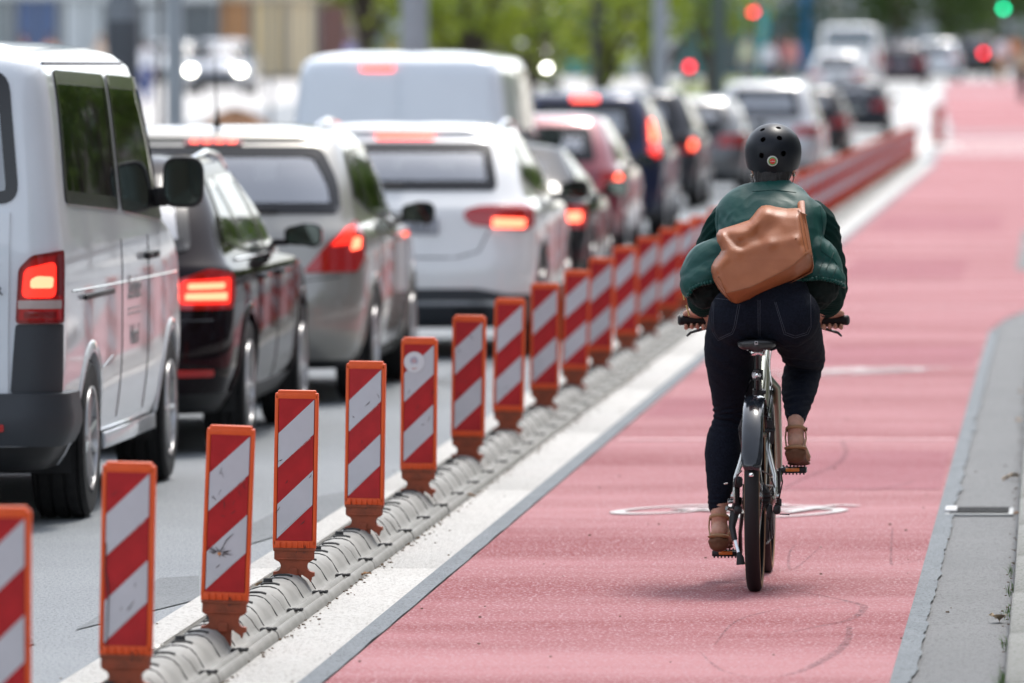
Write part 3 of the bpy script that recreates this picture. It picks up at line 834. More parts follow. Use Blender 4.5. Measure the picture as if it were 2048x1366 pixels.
        def inside(cx, cy, cz, seg, ul):
            if cz > s.zt + .001: return False
            for mode, poly in holes:
                if mode == 'arc' and seg <= 1 and inpoly(ul, cz, poly): return True
                if mode == 'side' and seg in (1, 2, 3) and abs(cx) > .3 and inpoly(cy, cz, poly): return True
                if mode == 'front' and seg >= 3 and inpoly(cx, cz, poly): return True
            for yw in s.wheels:
                if seg in (1, 2, 3) and abs(cx) > s.W * .6 and (cy - yw) ** 2 + (cz - s.wr * .98) ** 2 < (s.wr + .055) ** 2: return True
            return False
        for i in range(nr - 1):
            for j in range(k - 1):
                q4 = [half[i][j], half[i][j + 1], half[i + 1][j + 1], half[i + 1][j]]
                cx = sum(p[0] for p in q4) / 4; cy = sum(p[1] for p in q4) / 4; cz = sum(p[2] for p in q4) / 4; seg = half[i][j][3]
                ul = sum(p[4] for p in q4) / 4
                if seg == 1:
                    z_ = min(cz, s.zt); rr_ = s.sec(z_)[3]; a = (j - nA + .5) / nB * PI / 2; ul = s.sec(z_)[2] - rr_ + a * rr_
                if inside(cx, cy, cz, seg, ul): continue
                mi = 1 if (dark_below and cz < dark_below(cy)) else 0
                a = i * k + j
                b.f.append((a, a + 1, a + 1 + k, a + k)); b.mi.append(mi)
                b.f.append((off + a + 1, off + a, off + a + k, off + a + 1 + k)); b.mi.append(mi)
        # floor
        fl = [j for j in range(k)] + [off + j for j in range(k - 1, -1, -1)]
        b.f.append(tuple(fl[::-1])); b.mi.append(1 if dark_below else 0)
        o = b.build(name, [m, mdark or M_bplast], parent, angle=60, fix=False)
        return o
    def patch(s, name, m, parent, mode, poly, off=.004, depth=.012, sg=1, nr=6, r=.03, inset=None, dens=.05, rings=True):
        """surface-hugging plate of a given outline; inset -> only a border of that width"""
        P = rpoly(poly, r) if r else list(poly); P = resample(P, dens) if dens else P
        n = len(P); b = MB(); cx = sum(p[0] for p in P) / n; cz = sum(p[1] for p in P) / n
        def V(a, z, o_):
            z = min(max(z, s.z[0] + .001), s.zt - .001)
            return s.pt(mode, a, z, sg) + s.nrm(mode, a, z, sg) * o_
        area = sum(P[i][0] * P[(i + 1) % n][1] - P[(i + 1) % n][0] * P[i][1] for i in range(n))
        def ins(d):
            out = []
            for i in range(n):
                a = np.array(P[i - 1]); c = np.array(P[(i + 1) % n]); t = c - a; l = np.linalg.norm(t)
                t = t / l if l > 0 else t
                nn = np.array([-t[1], t[0]]) * (1 if area > 0 else -1); out.append((P[i][0] + nn[0] * d, P[i][1] + nn[1] * d))
            return out
        rows = [[V(a, z, off - depth) for a, z in P], [V(a, z, off) for a, z in P]]
        if inset:
            I = ins(inset); rows.append([V(a, z, off) for a, z in I]); rows.append([V(a, z, off - depth) for a, z in I])
        else:
            for k in range(1, nr + 1):
                f = 1 - k / nr
                if f < 1e-6: break
                rows.append([V(cx + (a - cx) * f, cz + (z - cz) * f, off) for a, z in P])
        for row in rows: b.v += [tuple(v) for v in row]
        for k in range(len(rows) - 1):
            for i in range(n):
                b.f.append((k * n + i, k * n + (i + 1) % n, (k + 1) * n + (i + 1) % n, (k + 1) * n + i))
        if not inset:
            b.v.append(tuple(V(cx, cz, off))); c0 = len(b.v) - 1; k = len(rows) - 1
            for i in range(n): b.f.append((k * n + i, k * n + (i + 1) % n, c0))
        return b.build(name, m, parent, angle=50)
    def strip(s, name, m, parent, mode, a0, a1, zlo, zhi, off=.01, depth=.03, sg=1, n=40, nz=5, offf=None):
        b = MB(); 
        for i in range(n + 1):
            a = lerp(a0, a1, i / n); l = zlo(a) if callable(zlo) else zlo; h = zhi(a) if callable(zhi) else zhi
            row = [(l, off - depth)] + [(lerp(l, h, j / nz), off + (offf(j / nz) if offf else 0)) for j in range(nz + 1)] + [(h, off - depth)]
            for z, o_ in row:
                z = min(max(z, s.z[0] + .001), s.zt - .001)
                b.v.append(tuple(s.pt(mode, a, z, sg) + s.nrm(mode, a, z, sg) * o_))
        k = nz + 3
        for i in range(n):
            for j in range(k - 1): b.f.append((i * k + j, i * k + j + 1, (i + 1) * k + j + 1, (i + 1) * k + j))
        b.f.append(tuple(range(k))); b.f.append(tuple(n * k + j for j in range(k)))
        return b.build(name, m, parent, angle=50)
    def arch(s, m, parent, yw, sg, wid=.045, off=.006):
        n = 26; b = MB(); r0 = s.wr + .035
        for i in range(n + 1):
            a = PI * (-.13 + 1.26 * i / n)
            for rad, o_ in ((r0, -.06), (r0, off), (r0 + wid, off), (r0 + wid + .008, -.004)):
                y = yw + rad * math.cos(a); z = max(s.z[0] + .001, s.wr * .98 + rad * math.sin(a)); v = s.side(y, z, sg) + Vector((sg * o_, 0, 0)); b.v.append(tuple(v))
        for i in range(n):
            for j in range(3): b.f.append((i * 4 + j, i * 4 + j + 1, (i + 1) * 4 + j + 1, (i + 1) * 4 + j))
        o = b.build('wheel_arch', m, parent, angle=60)
        w_ = MB(); n = 16
        for i in range(n + 1):
            a = PI * (-.1 + 1.2 * i / n); y = yw + (r0 + .03) * math.cos(a); z = max(.12, s.wr * .98 + (r0 + .03) * math.sin(a)); x = abs(s.side(yw, s.wr * 1.5, sg).x)
            w_.v += [(sg * (x - .03), y, z), (sg * (x - .42), y, z)]
        w_.f = [(2 * i, 2 * i + 1, 2 * i + 3, 2 * i + 2) for i in range(n)]
        w_.f.append(tuple(2 * i + 1 for i in range(n + 1)))
        w_.build('wheel_well', M_bplast, o, angle=60)

WC = {}
def wheel(parent, x, y, r, wd, sg, style=0):
    """tyre with tread grooves, rim with spokes; sg = outward side"""
    key = (round(r, 3), round(wd, 3), sg, style)
    if key not in WC:
        b = MB(); h = wd / 2; pf = [(r * .62, -h + .01), (r * .80, -h), (r * .93, -h + .004), (r - .006, -h + .03)]
        for g_ in (-.5, -.17, .17, .5):
            gy = g_ * h * 1.5; pf += [(r, gy - .009), (r - .010, gy - .005), (r - .010, gy + .005), (r, gy + .009)]
        pf += [(r - .006, h - .03), (r * .93, h - .004), (r * .80, h), (r * .62, h - .01)]
        b.lathe(pf, axis='X', n=40); t = b.build('tyre', M_tyre, None, angle=35)
        c = MB(); c.lathe([(r * .66, h * sg * .86), (r * .655, h * sg * .99), (r * .62, h * sg * .96), (r * .60, h * sg * .3), (r * .20, h * sg * .2), (.001, h * sg * .2)], axis='X', n=36)
        d = c.build('rim', M_alloy, None, angle=35)
        e = MB()
        nsp = 10 if style else 5
        for i in range(nsp):
            a = 2 * PI * i / nsp; m_ = Matrix.Rotation(a, 3, 'X')
            for q in ((-1, 1) if nsp == 5 else (0,)):
                p0 = m_ @ Vector((h * sg * .72, q * .010, .03)); p1 = m_ @ Vector((h * sg * .86, q * .038, r * .60))
                e.tube([p0, p1], [(.018, .016), (.012, .014)], n=6, ref=(1, 0, 0))
        e.lathe([(.001, h * sg * .9), (.045, h * sg * .88), (.05, h * sg * .4)], axis='X', n=14)
        f = e.build('spokes', M_alloy, None, angle=35)
        g2 = MB(); g2.lathe([(.001, h * sg * .30), (r * .52, h * sg * .30)], axis='X', n=24); gg = g2.build('brake_disc', mat('disc_steel', (.18, .17, .17), .4, metal=.7), None)
        WC[key] = [o.data for o in (t, d, f, gg)]
        for o in (t, d, f, gg): bpy.data.objects.remove(o)
    tm, dm, fm, gm = WC[key]
    w_ = bpy.data.objects.new('wheel', tm); COL.objects.link(w_); w_.parent = parent; w_.location = (x, y, r); w_.rotation_euler = (rnd.uniform(0, 1.2), 0, 0)
    for nm, me in (('rim', dm), ('spokes', fm), ('brake_disc', gm)):
        o = bpy.data.objects.new(nm, me); COL.objects.link(o); o.parent = w_
    return w_

def seats(parent, bd, rows, zb, n=3, hh=.2, xo=.36):
    for y in rows:
        for k in range(n):
            x = (k - (n - 1) / 2) * (xo * 2 / max(1, n - 1))
            b = MB(); b.box((x, y, zb - .12), (.44, .16, .62), bev=.06, rot=None); b.box((x, y - .01, zb + hh), (.24, .10, .18), bev=.045); b.tube([(x - .05, y, zb + .1), (x - .05, y, zb + hh)], .008, n=6); b.tube([(x + .05, y, zb + .1), (x + .05, y, zb + hh)], .008, n=6)
            b.build('seat', M_seat, parent)

def interior(parent, bd, belt, y0, y1):
    b = MB(); q = bd.sec(belt - .06); w_ = q[2] - .10
    b.box((0, (y0 + y1) / 2, (belt - .06 + .3) / 2), (w_ * 2, y1 - y0, belt - .06 - .3)); b.box((0, y1 - .25, belt - .03), (w_ * 2 - .1, .5, .16), bev=.06)
    b.box((.36 * -1, y1 - .55, belt + .0), (.36, .05, .36), bev=.02)
    b.build('cabin', M_int, parent)

def mirror(parent, x, y, z, sg, col, size=(.20, .16), big=False):
    b = MB(); w_, h_ = size
    n = 20; rings = []
    for (dy, k) in ((0, .97), (.012, 1.), (.05, .98), (.09, .80), (.12, .45), (.128, .05)):
        ring = []
        for j in range(n):
            a = 2 * PI * j / n; ca, sa = math.cos(a), math.sin(a)
            ex = abs(ca) ** .55 * (1 if ca > 0 else -1) * w_ / 2 * k; ez = abs(sa) ** .55 * (1 if sa > 0 else -1) * h_ / 2 * k
            if not big and ca * sg < 0: ez *= .82
            ring.append((x + ex, y + dy, z + ez))
        rings.append(ring)
    b.v += [v for r_ in rings for v in r_]
    for k in range(len(rings) - 1):
        for j in range(n): b.f.append((k * n + j, k * n + (j + 1) % n, (k + 1) * n + (j + 1) % n, (k + 1) * n + j))
    b.f.append(tuple(range(n))); b.f.append(tuple((len(rings) - 1) * n + j for j in range(n)))
    b.box((x - sg * (w_ / 2 + .02), y + .04, z - h_ * .28), (.09, .05, .035 if not big else .09), bev=.01)
    o = b.build('wing_mirror', col, parent, angle=50)
    g_ = MB(); g_.v = [(x + (v[0] - x) * .9, y - .002, z + (v[2] - z) * .88) for v in rings[0]]; g_.f = [tuple(range(n))]
    g_.build('mirror_glass', M_mirror, o, smooth=False)
    return o

def plate(parent, x, y, z, txt, tilt=0):
    b = MB(); b.box((0, 0, 0), (.52, .012, .112), bev=.004); o = b.build('number_plate', M_plate, parent); o.location = (x, y, z); o.rotation_euler = (tilt, 0, 0)
    vs, fs = text_mb(txt, .085, .0005); t = MB(); t.add([Vector((v.x * .95 + .015, v.y - .0068, v.z)) for v in vs], fs); t.build('plate_text', M_pltxt, o, smooth=False)
    e = MB(); e.box((-.243, -.0064, 0), (.026, .001, .10)); e.build('plate_band', mat('plate_blue', (.02, .06, .35), .5), o)
    return o

def glazing(bd, parent, mode, poly, g, r=.05, border=.035, sg=1, borderm=None, name='window'):
    fr = bd.patch(name, borderm or M_frit, parent, mode, poly, off=.006, depth=.03, sg=sg, r=r, inset=border, dens=.06)
    bd.patch('pane', g, fr, mode, poly, off=.003, depth=.002, sg=sg, r=r, nr=5, dens=.06)
    return fr

def seam(bd, parent, mode, pts, sg=1, wd=.006, name='panel_gap'):
    b = MB(); P = []
    for i in range(len(pts) - 1):
        a = np.array(pts[i]); c = np.array(pts[i + 1]); m = max(1, int(np.linalg.norm(c - a) / .06))
        for j in range(m): P.append(a + (c - a) * j / m)
    P.append(np.array(pts[-1])); V = [bd.pt(mode, p[0], min(max(p[1], bd.z[0] + .01), bd.zt - .001), sg) + bd.nrm(mode, p[0], p[1], sg) * .0005 for p in P]
    b.tube(V, wd / 2, n=5); return b.build(name, M_gloss, parent)

# ------------------------------------------------------------ A: white van, cut by the left edge
def van(name, label, X, Y, pm, L=4.9, H=2.0, W=.95, res=.045, group=None, kind='A'):
    t = thing(name, label, 'van', (X, Y, zg(X, Y)), 0, group)
    tab = [(.24, .06, L - .15, W * .90, .16, .35), (.34, .0, L - .04, W * .965, .15, .4), (.70, .0, L, W, .13, .45), (.98, .015, L - .06, W * 1.0, .13, .5),
           (1.12, .022, L - .30, W * .995, .13, .5), (1.20, .03, L - .75, W * .985, .13, .45), (1.30, .04, L - .95, W * .972, .12, .4), (1.55, .075, L - 1.18, W * .945, .12, .3), (1.80, .115, L - 1.42, W * .912, .12, .28),
           (1.90, .14, L - 1.54, W * .885, .12, .26), (1.95, .19, L - 1.66, W * .83, .15, .25)]
    tab = [(z * H / 2.0 if z > .7 else z, a, b, c, d, e) for z, a, b, c, d, e in tab]; k = H / 2.0
    bd = Body(tab, crown=.062, bow=.035, plan=.035, wheels=(.95, .95 + 3.0), wr=.335, res=res)
    blind = kind == 'E'
    rw = [(-.775, 1.335 * k), (.775, 1.335 * k), (.715, 1.885 * k), (-.715, 1.885 * k)] if not blind else None
    sw1 = [(.36, 1.33 * k), (2.02, 1.275 * k), (2.02, 1.865 * k), (.46, 1.885 * k)]
    sw2 = [(2.12, 1.27 * k), (3.62, 1.20 * k), (3.55, 1.50 * k), (3.28, 1.85 * k), (2.12, 1.865 * k)]
    ws = [(-.78, 1.27 * k), (.78, 1.27 * k), (.72, 1.82 * k), (-.72, 1.82 * k)]
    holes = [('front', ws), ('side', sw2)]
    if not blind: holes += [('arc', rw), ('side', sw1)]
    bd.skin('body', pm, t, holes, dark_below=lambda y: .36)
    glazing(bd, t, 'front', ws, G_clear, border=res + .012, name='windscreen')
    if not blind: glazing(bd, t, 'arc', rw, G_teal, r=.09, border=.052, name='rear_window')
    for sg in (1, -1):
        if not blind: glazing(bd, t, 'side', sw1, G_dark, r=.07, sg=sg, border=res + .012)
        glazing(bd, t, 'side', sw2, G_dark, r=.06, sg=sg, border=res + .012)
    return t, bd, k

M_wvan = paint('white_van_paint', (.66, .70, .74))
vA, bA, _ = van('van', 'white passenger van at the left edge with lit tail lamp and grey bumper', -4.985, 32.62, M_wvan)
interior(vA, bA, 1.15, .5, 3.9); seats(vA, bA, (1.0, 2.0), 1.20, 3, .24); seats(vA, bA, (2.95,), 1.22, 2, .24)
# rear lamp: tall unit wrapping the corner
W_ = .95
def lampA(sg):
    lo = [(sg * .765, .845), (sg * .975, .845), (sg * .975, 1.145), (sg * .83, 1.125), (sg * .775, 1.07)]
    o = bA.patch('tail_lamp', M_lens, vA, 'arc', lo, off=.018, depth=.04, r=.02, dens=.03)
    bA.patch('lamp_border', M_lensd, o, 'arc', lo, off=.0195, depth=.01, r=.02, inset=.014, dens=.03)
    bA.patch('reverse_strip', M_revl, o, 'arc', [(sg * .775, .905), (sg * .955, .905), (sg * .955, .94), (sg * .775, .94)], off=.021, depth=.01, r=.006, dens=.03)
    bA.patch('side_bezel', M_lensd, o, 'arc', [(sg * .925, .96), (sg * .965, .96), (sg * .965, 1.13), (sg * .925, 1.12)], off=.0205, depth=.01, r=.01, dens=.03)
    bA.patch('fog_band', M_lensd, o, 'arc', [(sg * .80, .865), (sg * .93, .865), (sg * .93, .893), (sg * .80, .893)], off=.0205, depth=.008, r=.006, dens=.03)
    bA.patch('brake_glow', M_litr, o, 'arc', [(sg * .79, .95), (sg * .925, .95), (sg * .925, 1.10), (sg * .80, 1.07)], off=.0215, depth=.012, r=.03, dens=.03)
    bA.patch('brake_light', M_lit, o, 'arc', [(sg * .825, .99), (sg * .91, .99), (sg * .913, 1.035), (sg * .85, 1.04), (sg * .826, 1.025)], off=.0235, depth=.012, r=.012, dens=.02)
lampA(1); lampA(-1)
for sg in (1, -1):
    bA.patch('corner_panel', M_plast, vA, 'arc', [(sg * .745, .56), (sg * .985, .56), (sg * .985, .842), (sg * .765, .842)], off=.010, depth=.03, r=.015, dens=.04)
bA.strip('bumper', M_plast, vA, 'arc', -1.26, 1.26, lambda a: .345 + .03 * max(0, abs(a) - 1.0), lambda a: .56 + .0 * abs(a), off=.035, depth=.06, n=70, offf=lambda t_: .022 * math.sin(PI * min(1, t_ * 1.15)) )
tg = bA.strip('tailgate', M_wvan, vA, 'arc', -.735, .735, .50, 1.30, off=.012, depth=.012, n=30, nz=10)
bA.patch('bumper_reflector', M_refl, vA, 'arc', [(.40, .405), (.72, .405), (.72, .435), (.40, .435)], off=.062, depth=.012, r=.008)
seam(bA, vA, 'side', [(.36, .97), (4.2, .955)], 1, .008, 'crease')
seam(bA, vA, 'side', [(1.95, .38), (1.97, 1.15)], 1); seam(bA, vA, 'side', [(2.95, .38), (2.98, 1.15)], 1); seam(bA, vA, 'side', [(1.3, .62), (1.62, .66)], 1)
for yy_ in (2.86, 3.10):
    hb = bA.side(yy_, 1.06); b = MB(); b.box((hb.x + .018, yy_, 1.06), (.03, .17, .035), bev=.012); b.build('door_handle', M_bplast, vA)
b = MB(); b.box((bA.side(1.2, .95).x + .004, 1.15, .935), (.016, 1.0, .022), bev=.004); b.build('slide_rail', M_bplast, vA)
b = MB(); b.box((.93, 2.4, .30), (.02, 1.9, .07), bev=.008); b.build('sill', M_wvan, vA)
for sg in (1, -1):
    for yw in (.95, 3.95): bA.arch(M_wvan, vA, yw, sg); wheel(vA, sg * .83, yw, .335, .23, sg, 1)
mirror(vA, 1.04, 3.55, 1.375, 1, M_bplast, (.19, .235), True); mirror(vA, -1.04, 3.55, 1.375, -1, M_bplast, (.19, .235), True)

for sg in (1,):
    b = MB(); pts = [bA.side(y_, 1.915) + Vector((.003, 0, 0)) for y_ in np.linspace(.3, 3.2, 12)]; b.tube(pts, .007, n=5); b.build('roof_seam', mat('seam_grey', (.25, .26, .27), .5), vA)
vs, fs = text_mb('TRANSPORTER', .055, .004); tb = MB(); tb.add([Vector((v.x * 1.2 + .47, -.012, v.z + .98)) for v in vs], fs); tb.build('badge', M_chrome, vA, smooth=False)
b = MB()
for k_ in (0, .022): b.box((bA.side(2.5, .9).x + .004, 2.42, .84 - k_), (.002, .5, .006))
vs, fs = text_mb('Service', .16, .001); mtx = Matrix.Rotation(R(90), 3, 'Z'); xs_ = bA.side(2.42, .8).x + .005
b.add([mtx @ v + Vector((xs_, 2.42, .93)) for v in vs], fs); vs, fs = text_mb('Nord', .13, .001); b.add([mtx @ v + Vector((xs_, 2.42, .72)) for v in vs], fs)
b.build('door_lettering', mat('lettering_grey', (.25, .25, .25), .5), vA, smooth=False)
b = MB(); b.tube([(.15, .2, .30), (.15, .9, .30)], .03, n=10); b.box((0, 2.2, .3), (1.1, 3.4, .14)); b.build('underbody', M_black, vA)

# ------------------------------------------------------------ passenger cars
def car_tab(L, W, H, belt, hood, rake=.38, tail=.0, notch=0., top=.70, cr=.05):
    """rear profile: rake = how far the roof's rear edge is ahead of the bumper"""
    zt = H - cr
    return [(.20, .14, L - .22, W * .88, .22, .45), (.30, .05, L - .08, W * .955, .25, .5), (.42, .0, L - .01, W * .985, .26, .55), (.58, .005, L, W, .26, .6),
            (.72, .035 + tail * .3, L - .05, W * 1.0, .25, .6), (hood - .08, .06 + tail * .6, L - .25, W * .995, .25, .6), (hood, .075 + tail * .8, L - .75, W * .985, .24, .55),
            (belt, .10 + tail, L - 1.30, W * .945, .22, .5), (belt + (zt - belt) * .5, .10 + tail + rake * .42, L - 1.75, W * (.945 + top) / 2 + .012, .20, .38),
            (zt - .06, .10 + tail + rake * .85, L - 2.15, W * (top + .03), .18, .30), (zt, .12 + tail + rake, L - 2.32, W * top, .18, .28)]

def dressing(t, bd, pm, belt, rwp, swp, wsp, gl_rear=None, gl_side=None, lowcol=None, plastic_z=None, lowres=False, wy=None, rim=0, wrad=.33, archm=None):
    holes = [('arc', rwp), ('front', wsp)] + [('side', q) for q in swp]
    bd.skin('body', pm, t, holes, dark_below=(lambda y: plastic_z) if plastic_z else None)
    glazing(bd, t, 'arc', rwp, gl_rear or G_clear, r=.06, border=bd.res + .015, name='rear_window'); glazing(bd, t, 'front', wsp, G_clear, border=bd.res + .015, name='windscreen')
    for sg in (1, -1):
        for q in swp: glazing(bd, t, 'side', q, gl_side or G_dark, r=.04, sg=sg, border=bd.res * .9)
        for yw in bd.wheels:
            bd.arch(archm or pm, t, yw, sg); wheel(t, sg * (bd.W - .115), yw, bd.wr, .215, sg, rim)
    interior(t, bd, belt, .55, bd.L - 1.5)

def lit_lamp(bd, t, outline, lit, mirrored=True, glow=None, lens=None, off=.012, litm=None):
    for sg in ((1, -1) if mirrored else (1,)):
        o = bd.patch('tail_lamp', lens or M_lens, t, 'arc', [(sg * a, z) for a, z in outline], off=off, depth=.03, r=.03, dens=.03)
        if glow: bd.patch('brake_glow', M_litr, o, 'arc', [(sg * a, z) for a, z in glow], off=off + .003, depth=.01, r=.02, dens=.03)
        for l in (lit if isinstance(lit[0][0], (tuple, list)) else [lit]):
            bd.patch('brake_light', litm or M_lit, o, 'arc', [(sg * a, z) for a, z in l], off=off + .006, depth=.012, r=.012, dens=.02)

# B: dark estate
P_B = paint('black_aubergine_paint', (.008, .004, .006), 0, .3)
XB, YB = -4.885, 38.75
tB = thing('estate_car', 'dark glossy estate car with both brake lights lit, right behind the white van', 'car', (XB, YB, 0))
bB = Body(car_tab(4.62, .905, 1.46, .93, .90, rake=.62, tail=.05, top=.70), crown=.05, bow=.07, plan=.055, wheels=(.92, 3.73), wr=.325, res=.045)
rwB = [(-.70, .99), (.70, .99), (.60, 1.36), (-.60, 1.36)]
swB = [[(.62, 1.04), (1.28, .97), (1.30, 1.34), (1.0, 1.33)], [(1.33, .965), (2.22, .955), (2.16, 1.355), (1.34, 1.345)], [(2.28, .955), (3.12, .95), (2.72, 1.22), (2.52, 1.33), (2.22, 1.355)]]
dressing(tB, bB, P_B, .93, rwB, swB, [(-.68, .97), (.68, .97), (.58, 1.34), (-.58, 1.34)], plastic_z=.30)
seats(tB, bB, (1.75,), .98, 3, .2); seats(tB, bB, (2.75,), 1.0, 2, .2)
lit_lamp(bB, tB, [(.46, .71), (.985, .71), (1.03, .79), (1.0, .885), (.80, .905), (.66, .86), (.46, .815)], [[(.70, .805), (.90, .81), (.90, .84), (.70, .835)], [(.69, .755), (.92, .755), (.92, .79), (.69, .785)]], glow=[(.67, .735), (.95, .735), (.95, .865), (.67, .85)])
bB.patch('bumper_reflector', M_refl, tB, 'arc', [(.50, .385), (.86, .385), (.86, .42), (.50, .42)], off=.006, depth=.01, r=.008)
seam(bB, tB, 'arc', [(-.85, .66), (.85, .66)], wd=.008); seam(bB, tB, 'side', [(1.30, .36), (1.31, .95)]); seam(bB, tB, 'side', [(2.25, .30), (2.25, .95)]); seam(bB, tB, 'side', [(3.2, .4), (3.15, .93)])
b = MB(); b.tube([bB.side(y_, .945) + Vector((.004, 0, 0)) for y_ in np.linspace(.75, 3.25, 20)], (.008, .006), n=6); b.build('window_trim', M_chrome, tB)
for sg in (1, -1):
    b = MB(); b.tube([(sg * .60, .75, 1.38), (sg * .605, .95, 1.44), (sg * .60, 1.6, 1.47), (sg * .59, 2.25, 1.445), (sg * .60, 2.5, 1.38)], .014, n=8); b.build('roof_rail', M_chrome, tB)
mirror(tB, .985, 2.75, 1.02, 1, P_B, (.20, .13)); mirror(tB, -.985, 2.75, 1.02, -1, P_B, (.20, .13))
for yy_ in (1.5, 2.4):
    hb = bB.side(yy_, .84); b = MB(); b.tube([(hb.x + .004, yy_ - .09, .84), (hb.x + .025, yy_ - .06, .845), (hb.x + .025, yy_ + .06, .845), (hb.x + .004, yy_ + .09, .84)], .011, n=6); b.build('door_handle', P_B, tB)
plate(tB, 0, bB.arc(0, .76).y - .012, .765, 'HH EL 84'); b = MB(); b.tube([(.55, -.01, .27), (.55, .3, .27)], .04, n=14); b.tube([(-.55, -.01, .27), (-.55, .3, .27)], .04, n=14); b.build('exhaust', M_chrome, tB)

# C: beige silver hatch with roof aerial
P_C = paint('beige_silver_paint', (.34, .33, .30), .5, .34)
XC, YC = -4.745, 44.55
tC = thing('hatchback_car', 'beige silver hatchback with a roof aerial and slanted red tail lamp', 'car', (XC, YC, 0))
bC = Body(car_tab(4.40, .905, 1.565, 1.0, .95, rake=.46, tail=.04, top=.76, cr=.06), crown=.06, bow=.10, plan=.06, wheels=(.86, 3.50), wr=.325, res=.045)
rwC = [(-.79, 1.07), (.79, 1.07), (.75, 1.25), (.62, 1.445), (-.62, 1.445), (-.75, 1.25)]
swC = [[(.58, 1.16), (1.12, 1.06), (1.14, 1.42), (.86, 1.42)], [(1.18, 1.05), (2.05, 1.03), (2.0, 1.45), (1.19, 1.43)], [(2.1, 1.03), (2.98, 1.0), (2.62, 1.28), (2.40, 1.42), (2.06, 1.45)]]
dressing(tC, bC, P_C, 1.0, rwC, swC, [(-.70, 1.04), (.70, 1.04), (.60, 1.44), (-.60, 1.44)], plastic_z=.27)
seats(tC, bC, (1.7,), 1.05, 3, .2); seats(tC, bC, (2.65,), 1.06, 2, .2)
lit_lamp(bC, tC, [(.58, .745), (.92, .745), (1.02, .85), (.99, 1.03), (.90, 1.03), (.74, .93)], [[(.86, .865), (.935, .875), (.945, .935), (.88, .935)]], glow=[(.73, .89), (.86, .90), (.90, 1.0), (.83, .99)])
bC.strip('high_brake_lamp', M_lensd, tC, 'arc', -.17, .17, 1.452, 1.478, off=.012, depth=.02, n=10)
for k_ in range(4): bC.patch('brake_light', M_litc, tC, 'arc', [(-.135 + k_ * .072, 1.457), (-.085 + k_ * .072, 1.457), (-.085 + k_ * .072, 1.473), (-.135 + k_ * .072, 1.473)], off=.014, depth=.008, r=.006, dens=.02)
bC.strip('spoiler', P_C, tC, 'arc', -.56, .56, 1.482, 1.503, off=.018, depth=.04, n=24)
b = MB(); p0 = Vector((0, .75, 1.555)); b.tube([p0, p0 + Vector((0, -.02, .05)), p0 + Vector((0, -.05, .12)), p0 + Vector((0, -.14, .40))], [.022, .012, .006, .003], n=8); b.build('aerial', M_bplast, tC)
b = MB(); b.tube([bC.arc(-.02, 1.075) + Vector((0, -.02, 0)), bC.arc(.16, 1.09) + Vector((0, -.025, 0)), bC.arc(.42, 1.085) + Vector((0, -.02, 0))], [.018, .009, .006], n=6); b.build('wiper', M_bplast, tC)
seam(bC, tC, 'arc', [(-.80, .72), (-.60, .70), (.60, .70), (.80, .72)], wd=.008); seam(bC, tC, 'side', [(1.15, .5), (1.16, 1.02)]); seam(bC, tC, 'side', [(2.08, .3), (2.08, 1.02)]); seam(bC, tC, 'side', [(3.0, .4), (2.98, .98)])
mirror(tC, .985, 2.72, 1.03, 1, M_bplast, (.20, .14)); mirror(tC, -.985, 2.72, 1.03, -1, M_bplast, (.20, .14))
plate(tC, 0, bC.arc(0, .82).y - .012, .83, 'HH PT 308')
for yy_ in (1.35, 2.25):
    hb = bC.side(yy_, .90); b = MB(); b.tube([(hb.x + .004, yy_ - .09, .90), (hb.x + .025, yy_ - .06, .905), (hb.x + .025, yy_ + .06, .905), (hb.x + .004, yy_ + .09, .90)], .011, n=6); b.build('door_handle', P_C, tC)

# D: white crossover
P_W = paint('white_pearl_paint', (.74, .75, .75), 0, .3)
XD, YD = -4.235, 51.6
tD = thing('crossover_car', 'white crossover with wide red lamps, long lit roof brake strip and dark bumper', 'car', (XD, YD, 0))
bD = Body(car_tab(4.42, .90, 1.53, 1.0, .97, rake=.50, tail=.02, top=.71, cr=.05), crown=.05, bow=.09, plan=.06, wheels=(.88, 3.58), wr=.345, res=.05)
rwD = [(-.66, 1.09), (.66, 1.09), (.58, 1.40), (-.58, 1.40)]
swD = [[(.66, 1.17), (1.15, 1.08), (1.17, 1.40), (.98, 1.40)], [(1.21, 1.07), (2.05, 1.04), (2.0, 1.42), (1.22, 1.41)], [(2.1, 1.04), (2.98, 1.0), (2.62, 1.27), (2.40, 1.40), (2.06, 1.42)]]
dressing(tD, bD, P_W, 1.0, rwD, swD, [(-.70, 1.03), (.70, 1.03), (.60, 1.41), (-.60, 1.41)], plastic_z=.44, archm=M_bplast)
seats(tD, bD, (1.7,), 1.02, 3, .16); seats(tD, bD, (2.65,), 1.03, 2, .2)
lit_lamp(bD, tD, [(.44, .92), (.50, .87), (.86, .835), (.98, .86), (.99, .97), (.90, 1.0), (.55, .99), (.45, .965)], [[(.64, .855), (.86, .85), (.87, .905), (.64, .915)]])
bD.strip('high_brake_lamp', M_litc, tD, 'arc', -.19, .19, 1.425, 1.452, off=.014, depth=.02, n=12)
bD.strip('spoiler', P_W, tD, 'arc', -.56, .56, 1.456, 1.478, off=.03, depth=.05, n=24)
bD.strip('lower_bumper', M_plast, tD, 'arc', -.98, .98, .23, lambda a: .46 - .10 * max(0, abs(a) - .55) * 2, off=.012, depth=.03, n=40)
bD.strip('bumper_trim', M_chrome, tD, 'arc', -.70, .70, .36, .385, off=.02, depth=.03, n=30)
bD.patch('exhaust', M_black, tD, 'arc', [(.38, .28), (.60, .28), (.60, .34), (.38, .34)], off=.018, depth=.02, r=.02); bD.patch('exhaust', M_black, tD, 'arc', [(-.38, .28), (-.60, .28), (-.60, .34), (-.38, .34)], off=.018, depth=.02, r=.02)
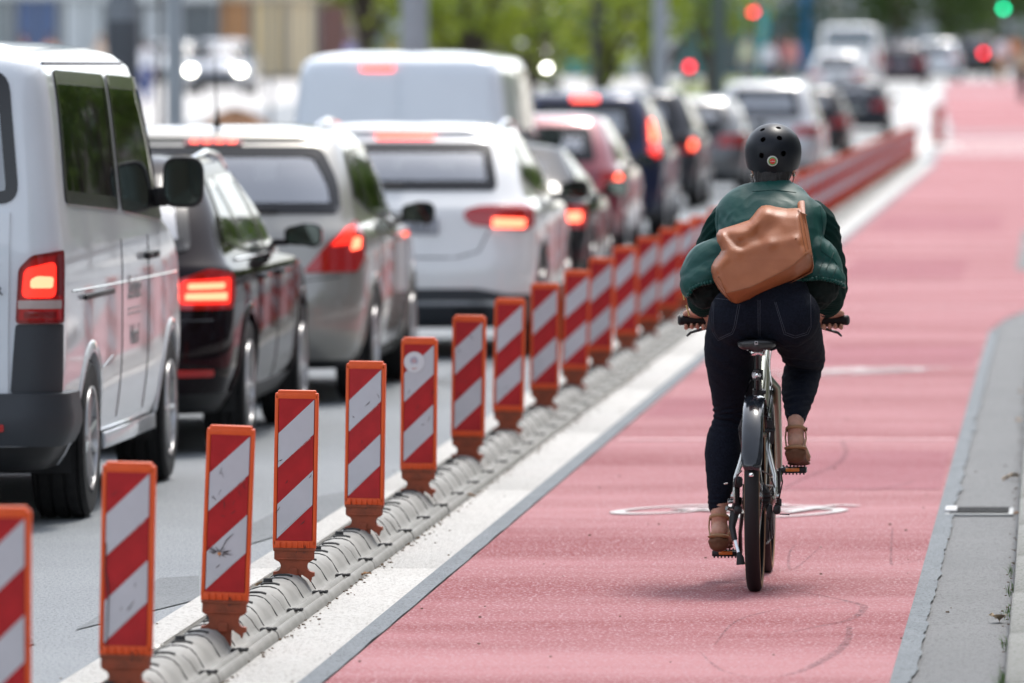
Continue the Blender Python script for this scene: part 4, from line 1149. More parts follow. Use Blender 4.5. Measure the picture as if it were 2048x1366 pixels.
b = MB(); b.box((0, bD.arc(0, .965).y - .02, .965), (.36, .03, .035), bev=.01); b.build('boot_handle', M_chrome, tD)
plate(tD, 0, bD.arc(0, .86).y - .014, .865, 'HH LK 422')
seam(bD, tD, 'arc', [(-.55, .70), (-.40, .66), (.40, .66), (.55, .70), (.62, .84)], wd=.010); seam(bD, tD, 'side', [(1.18, .5), (1.19, 1.04)]); seam(bD, tD, 'side', [(2.08, .3), (2.08, 1.02)])
for sg in (1, -1):
    b = MB(); b.tube([(sg * .60, .80, 1.44), (sg * .605, 1.0, 1.515), (sg * .60, 1.6, 1.545), (sg * .59, 2.25, 1.52), (sg * .60, 2.5, 1.45)], .016, n=8); b.build('roof_rail', M_chrome, tD)
mirror(tD, .985, 2.7, 1.06, 1, M_bplast, (.20, .14)); mirror(tD, -.985, 2.7, 1.06, -1, M_bplast, (.20, .14))
b = MB(); b.tube([bD.arc(-.25, 1.105) + Vector((0, -.02, 0)), bD.arc(.02, 1.12) + Vector((0, -.025, 0))], .012, n=6); b.build('wiper', M_bplast, tD)

# generic cars further up the queue
def queue_car(name, label, X, Y, col, L=4.3, W=.88, H=1.48, metal=.3, rake=.45, top=.70, lamp='round', lit=True, belt=.95, brake=False, res=.09, cat='car', rgl=None, rz=0, z=None, tail=.03):
    pm = paint(name + '_paint', col, metal, .28)
    t = thing(name, label, cat, (X, Y, zg(X, Y) if z is None else z), rz)
    hood = belt - .04
    bd = Body(car_tab(L, W, H, belt, hood, rake=rake, tail=tail, top=top), crown=.05, bow=.09, plan=.06, wheels=(.85, L - .9), wr=.32, res=res)
    zt = H - .05; f = (zt - belt)
    rwp = [(-.60, belt + .06), (.60, belt + .06), (.52, zt - .07), (-.52, zt - .07)]
    swp = [[(.55 + tail, belt + .10), (1.95, belt + .05), (1.92, zt - .05), (.40 + rake + tail, zt - .06)], [(2.02, belt + .05), (2.85, belt + .03), (2.3, zt - .06), (1.98, zt - .05)]]
    dressing(t, bd, pm, belt, rwp, swp, [(-.66, belt + .05), (.66, belt + .05), (.56, zt - .06), (-.56, zt - .06)], plastic_z=.28, gl_rear=rgl)
    seats(t, bd, (1.7,), belt + .03, 2, .18)
    if lamp == 'tall':
        out = [(.76, belt - .12), (.98, belt - .10), (.90, belt + .38), (.76, belt + .40), (.72, belt + .2)]; li = [(.78, belt + .06), (.90, belt + .08), (.86, belt + .30), (.78, belt + .30)]
        gl = [(.78, belt - .10), (.92, belt - .08), (.92, belt + .02), (.78, belt + .02)]
    elif lamp == 'round':
        out = [(.62, belt - .22), (.95, belt - .22), (.98, belt - .05), (.66, belt - .03)]; c = (.86, belt - .12); gl = None
        li = [(c[0] + .055 * math.cos(a), c[1] + .06 * math.sin(a)) for a in np.linspace(0, 2 * PI, 9)[:-1]]
    else:
        out = [(.45, belt - .22), (.95, belt - .22), (.98, belt - .04), (.50, belt - .06)]; li = [(.62, belt - .17), (.88, belt - .17), (.88, belt - .10), (.62, belt - .10)]; gl = None
    if lit: lit_lamp(bd, t, out, [li], glow=gl)
    else: lit_lamp(bd, t, out, [li], glow=None, lens=M_lens, litm=M_lensd)
    if brake: bd.strip('high_brake_lamp', M_litc, t, 'arc', -.15, .15, zt - .055, zt - .015, off=.014, depth=.02, n=8)
    plate(t, 0, bd.arc(0, belt - .2).y - .012, belt - .2, 'HH')
    mirror(t, W + .07, 2.6, belt + .05, 1, pm if res > .1 else M_bplast, (.2, .14)); mirror(t, -W - .07, 2.6, belt + .05, -1, pm if res > .1 else M_bplast, (.2, .14))
    return t, bd

queue_car('coupe_car', 'low dark coupe with one lit brake light showing beside the white crossover', -4.42, 60.9, (.012, .012, .014), L=4.1, H=1.30, belt=.88, rake=.75, lamp='wide')
# E: big white delivery van
P_E = paint('pale_van_paint', (.74, .79, .84), 0, .35)
vE, bE, kE = van('van', 'tall pale delivery van with closed blank rear doors above the white crossover', -5.66, 69.0, P_E, L=5.0, H=2.02, W=.985, res=.07, kind='E')
interior(vE, bE, 1.1, 3.3, 4.0)
for sg in (-1, 1):
    a0, a1 = (.012, .80) if sg > 0 else (-.80, -.012)
    o = bE.strip('rear_door', P_E, vE, 'arc', a0, a1, .45, 1.86, off=.016, depth=.016, n=16, nz=12)
    bE.patch('door_panel', P_E, o, 'arc', [(sg * .07, 1.15), (sg * .70, 1.15), (sg * .67, 1.80), (sg * .07, 1.80)], off=.024, depth=.012, r=.08, dens=.05)
    bE.patch('tail_lamp', M_lens, vE, 'arc', [(sg * .84, .8), (sg * .97, .8), (sg * .97, 1.2), (sg * .84, 1.2)], off=.014, depth=.02, r=.02)
    for yw in (.95, 3.95): bE.arch(P_E, vE, yw, sg); wheel(vE, sg * .86, yw, .335, .23, sg, 1)
bE.strip('bumper', M_plast, vE, 'arc', -1.2, 1.2, .32, .46, off=.05, depth=.07, n=30)
bE.strip('high_brake_lamp', M_litc, vE, 'arc', -.335, -.055, 1.868, 1.905, off=.03, depth=.03, n=8)
mirror(vE, 1.10, 3.55, 1.26, 1, M_bplast, (.22, .20), True); mirror(vE, -1.10, 3.55, 1.26, -1, M_bplast, (.22, .20), True)
seam(bE, vE, 'side', [(3.0, .4), (3.02, 1.2)])

queue_car('red_hatchback', 'dark red small car with one round lit lamp, behind the white delivery van', -4.97, 76.6, (.22, .035, .05), H=1.44, W=.86, lamp='round', belt=.92)
queue_car('people_carrier', 'dark blue people carrier with tall lit tail lamp and bright roof brake light', -5.17, 87.8, (.022, .028, .06), L=4.5, H=1.62, W=.90, lamp='tall', belt=1.0, brake=True, rake=.34)
queue_car('estate_car', 'dark grey estate with a round lit lamp left of the rider helmet', -5.57, 105.5, (.05, .052, .058), L=4.6, H=1.60, W=.91, lamp='round', belt=.98, rake=.40)
queue_car('saloon_car', 'grey car with unlit lamps, half hidden left of the silver estate', -5.35, 117, (.10, .105, .11), L=4.5, H=1.46, W=.90, lamp='wide', lit=False)
queue_car('estate_car', 'silver white roofed estate with bright rear window above the rider helmet', -4.62, 128.5, (.50, .51, .52), L=4.6, H=1.66, W=.90, lamp='wide', lit=False, belt=1.0, rake=.42)
queue_car('hatchback_car', 'dark brown grey hatchback just right of the silver estate', -4.90, 158, (.035, .033, .035), L=4.2, H=1.50, W=.88, lamp='wide', lit=False)
queue_car('saloon_car', 'black car at the head of the queue by the end of the beacon row', -5.10, 207, (.02, .024, .032), L=4.5, H=1.50, W=.91, lamp='wide', lit=False, z=.08)
# beyond the junction
vN, bN, _ = van('van', 'far white van standing beyond the junction behind the queue', -6.25, 246, P_W, L=5.0, H=2.05, W=1.0, res=.12, kind='A')
for sg in (-1, 1):
    bN.patch('tail_lamp', M_lens, vN, 'arc', [(sg * .84, .8), (sg * .97, .8), (sg * .97, 1.2), (sg * .84, 1.2)], off=.014, depth=.02, r=.02)
    for yw in (.95, 3.95): bN.arch(P_W, vN, yw, sg); wheel(vN, sg * .86, yw, .335, .23, sg, 1)
queue_car('estate_car', 'far white estate in front of the far white van', -6.25, 232, (.66, .67, .68), H=1.5, W=.9, metal=0, lamp='wide', lit=False, res=.14)
queue_car('saloon_car', 'far dark purple grey car right of the far white van', -4.95, 262, (.05, .035, .045), H=1.45, W=.88, lamp='wide', lit=False, res=.14)
queue_car('hatchback_car', 'far white hatchback by itself near the green traffic light', -4.15, 288, (.62, .66, .70), H=1.5, W=.9, metal=0, lamp='wide', lit=False, res=.14)
queue_car('suv_car', 'far black car with two lit red lamps beside the far white hatchback', -3.05, 318, (.02, .02, .022), H=1.72, W=.95, lamp='round', lit=True, res=.14, belt=1.1)
queue_car('grey_car', 'far pale grey car behind the far white hatchback', -4.2, 352, (.40, .41, .42), H=1.6, W=.92, metal=0, lamp='wide', lit=False, res=.14)
# oncoming cars with headlights (seen from the front)
def oncoming(name, label, X, Y, col, lit=True, H=1.5, W=.9, L=4.3, metal=0):
    t, bd = queue_car(name, label, X, Y, col, L=L, H=H, W=W, metal=metal, lamp='wide', lit=False, res=.12, rz=PI)
    for sg in (-1, 1):
        p = bd.front(sg * .66, .68); b = MB(); b.sphere((p.x, p.y - .04, .68), (.15, .08, .08), n=10); b.build('headlight', M_head if lit else M_alloy, t)
    b = MB(); p = bd.front(0, .5); b.box((0, p.y, .48), (1.1, .05, .2), bev=.03); b.box((0, p.y + .01, .26), (1.5, .05, .12), bev=.03); b.build('grille', M_gloss, t)
    return t
oncoming('white_car', 'oncoming white car with both headlights on, behind the grey posts at left', -23.3, 226, (.28, .30, .34), H=1.55)
oncoming('white_car', 'far pale car on the cross street left of the delivery van', -20.2, 262, (.70, .70, .66), lit=False)
oncoming('white_car', 'white car parked in the far background between the grey post and headlights', -27.4, 250, (.66, .70, .72), lit=False, W=.95)
oncoming('hatchback_car', 'far oncoming car whose headlight sparkles beside the delivery van roof', -15.6, 240, (.10, .11, .12), H=1.5)

# ================================================================== bicycle (origin at the rear tyre's contact point)
BX, BY = -1.071, 28.77
bike = thing('bicycle', 'city bicycle ridden away from the camera, black rear mudguard and side stand', 'bicycle', (BX, BY, 0))
M_frame = mat('frame_olive_silver', (.30, .31, .24), .3, metal=.75, coat=.6)
M_silver = mat('silver_tube', (.50, .50, .47), .25, metal=.9)
M_fend = mat('mudguard_black', (.012, .015, .020), .16, coat=.6, var=.3, vscale=25)
M_drv = mat('drivetrain', (.022, .022, .024), .4, metal=.35)
M_btyre = mat('bike_tyre', (.009, .009, .010), .7, bump=.3, bscale=200)
M_gum = mat('gum_wall', (.34, .22, .12), .7)
WR = .347
def bwheel(y):
    b = MB(); c = (0, y, WR); rt = .027
    pf = [(WR - rt + rt * math.cos(a), rt * math.sin(a)) for a in np.linspace(-2.25, 2.25, 17)]
    b.lathe(pf, c=c, axis='X', n=72); t = b.build('tyre', M_btyre, bike)
    for sg in (-1, 1):
        g_ = MB(); pf = [(WR - rt + (rt + .0006) * math.cos(a), sg * (rt + .0006) * math.sin(a)) for a in np.linspace(1.25, 2.1, 6)]; g_.lathe(pf, c=c, axis='X', n=72); g_.build('sidewall', M_gum, t)
    r_ = MB(); r_.lathe([(WR - .045, -.011), (WR - .062, -.009), (WR - .066, 0), (WR - .062, .009), (WR - .045, .011), (WR - .048, 0), (WR - .045, -.011)], c=c, axis='X', n=60); r_.build('rim', M_drv, t)
    s_ = MB()
    for i in range(32):
        a = 2 * PI * i / 32; sg = 1 if i % 2 else -1; a2 = a + (.5 if i % 4 < 2 else -.5)
        s_.tube([(sg * .03, y + .02 * math.cos(a2), WR + .02 * math.sin(a2)), (0, y + (WR - .062) * math.cos(a), WR + (WR - .062) * math.sin(a))], .0011, n=4, cap=False)
    s_.tube([(-.035, y, WR), (.035, y, WR)], .018, n=12); s_.build('spokes', M_silver, t)
    return t
bwheel(0); bwheel(1.08)
# rear mudguard: curved channel over the tyre, ends 18 deg above the axle
def guard(y, a0, a1, name, wd=.0385):
    b = MB(); n = 34; m = 10
    for i in range(n + 1):
        a = R(lerp(a0, a1, i / n)); e = 1
        tip = min(i / 2.6, 1.0); wd2 = wd * (.62 + .38 * math.sqrt(max(0, 1 - (1 - tip) ** 2)))
        for j in range(m + 1):
            t = -1 + 2 * j / m; x = wd2 * math.sin(t * 1.35) / math.sin(1.35); rr = WR + .020 - .020 * (1 - math.cos(t * 1.35))
            b.v.append((x, y + rr * math.cos(a), WR + rr * math.sin(a)))
    for i in range(n):
        for j in range(m): b.f.append((i * (m + 1) + j, i * (m + 1) + j + 1, (i + 1) * (m + 1) + j + 1, (i + 1) * (m + 1) + j))
    o = b.build(name, M_fend, bike, angle=80); md = o.modifiers.new('t', 'SOLIDIFY'); md.thickness = .0025; return o
mg = guard(0, 162, 35, 'mudguard')
b = MB(); a = R(165); p = Vector((0, (WR + .022) * math.cos(a), WR + (WR + .022) * math.sin(a))); b.lathe([(.0005, -.006), (.006, -.005), (.009, -.001), (.009, .003)], c=p, axis='Y', n=12); b.build('bolt', M_chrome, mg)
guard(1.08, 150, 20, 'mudguard', .034)
def T(name, pts, r, m, n=12, parent=bike, ref=(1, 0, 0)):
    b = MB(); b.tube(pts, r, n=n, ref=ref); return b.build(name, m, parent)
BB = Vector((0, .44, .268)); SC = Vector((0, .30, .69))
T('seat_tube', [BB, (0, .30, .70)], .0165, M_frame)
T('seatpost', [(0, .302, .66), (0, .262, .80), (0, .248, .865)], [.0155, .0145, .0145], M_gloss)
b = MB(); b.tube([(0, .293, .70), (0, .287, .722)], .021, n=14); b.box((.022, .29, .712), (.014, .03, .016), bev=.004); b.build('seat_clamp', M_drv, bike)
b = MB(); b.tube([(0, .262, .828), (0, .259, .845)], .0165, n=14); b.build('post_ring', M_silver, bike)
T('top_tube', [(.003, .30, .66), (.004, .62, .80), (.004, .93, .865)], [.017, .018, .019], M_frame)
T('down_tube', [BB, (0, .70, .53), (0, .94, .80)], [.022, .023, .023], M_frame)
T('head_tube', [(0, .955, .76), (0, .925, .90)], .020, M_frame)
for sg in (-1, 1):
    T('seat_stay', [(sg * .012, .295, .69), (sg * .034, .262, .645), (sg * .046, .22, .585), (sg * .043, .15, .51), (sg * .058, .10, .455), (sg * .071, .05, .415), (sg * .074, 0, .35)], [.010, .0105, .0105, .0105, .010, .009, .009], M_silver, n=10)
    T('chain_stay', [(sg * .030, .41, .27), (sg * .045, .30, .285), (sg * .066, .08, .335), (sg * .074, 0, .345)], [.012, .011, .010, .010], M_frame, n=10)
    T('fork', [(0, .96, .75), (sg * .045, .985, .70), (sg * .050, 1.03, .50), (sg * .052, 1.08, .345)], [.018, .016, .013, .010], M_frame, n=10)
    b = MB(); b.box((sg * .074, 0, .352), (.008, .045, .06), bev=.004); b.lathe([(.001, sg * .088), (.009, sg * .087), (.010, sg * .078)], c=(0, 0, WR), axis='X', n=10); b.build('dropout', M_silver, bike)
    # mudguard stay wire and V-brake arm with pad
    T('mudguard_stay', [(sg * .072, .0, .375), (sg * .060, -.12, .43), (sg * .036, -.315, .455)], .0028, M_drv, n=6)
    b = MB(); b.tube([(sg * .052, .17, .53), (sg * .060, .155, .585), (sg * .047, .15, .625)], [.008, .008, .006], n=8); b.box((sg * .040, .15, .578), (.020, .05, .014), bev=.004); b.tube([(sg * .05, .135, .578), (sg * .066, .135, .578)], .007, n=8); b.box((sg * .047, .145, .600), (.022, .018, .034), bev=.003)
    b.build('brake_arm', M_drv, bike)
T('brake_cable', [(-.047, .15, .628), (0, .145, .635), (.047, .15, .628)], .0022, M_drv, n=6)
T('brake_cable', [(.040, .15, .63), (.052, .26, .74), (.03, .60, .80), (.04, .86, .92)], .0024, M_gloss, n=6)
T('brake_cable', [(-.02, .20, .60), (-.045, .24, .70), (-.02, .50, .80), (-.04, .86, .92)], .0024, M_gloss, n=6)
b = MB(); b.box((0, .22, .56), (.10, .02, .02), bev=.006); b.build('stay_bridge', M_frame, bike)
# rear reflector and lamp on the seatpost
b = MB(); b.lathe([(.0005, -.020), (.013, -.018), (.019, -.010), (.020, .0)], c=(-.002, .262, .775), axis='Y', n=20); lampo = b.build('rear_lamp', mat('clear_reflector', (.55, .55, .56), .15, coat=1), bike)
b = MB(); b.lathe([(.0005, -.0225), (.007, -.0215), (.009, -.019)], c=(-.002, .262, .775), axis='Y', n=14); b.build('lens', M_chrome, lampo)
b = MB(); b.tube([(0, .262, .757), (0, .262, .795)], .020, n=14); b.build('lamp_band', M_gloss, bike)
# saddle
b = MB()
secs = [(.125, .010, .030), (.132, .052, .034), (.15, .069, .036), (.19, .072, .035), (.24, .052, .032), (.29, .030, .028), (.34, .021, .024), (.40, .017, .020), (.415, .008, .014)]
rings = []
for (y, hw, hh) in secs:
    ring = []
    for j in range(24):
        a = 2 * PI * j / 24; x = hw * math.cos(a); z = hh * math.sin(a); z = z * .42 if z > 0 else z * .95 * (abs(math.cos(a)) ** .4 if hw > .03 else 1)
        z += .012 * (1 - math.exp(-((y - .16) / .05) ** 2)) * 0 + (.004 * (abs(x) / .07) ** 2 if z > 0 else 0) - (.006 if y > .25 else 0)
        ring.append((x + .0, y, .893 + z))
    rings.append(ring)
b.v = [v for r_ in rings for v in r_]
for k in range(len(rings) - 1):
    for j in range(24): b.f.append((k * 24 + j, k * 24 + (j + 1) % 24, (k + 1) * 24 + (j + 1) % 24, (k + 1) * 24 + j))
b.f += [tuple(range(24)), tuple((len(rings) - 1) * 24 + j for j in range(24))]
sad = b.build('saddle', mat('saddle_black', (.014, .014, .015), .33, coat=.3), bike, angle=70)
b = MB()
for sg in (-1, 1): b.tube([(sg * .022, .36, .872), (sg * .024, .27, .850), (sg * .022, .20, .852), (sg * .032, .14, .872)], .0035, n=6)
b.box((0, .25, .857), (.05, .035, .022), bev=.006); b.build('saddle_rails', M_chrome, sad)
b = MB(); b.box((0, .120, .897), (.013, .006, .014), bev=.003); b.build('badge', mat('badge_grey', (.42, .42, .42), .4), sad)
b = MB(); b.box((0, .115, .8985), (.007, .002, .006)); b.build('badge_mark', M_gloss, sad)
# handlebar, stem, grips, levers
T('stem', [(0, .925, .90), (0, .92, .955), (0, .885, .965)], .017, M_drv)
T('handlebar', [(-.30, .868, .955), (-.16, .90, .958), (-.06, .915, .962), (.06, .915, .962), (.16, .90, .958), (.30, .868, .955)], .0125, M_gloss, ref=(0, 0, 1))
M_grip = mat('grip_rubber', (.010, .010, .011), .6)
for sg in (-1, 1):
    T('grip', [(sg * .192, .893, .957), (sg * .20, .889, .957), (sg * .28, .873, .956), (sg * .313, .866, .956), (sg * .318, .865, .956)], [.014, .0165, .0165, .019, .014], M_grip, ref=(0, 0, 1))
    T('brake_lever', [(sg * .175, .90, .945), (sg * .20, .925, .930), (sg * .25, .94, .915), (sg * .275, .935, .907), (sg * .288, .925, .895)], [.009, .0065, .006, .0055, .004], M_drv, n=8)
# cranks, pedals, chainring, cassette, derailleur, kick stand
def crank(sg, py, pz):
    x0, x1 = sg * .062, sg * .072; P = Vector((x1, py, pz))
    T('crank', [(x0, BB.y, BB.z), (x0 + sg * .01, (BB.y + py) / 2, (BB.z + pz) / 2), P], [(.008, .016), (.007, .013), (.008, .012)], M_drv, n=10)
    b = MB(); cx = sg * .127; px = P
    for dy in (-.045, .045): b.box((cx, py + dy, pz), (.092, .010, .020), bev=.003)
    for dx in (-.043, .043): b.box((cx + dx, py, pz), (.010, .094, .020), bev=.003)
    b.box((cx, py, pz), (.024, .09, .016)); b.tube([(px.x, py, pz), (cx - sg * .03, py, pz)], .008, n=8)
    for i in range(7): b.box((cx - .039 + i * .013, py - .050, pz - .011), (.006, .006, .008))
    for i in range(7): b.box((cx - .039 + i * .013, py + .050, pz + .011), (.006, .006, .008))
    o = b.build('pedal', M_drv, bike); q = MB(); q.box((cx - sg * .002, py - .0515, pz + .003), (.050, .005, .013), bev=.002); q.build('reflector', mat('amber', (.75, .22, .02), .3, coat=1), o)
PL, PR = Vector((-.127, .505, .112)), Vector((.127, .375, .424))
crank(-1, PL.y, PL.z); crank(1, PR.y, PR.z)
def gear(name, c, r, x, teeth, m=M_drv, th=.0025):
    b = MB(); poly = []
    for i in range(teeth * 2):
        a = PI * i / teeth; rr = r if i % 2 == 0 else r - .004; poly.append((c.y + rr * math.cos(a), c.z + rr * math.sin(a)))
    b.prism(poly, x - th / 2, x + th / 2, axis='X'); return b.build(name, m, bike, smooth=False)
gear('chainring', BB, .094, .047, 42); gear('chainring', BB, .075, .039, 34); gear('chain_guard', BB, .099, .053, 30)
for i in range(7): gear('sprocket', Vector((0, 0, WR)), .052 - i * .005, .030 + i * .0042, 22 - i * 2)
b = MB()
def chain(pts, x0, x1):
    L_ = 0; k = 0
    for i in range(len(pts) - 1):
        a, c_ = Vector(pts[i]), Vector(pts[i + 1]); d = c_ - a; n = max(1, int(d.length / .0127))
        for j in range(n):
            t = (j + .5) / n; p = a + d * t; x = lerp(x0, x1, (i + t) / (len(pts) - 1)); k += 1
            b.box((x, p.y, p.z), (.006 if k % 2 else .0085, .010, .006), bev=.0015)
arcp = [(0, BB.y + .094 * math.cos(a), BB.z + .094 * math.sin(a)) for a in np.linspace(PI * .55, -PI * .58, 14)]
chain([(0, 0, WR + .04), (0, BB.y - .02, BB.z + .094)], .04, .047); chain(arcp, .047, .047); chain([arcp[-1], (0, .03, .175)], .047, .043)
b.build('chain', mat('chain_steel', (.25, .24, .23), .35, metal=.9), bike)
b = MB(); b.box((.052, .005, .292), (.022, .04, .055), bev=.008); b.box((.045, .015, .245), (.007, .03, .11), bev=.003); b.box((.058, .015, .245), (.006, .03, .11), bev=.003); b.box((.080, -.005, .30), (.026, .05, .035), bev=.010); b.box((.088, .005, .325), (.016, .03, .03), bev=.006); b.build('derailleur', M_drv, bike)
gear('jockey_wheel', Vector((0, .012, .285)), .020, .050, 11); gear('jockey_wheel', Vector((0, .025, .205)), .020, .050, 11)
b = MB(); b.tube([(.085, -.01, .33), (.10, -.02, .40), (.09, .05, .44)], .0025, n=6); b.tube([(.09, -.03, .285), (.125, -.03, .283)], .0022, n=6); b.build('gear_cable', M_gloss, bike)
b = MB(); b.lathe([(.001, -.046), (.045, -.044), (.047, -.036), (.047, -.026), (.001, -.024)], c=(0, 0, WR), axis='X', n=22); b.box((-.068, .02, .350), (.024, .05, .105), bev=.006); b.box((-.060, -.02, .40), (.032, .04, .04), bev=.010); b.box((-.060, -.03, .30), (.030, .03, .03), bev=.010); b.box((-.085, .01, .33), (.03, .018, .018), bev=.006); b.build('brake_hub', M_drv, bike)
b = MB(); b.tube([(-.078, .0, .33), (-.098, -.005, .325)], .006, n=8); b.tube([(-.078, .01, .30), (-.103, -.01, .305)], .008, n=8); b.tube([(-.098, -.01, .395), (-.112, -.01, .392)], .003, n=6); b.build('axle_nuts', M_silver, bike)
b = MB(); b.tube([(-.060, .02, .345), (-.075, .015, .285), (-.083, .01, .235), (-.073, -.005, .19)], [(.014, .012), (.017, .012), (.012, .010), (.010, .009)], n=10); ks = b.build('kick_stand', M_drv, bike)
b = MB(); b.tube([(-.075, .0, .20), (-.056, -.03, .135)], .006, n=8); b.build('stand_leg', M_chrome, ks)
b = MB(); b.tube([(-.058, -.026, .145), (-.052, -.035, .128), (-.050, -.038, .103)], [(.008, .008), (.013, .010), (.016, .012)], n=10); b.build('stand_foot', M_grip, ks)

# ================================================================== the rider
def lz(x, y, ly):
    p = at(x, y, BY + ly); return p.x - BX, p.z
rider = thing('person', 'cyclist seen from behind in a green jacket, dark jeans, tan sandals and black helmet', 'person', (BX, BY, 0))
def skin_mat():
    m = mat('skin', (.50, .27, .19), .5, var=.12, vscale=40); p = m.node_tree.nodes['Principled BSDF']; p.inputs['Subsurface Weight'].default_value = .15; p.inputs['Subsurface Radius'].default_value = (.02, .008, .004); return m
M_skin = skin_mat()
# joints
HIPL, HIPR = (-.075, .28, .95), (.125, .28, .95)
KNL, ANL = (-.100, .53, .60), (-.146, .405, .245)
KNR, ANR = (.155, .64, .80), (.138, .285, .575)
SHL, SHR = (-.142, .50, 1.352), (.226, .50, 1.352)
ELL, ELR = (-.222, .63, 1.125), (.262, .63, 1.125)
WRL, WRR = (-.222, .815, .990), (.237, .815, .990)
B_ = MB()
B_.limb([(.025, .27, .99, .12, .09), (.03, .33, 1.08, .11, .08), (.038, .44, 1.25, .12, .08), (.043, .50, 1.34, .11, .06), (.045, .53, 1.43, .055, .05)], n=28)
B_.limb([(.045, .53, 1.41, .052), (.045, .545, 1.47, .048, .052), (.045, .565, 1.52, .046, .05)], n=24)
HC = Vector((.045, .60, 1.565))
B_.sphere((HC.x, HC.y, HC.z), (.074, .094, .112)); B_.sphere((HC.x, HC.y + .03, HC.z - .055), (.058, .062, .06))
B_.limb([(HC.x, HC.y + .085, HC.z + .01, .009), (HC.x, HC.y + .108, HC.z - .025, .013), (HC.x, HC.y + .095, HC.z - .032, .011)], n=10)
for sg in (-1, 1):
    B_.limb([(HC.x + sg * .070, HC.y - .005, HC.z - .005, .009, .016), (HC.x + sg * .078, HC.y - .012, HC.z - .030, .008, .020), (HC.x + sg * .071, HC.y - .002, HC.z - .058, .007, .010)], n=12)
for (S, E_, W2) in ((SHL, ELL, WRL), (SHR, ELR, WRR)):
    B_.limb([(S[0] * .93 + .003, S[1], S[2] - .02, .035), (*E_, .036)]); B_.limb([(*E_, .038), (*lerp(Vector(E_), Vector(W2), .45), .034), (*W2, .024, .020)])
# legs
B_.limb([(*HIPL, .07), (*KNL, .045)]); B_.limb([(*KNL, .05), (*lerp(Vector(KNL), Vector(ANL), .3), .05), (ANL[0], ANL[1], ANL[2] + .05, .031, .033), (*ANL, .030, .034)])
B_.limb([(*HIPR, .07), (*KNR, .045)]); B_.limb([(*KNR, .05), (*lerp(Vector(KNR), Vector(ANR), .35), .045), (ANR[0], ANR[1] + .03, ANR[2] + .04, .031, .033), (*ANR, .030, .034)])
def foot(A, ball):
    a = Vector(A); bl = Vector(ball); heel = a + Vector((.0, -.030, -.045))
    B_.limb([(*heel, .029, .028), (*(heel + (bl - heel) * .3 + Vector((0, 0, .025))), .031, .036), (*(bl + Vector((0, -.02, .028))), .038, .024), (*(bl + Vector((0, .035, .016))), .040, .016)], n=18)
    B_.limb([(*a, .030, .033), (*(a + Vector((0, .02, -.035))), .031, .040), (*(a + (bl - a) * .55 + Vector((0, 0, .02))), .032, .024)], n=18)
    for k in range(5):
        x = bl.x + (k - 2) * .0165; L_ = .052 - abs(k - 1.2) * .006
        B_.limb([(x, bl.y + .03, bl.z + .016, .0085), (x, bl.y + .03 + L_, bl.z + .010, .0075)], n=8)
    return heel, bl
BLL = (PL.x - .015, PL.y + .005, PL.z + .028); BLR = (PR.x + .018, PR.y + .005, PR.z + .028)
heL, bL_ = foot(ANL, BLL); heR, bR_ = foot(ANR, BLR)
# hands closed on the grips: palm over the bar, four fingers round it, thumb from the inner side
def hand(W2, sg):
    w2 = Vector(W2)
    gx = lambda x: .889 - (abs(x) - .20) * .2
    kn = []
    for k in range(4):
        ax = .292 - k * .0215; kn.append(Vector((sg * ax, gx(ax) - .006, .984 - .002 * (k in (0, 3)))))
    mid = Vector((sg * .258, .868, .985))
    B_.limb([(*(w2 - (mid - w2) * .5), .023, .019), (*w2, .025, .019), (*lerp(w2, mid, .55), .036, .018), (*mid, .043, .0145)], n=20, ref=(1, 0, 0))
    B_.limb([(*lerp(w2, mid, .4), .022, .016), (*(mid + Vector((0, .004, -.012))), .040, .012)], n=16)
    for k, kp in enumerate(kn):
        ln = (.85, 1.0, 1.08, .98)[k]; y0 = kp.y
        B_.limb([(kp.x, y0 - .012, kp.z - .002, .0095), (kp.x, y0 + .016 * ln, kp.z - .002, .0092), (kp.x * .995, y0 + .030 * ln, kp.z - .026, .0086), (kp.x * .99, y0 + .016, kp.z - .052, .0080), (kp.x * .99, y0 - .006, kp.z - .054, .0076), (kp.x * .99, y0 - .021 * ln, kp.z - .044, .0068)], n=10)
    B_.limb([(*(lerp(w2, mid, .35) + Vector((-sg * .018, 0, -.006))), .014), (sg * .212, .868, .968, .0125), (sg * .205, .878, .942, .0105), (sg * .222, .892, .932, .0088)], n=12)
hand(WRL, -1); hand(WRR, 1)
bodyme = remesh(B_, .0042, 2)
body = link('body', bodyme, rider, True, 180); bodyme.materials.append(M_skin)

# hair under the helmet
Hh = MB(); Hh.sphere((HC.x, HC.y - .006, HC.z - .005), (.078, .099, .108))
Hh.limb([(HC.x, HC.y - .040, HC.z - .02, .076, .060), (HC.x, HC.y - .066, HC.z - .065, .069, .055), (HC.x, HC.y - .082, HC.z - .100, .057, .046)], n=24)
def hd(c, n):
    return c + n * (.004 * noise.noise(Vector((c.x * 90, c.y * 90, c.z * 14))) + .002 * noise.noise(Vector((c.x * 260, c.y * 260, c.z * 30))))
# cut the hair back from the face
hm = remesh(Hh, .004, 2, hd)
bm = bmesh.new(); bm.from_mesh(hm)
bmesh.ops.delete(bm, geom=[v for v in bm.verts if v.co.y > HC.y + .045 and v.co.z < HC.z + .05], context='VERTS'); bm.to_mesh(hm); bm.free()
hair = link('hair', hm, rider, True, 180); hm.materials.append(mat('hair_dark', (.010, .007, .006), .45, bump=.8, bscale=160, stretch=(3, 3, .4)))

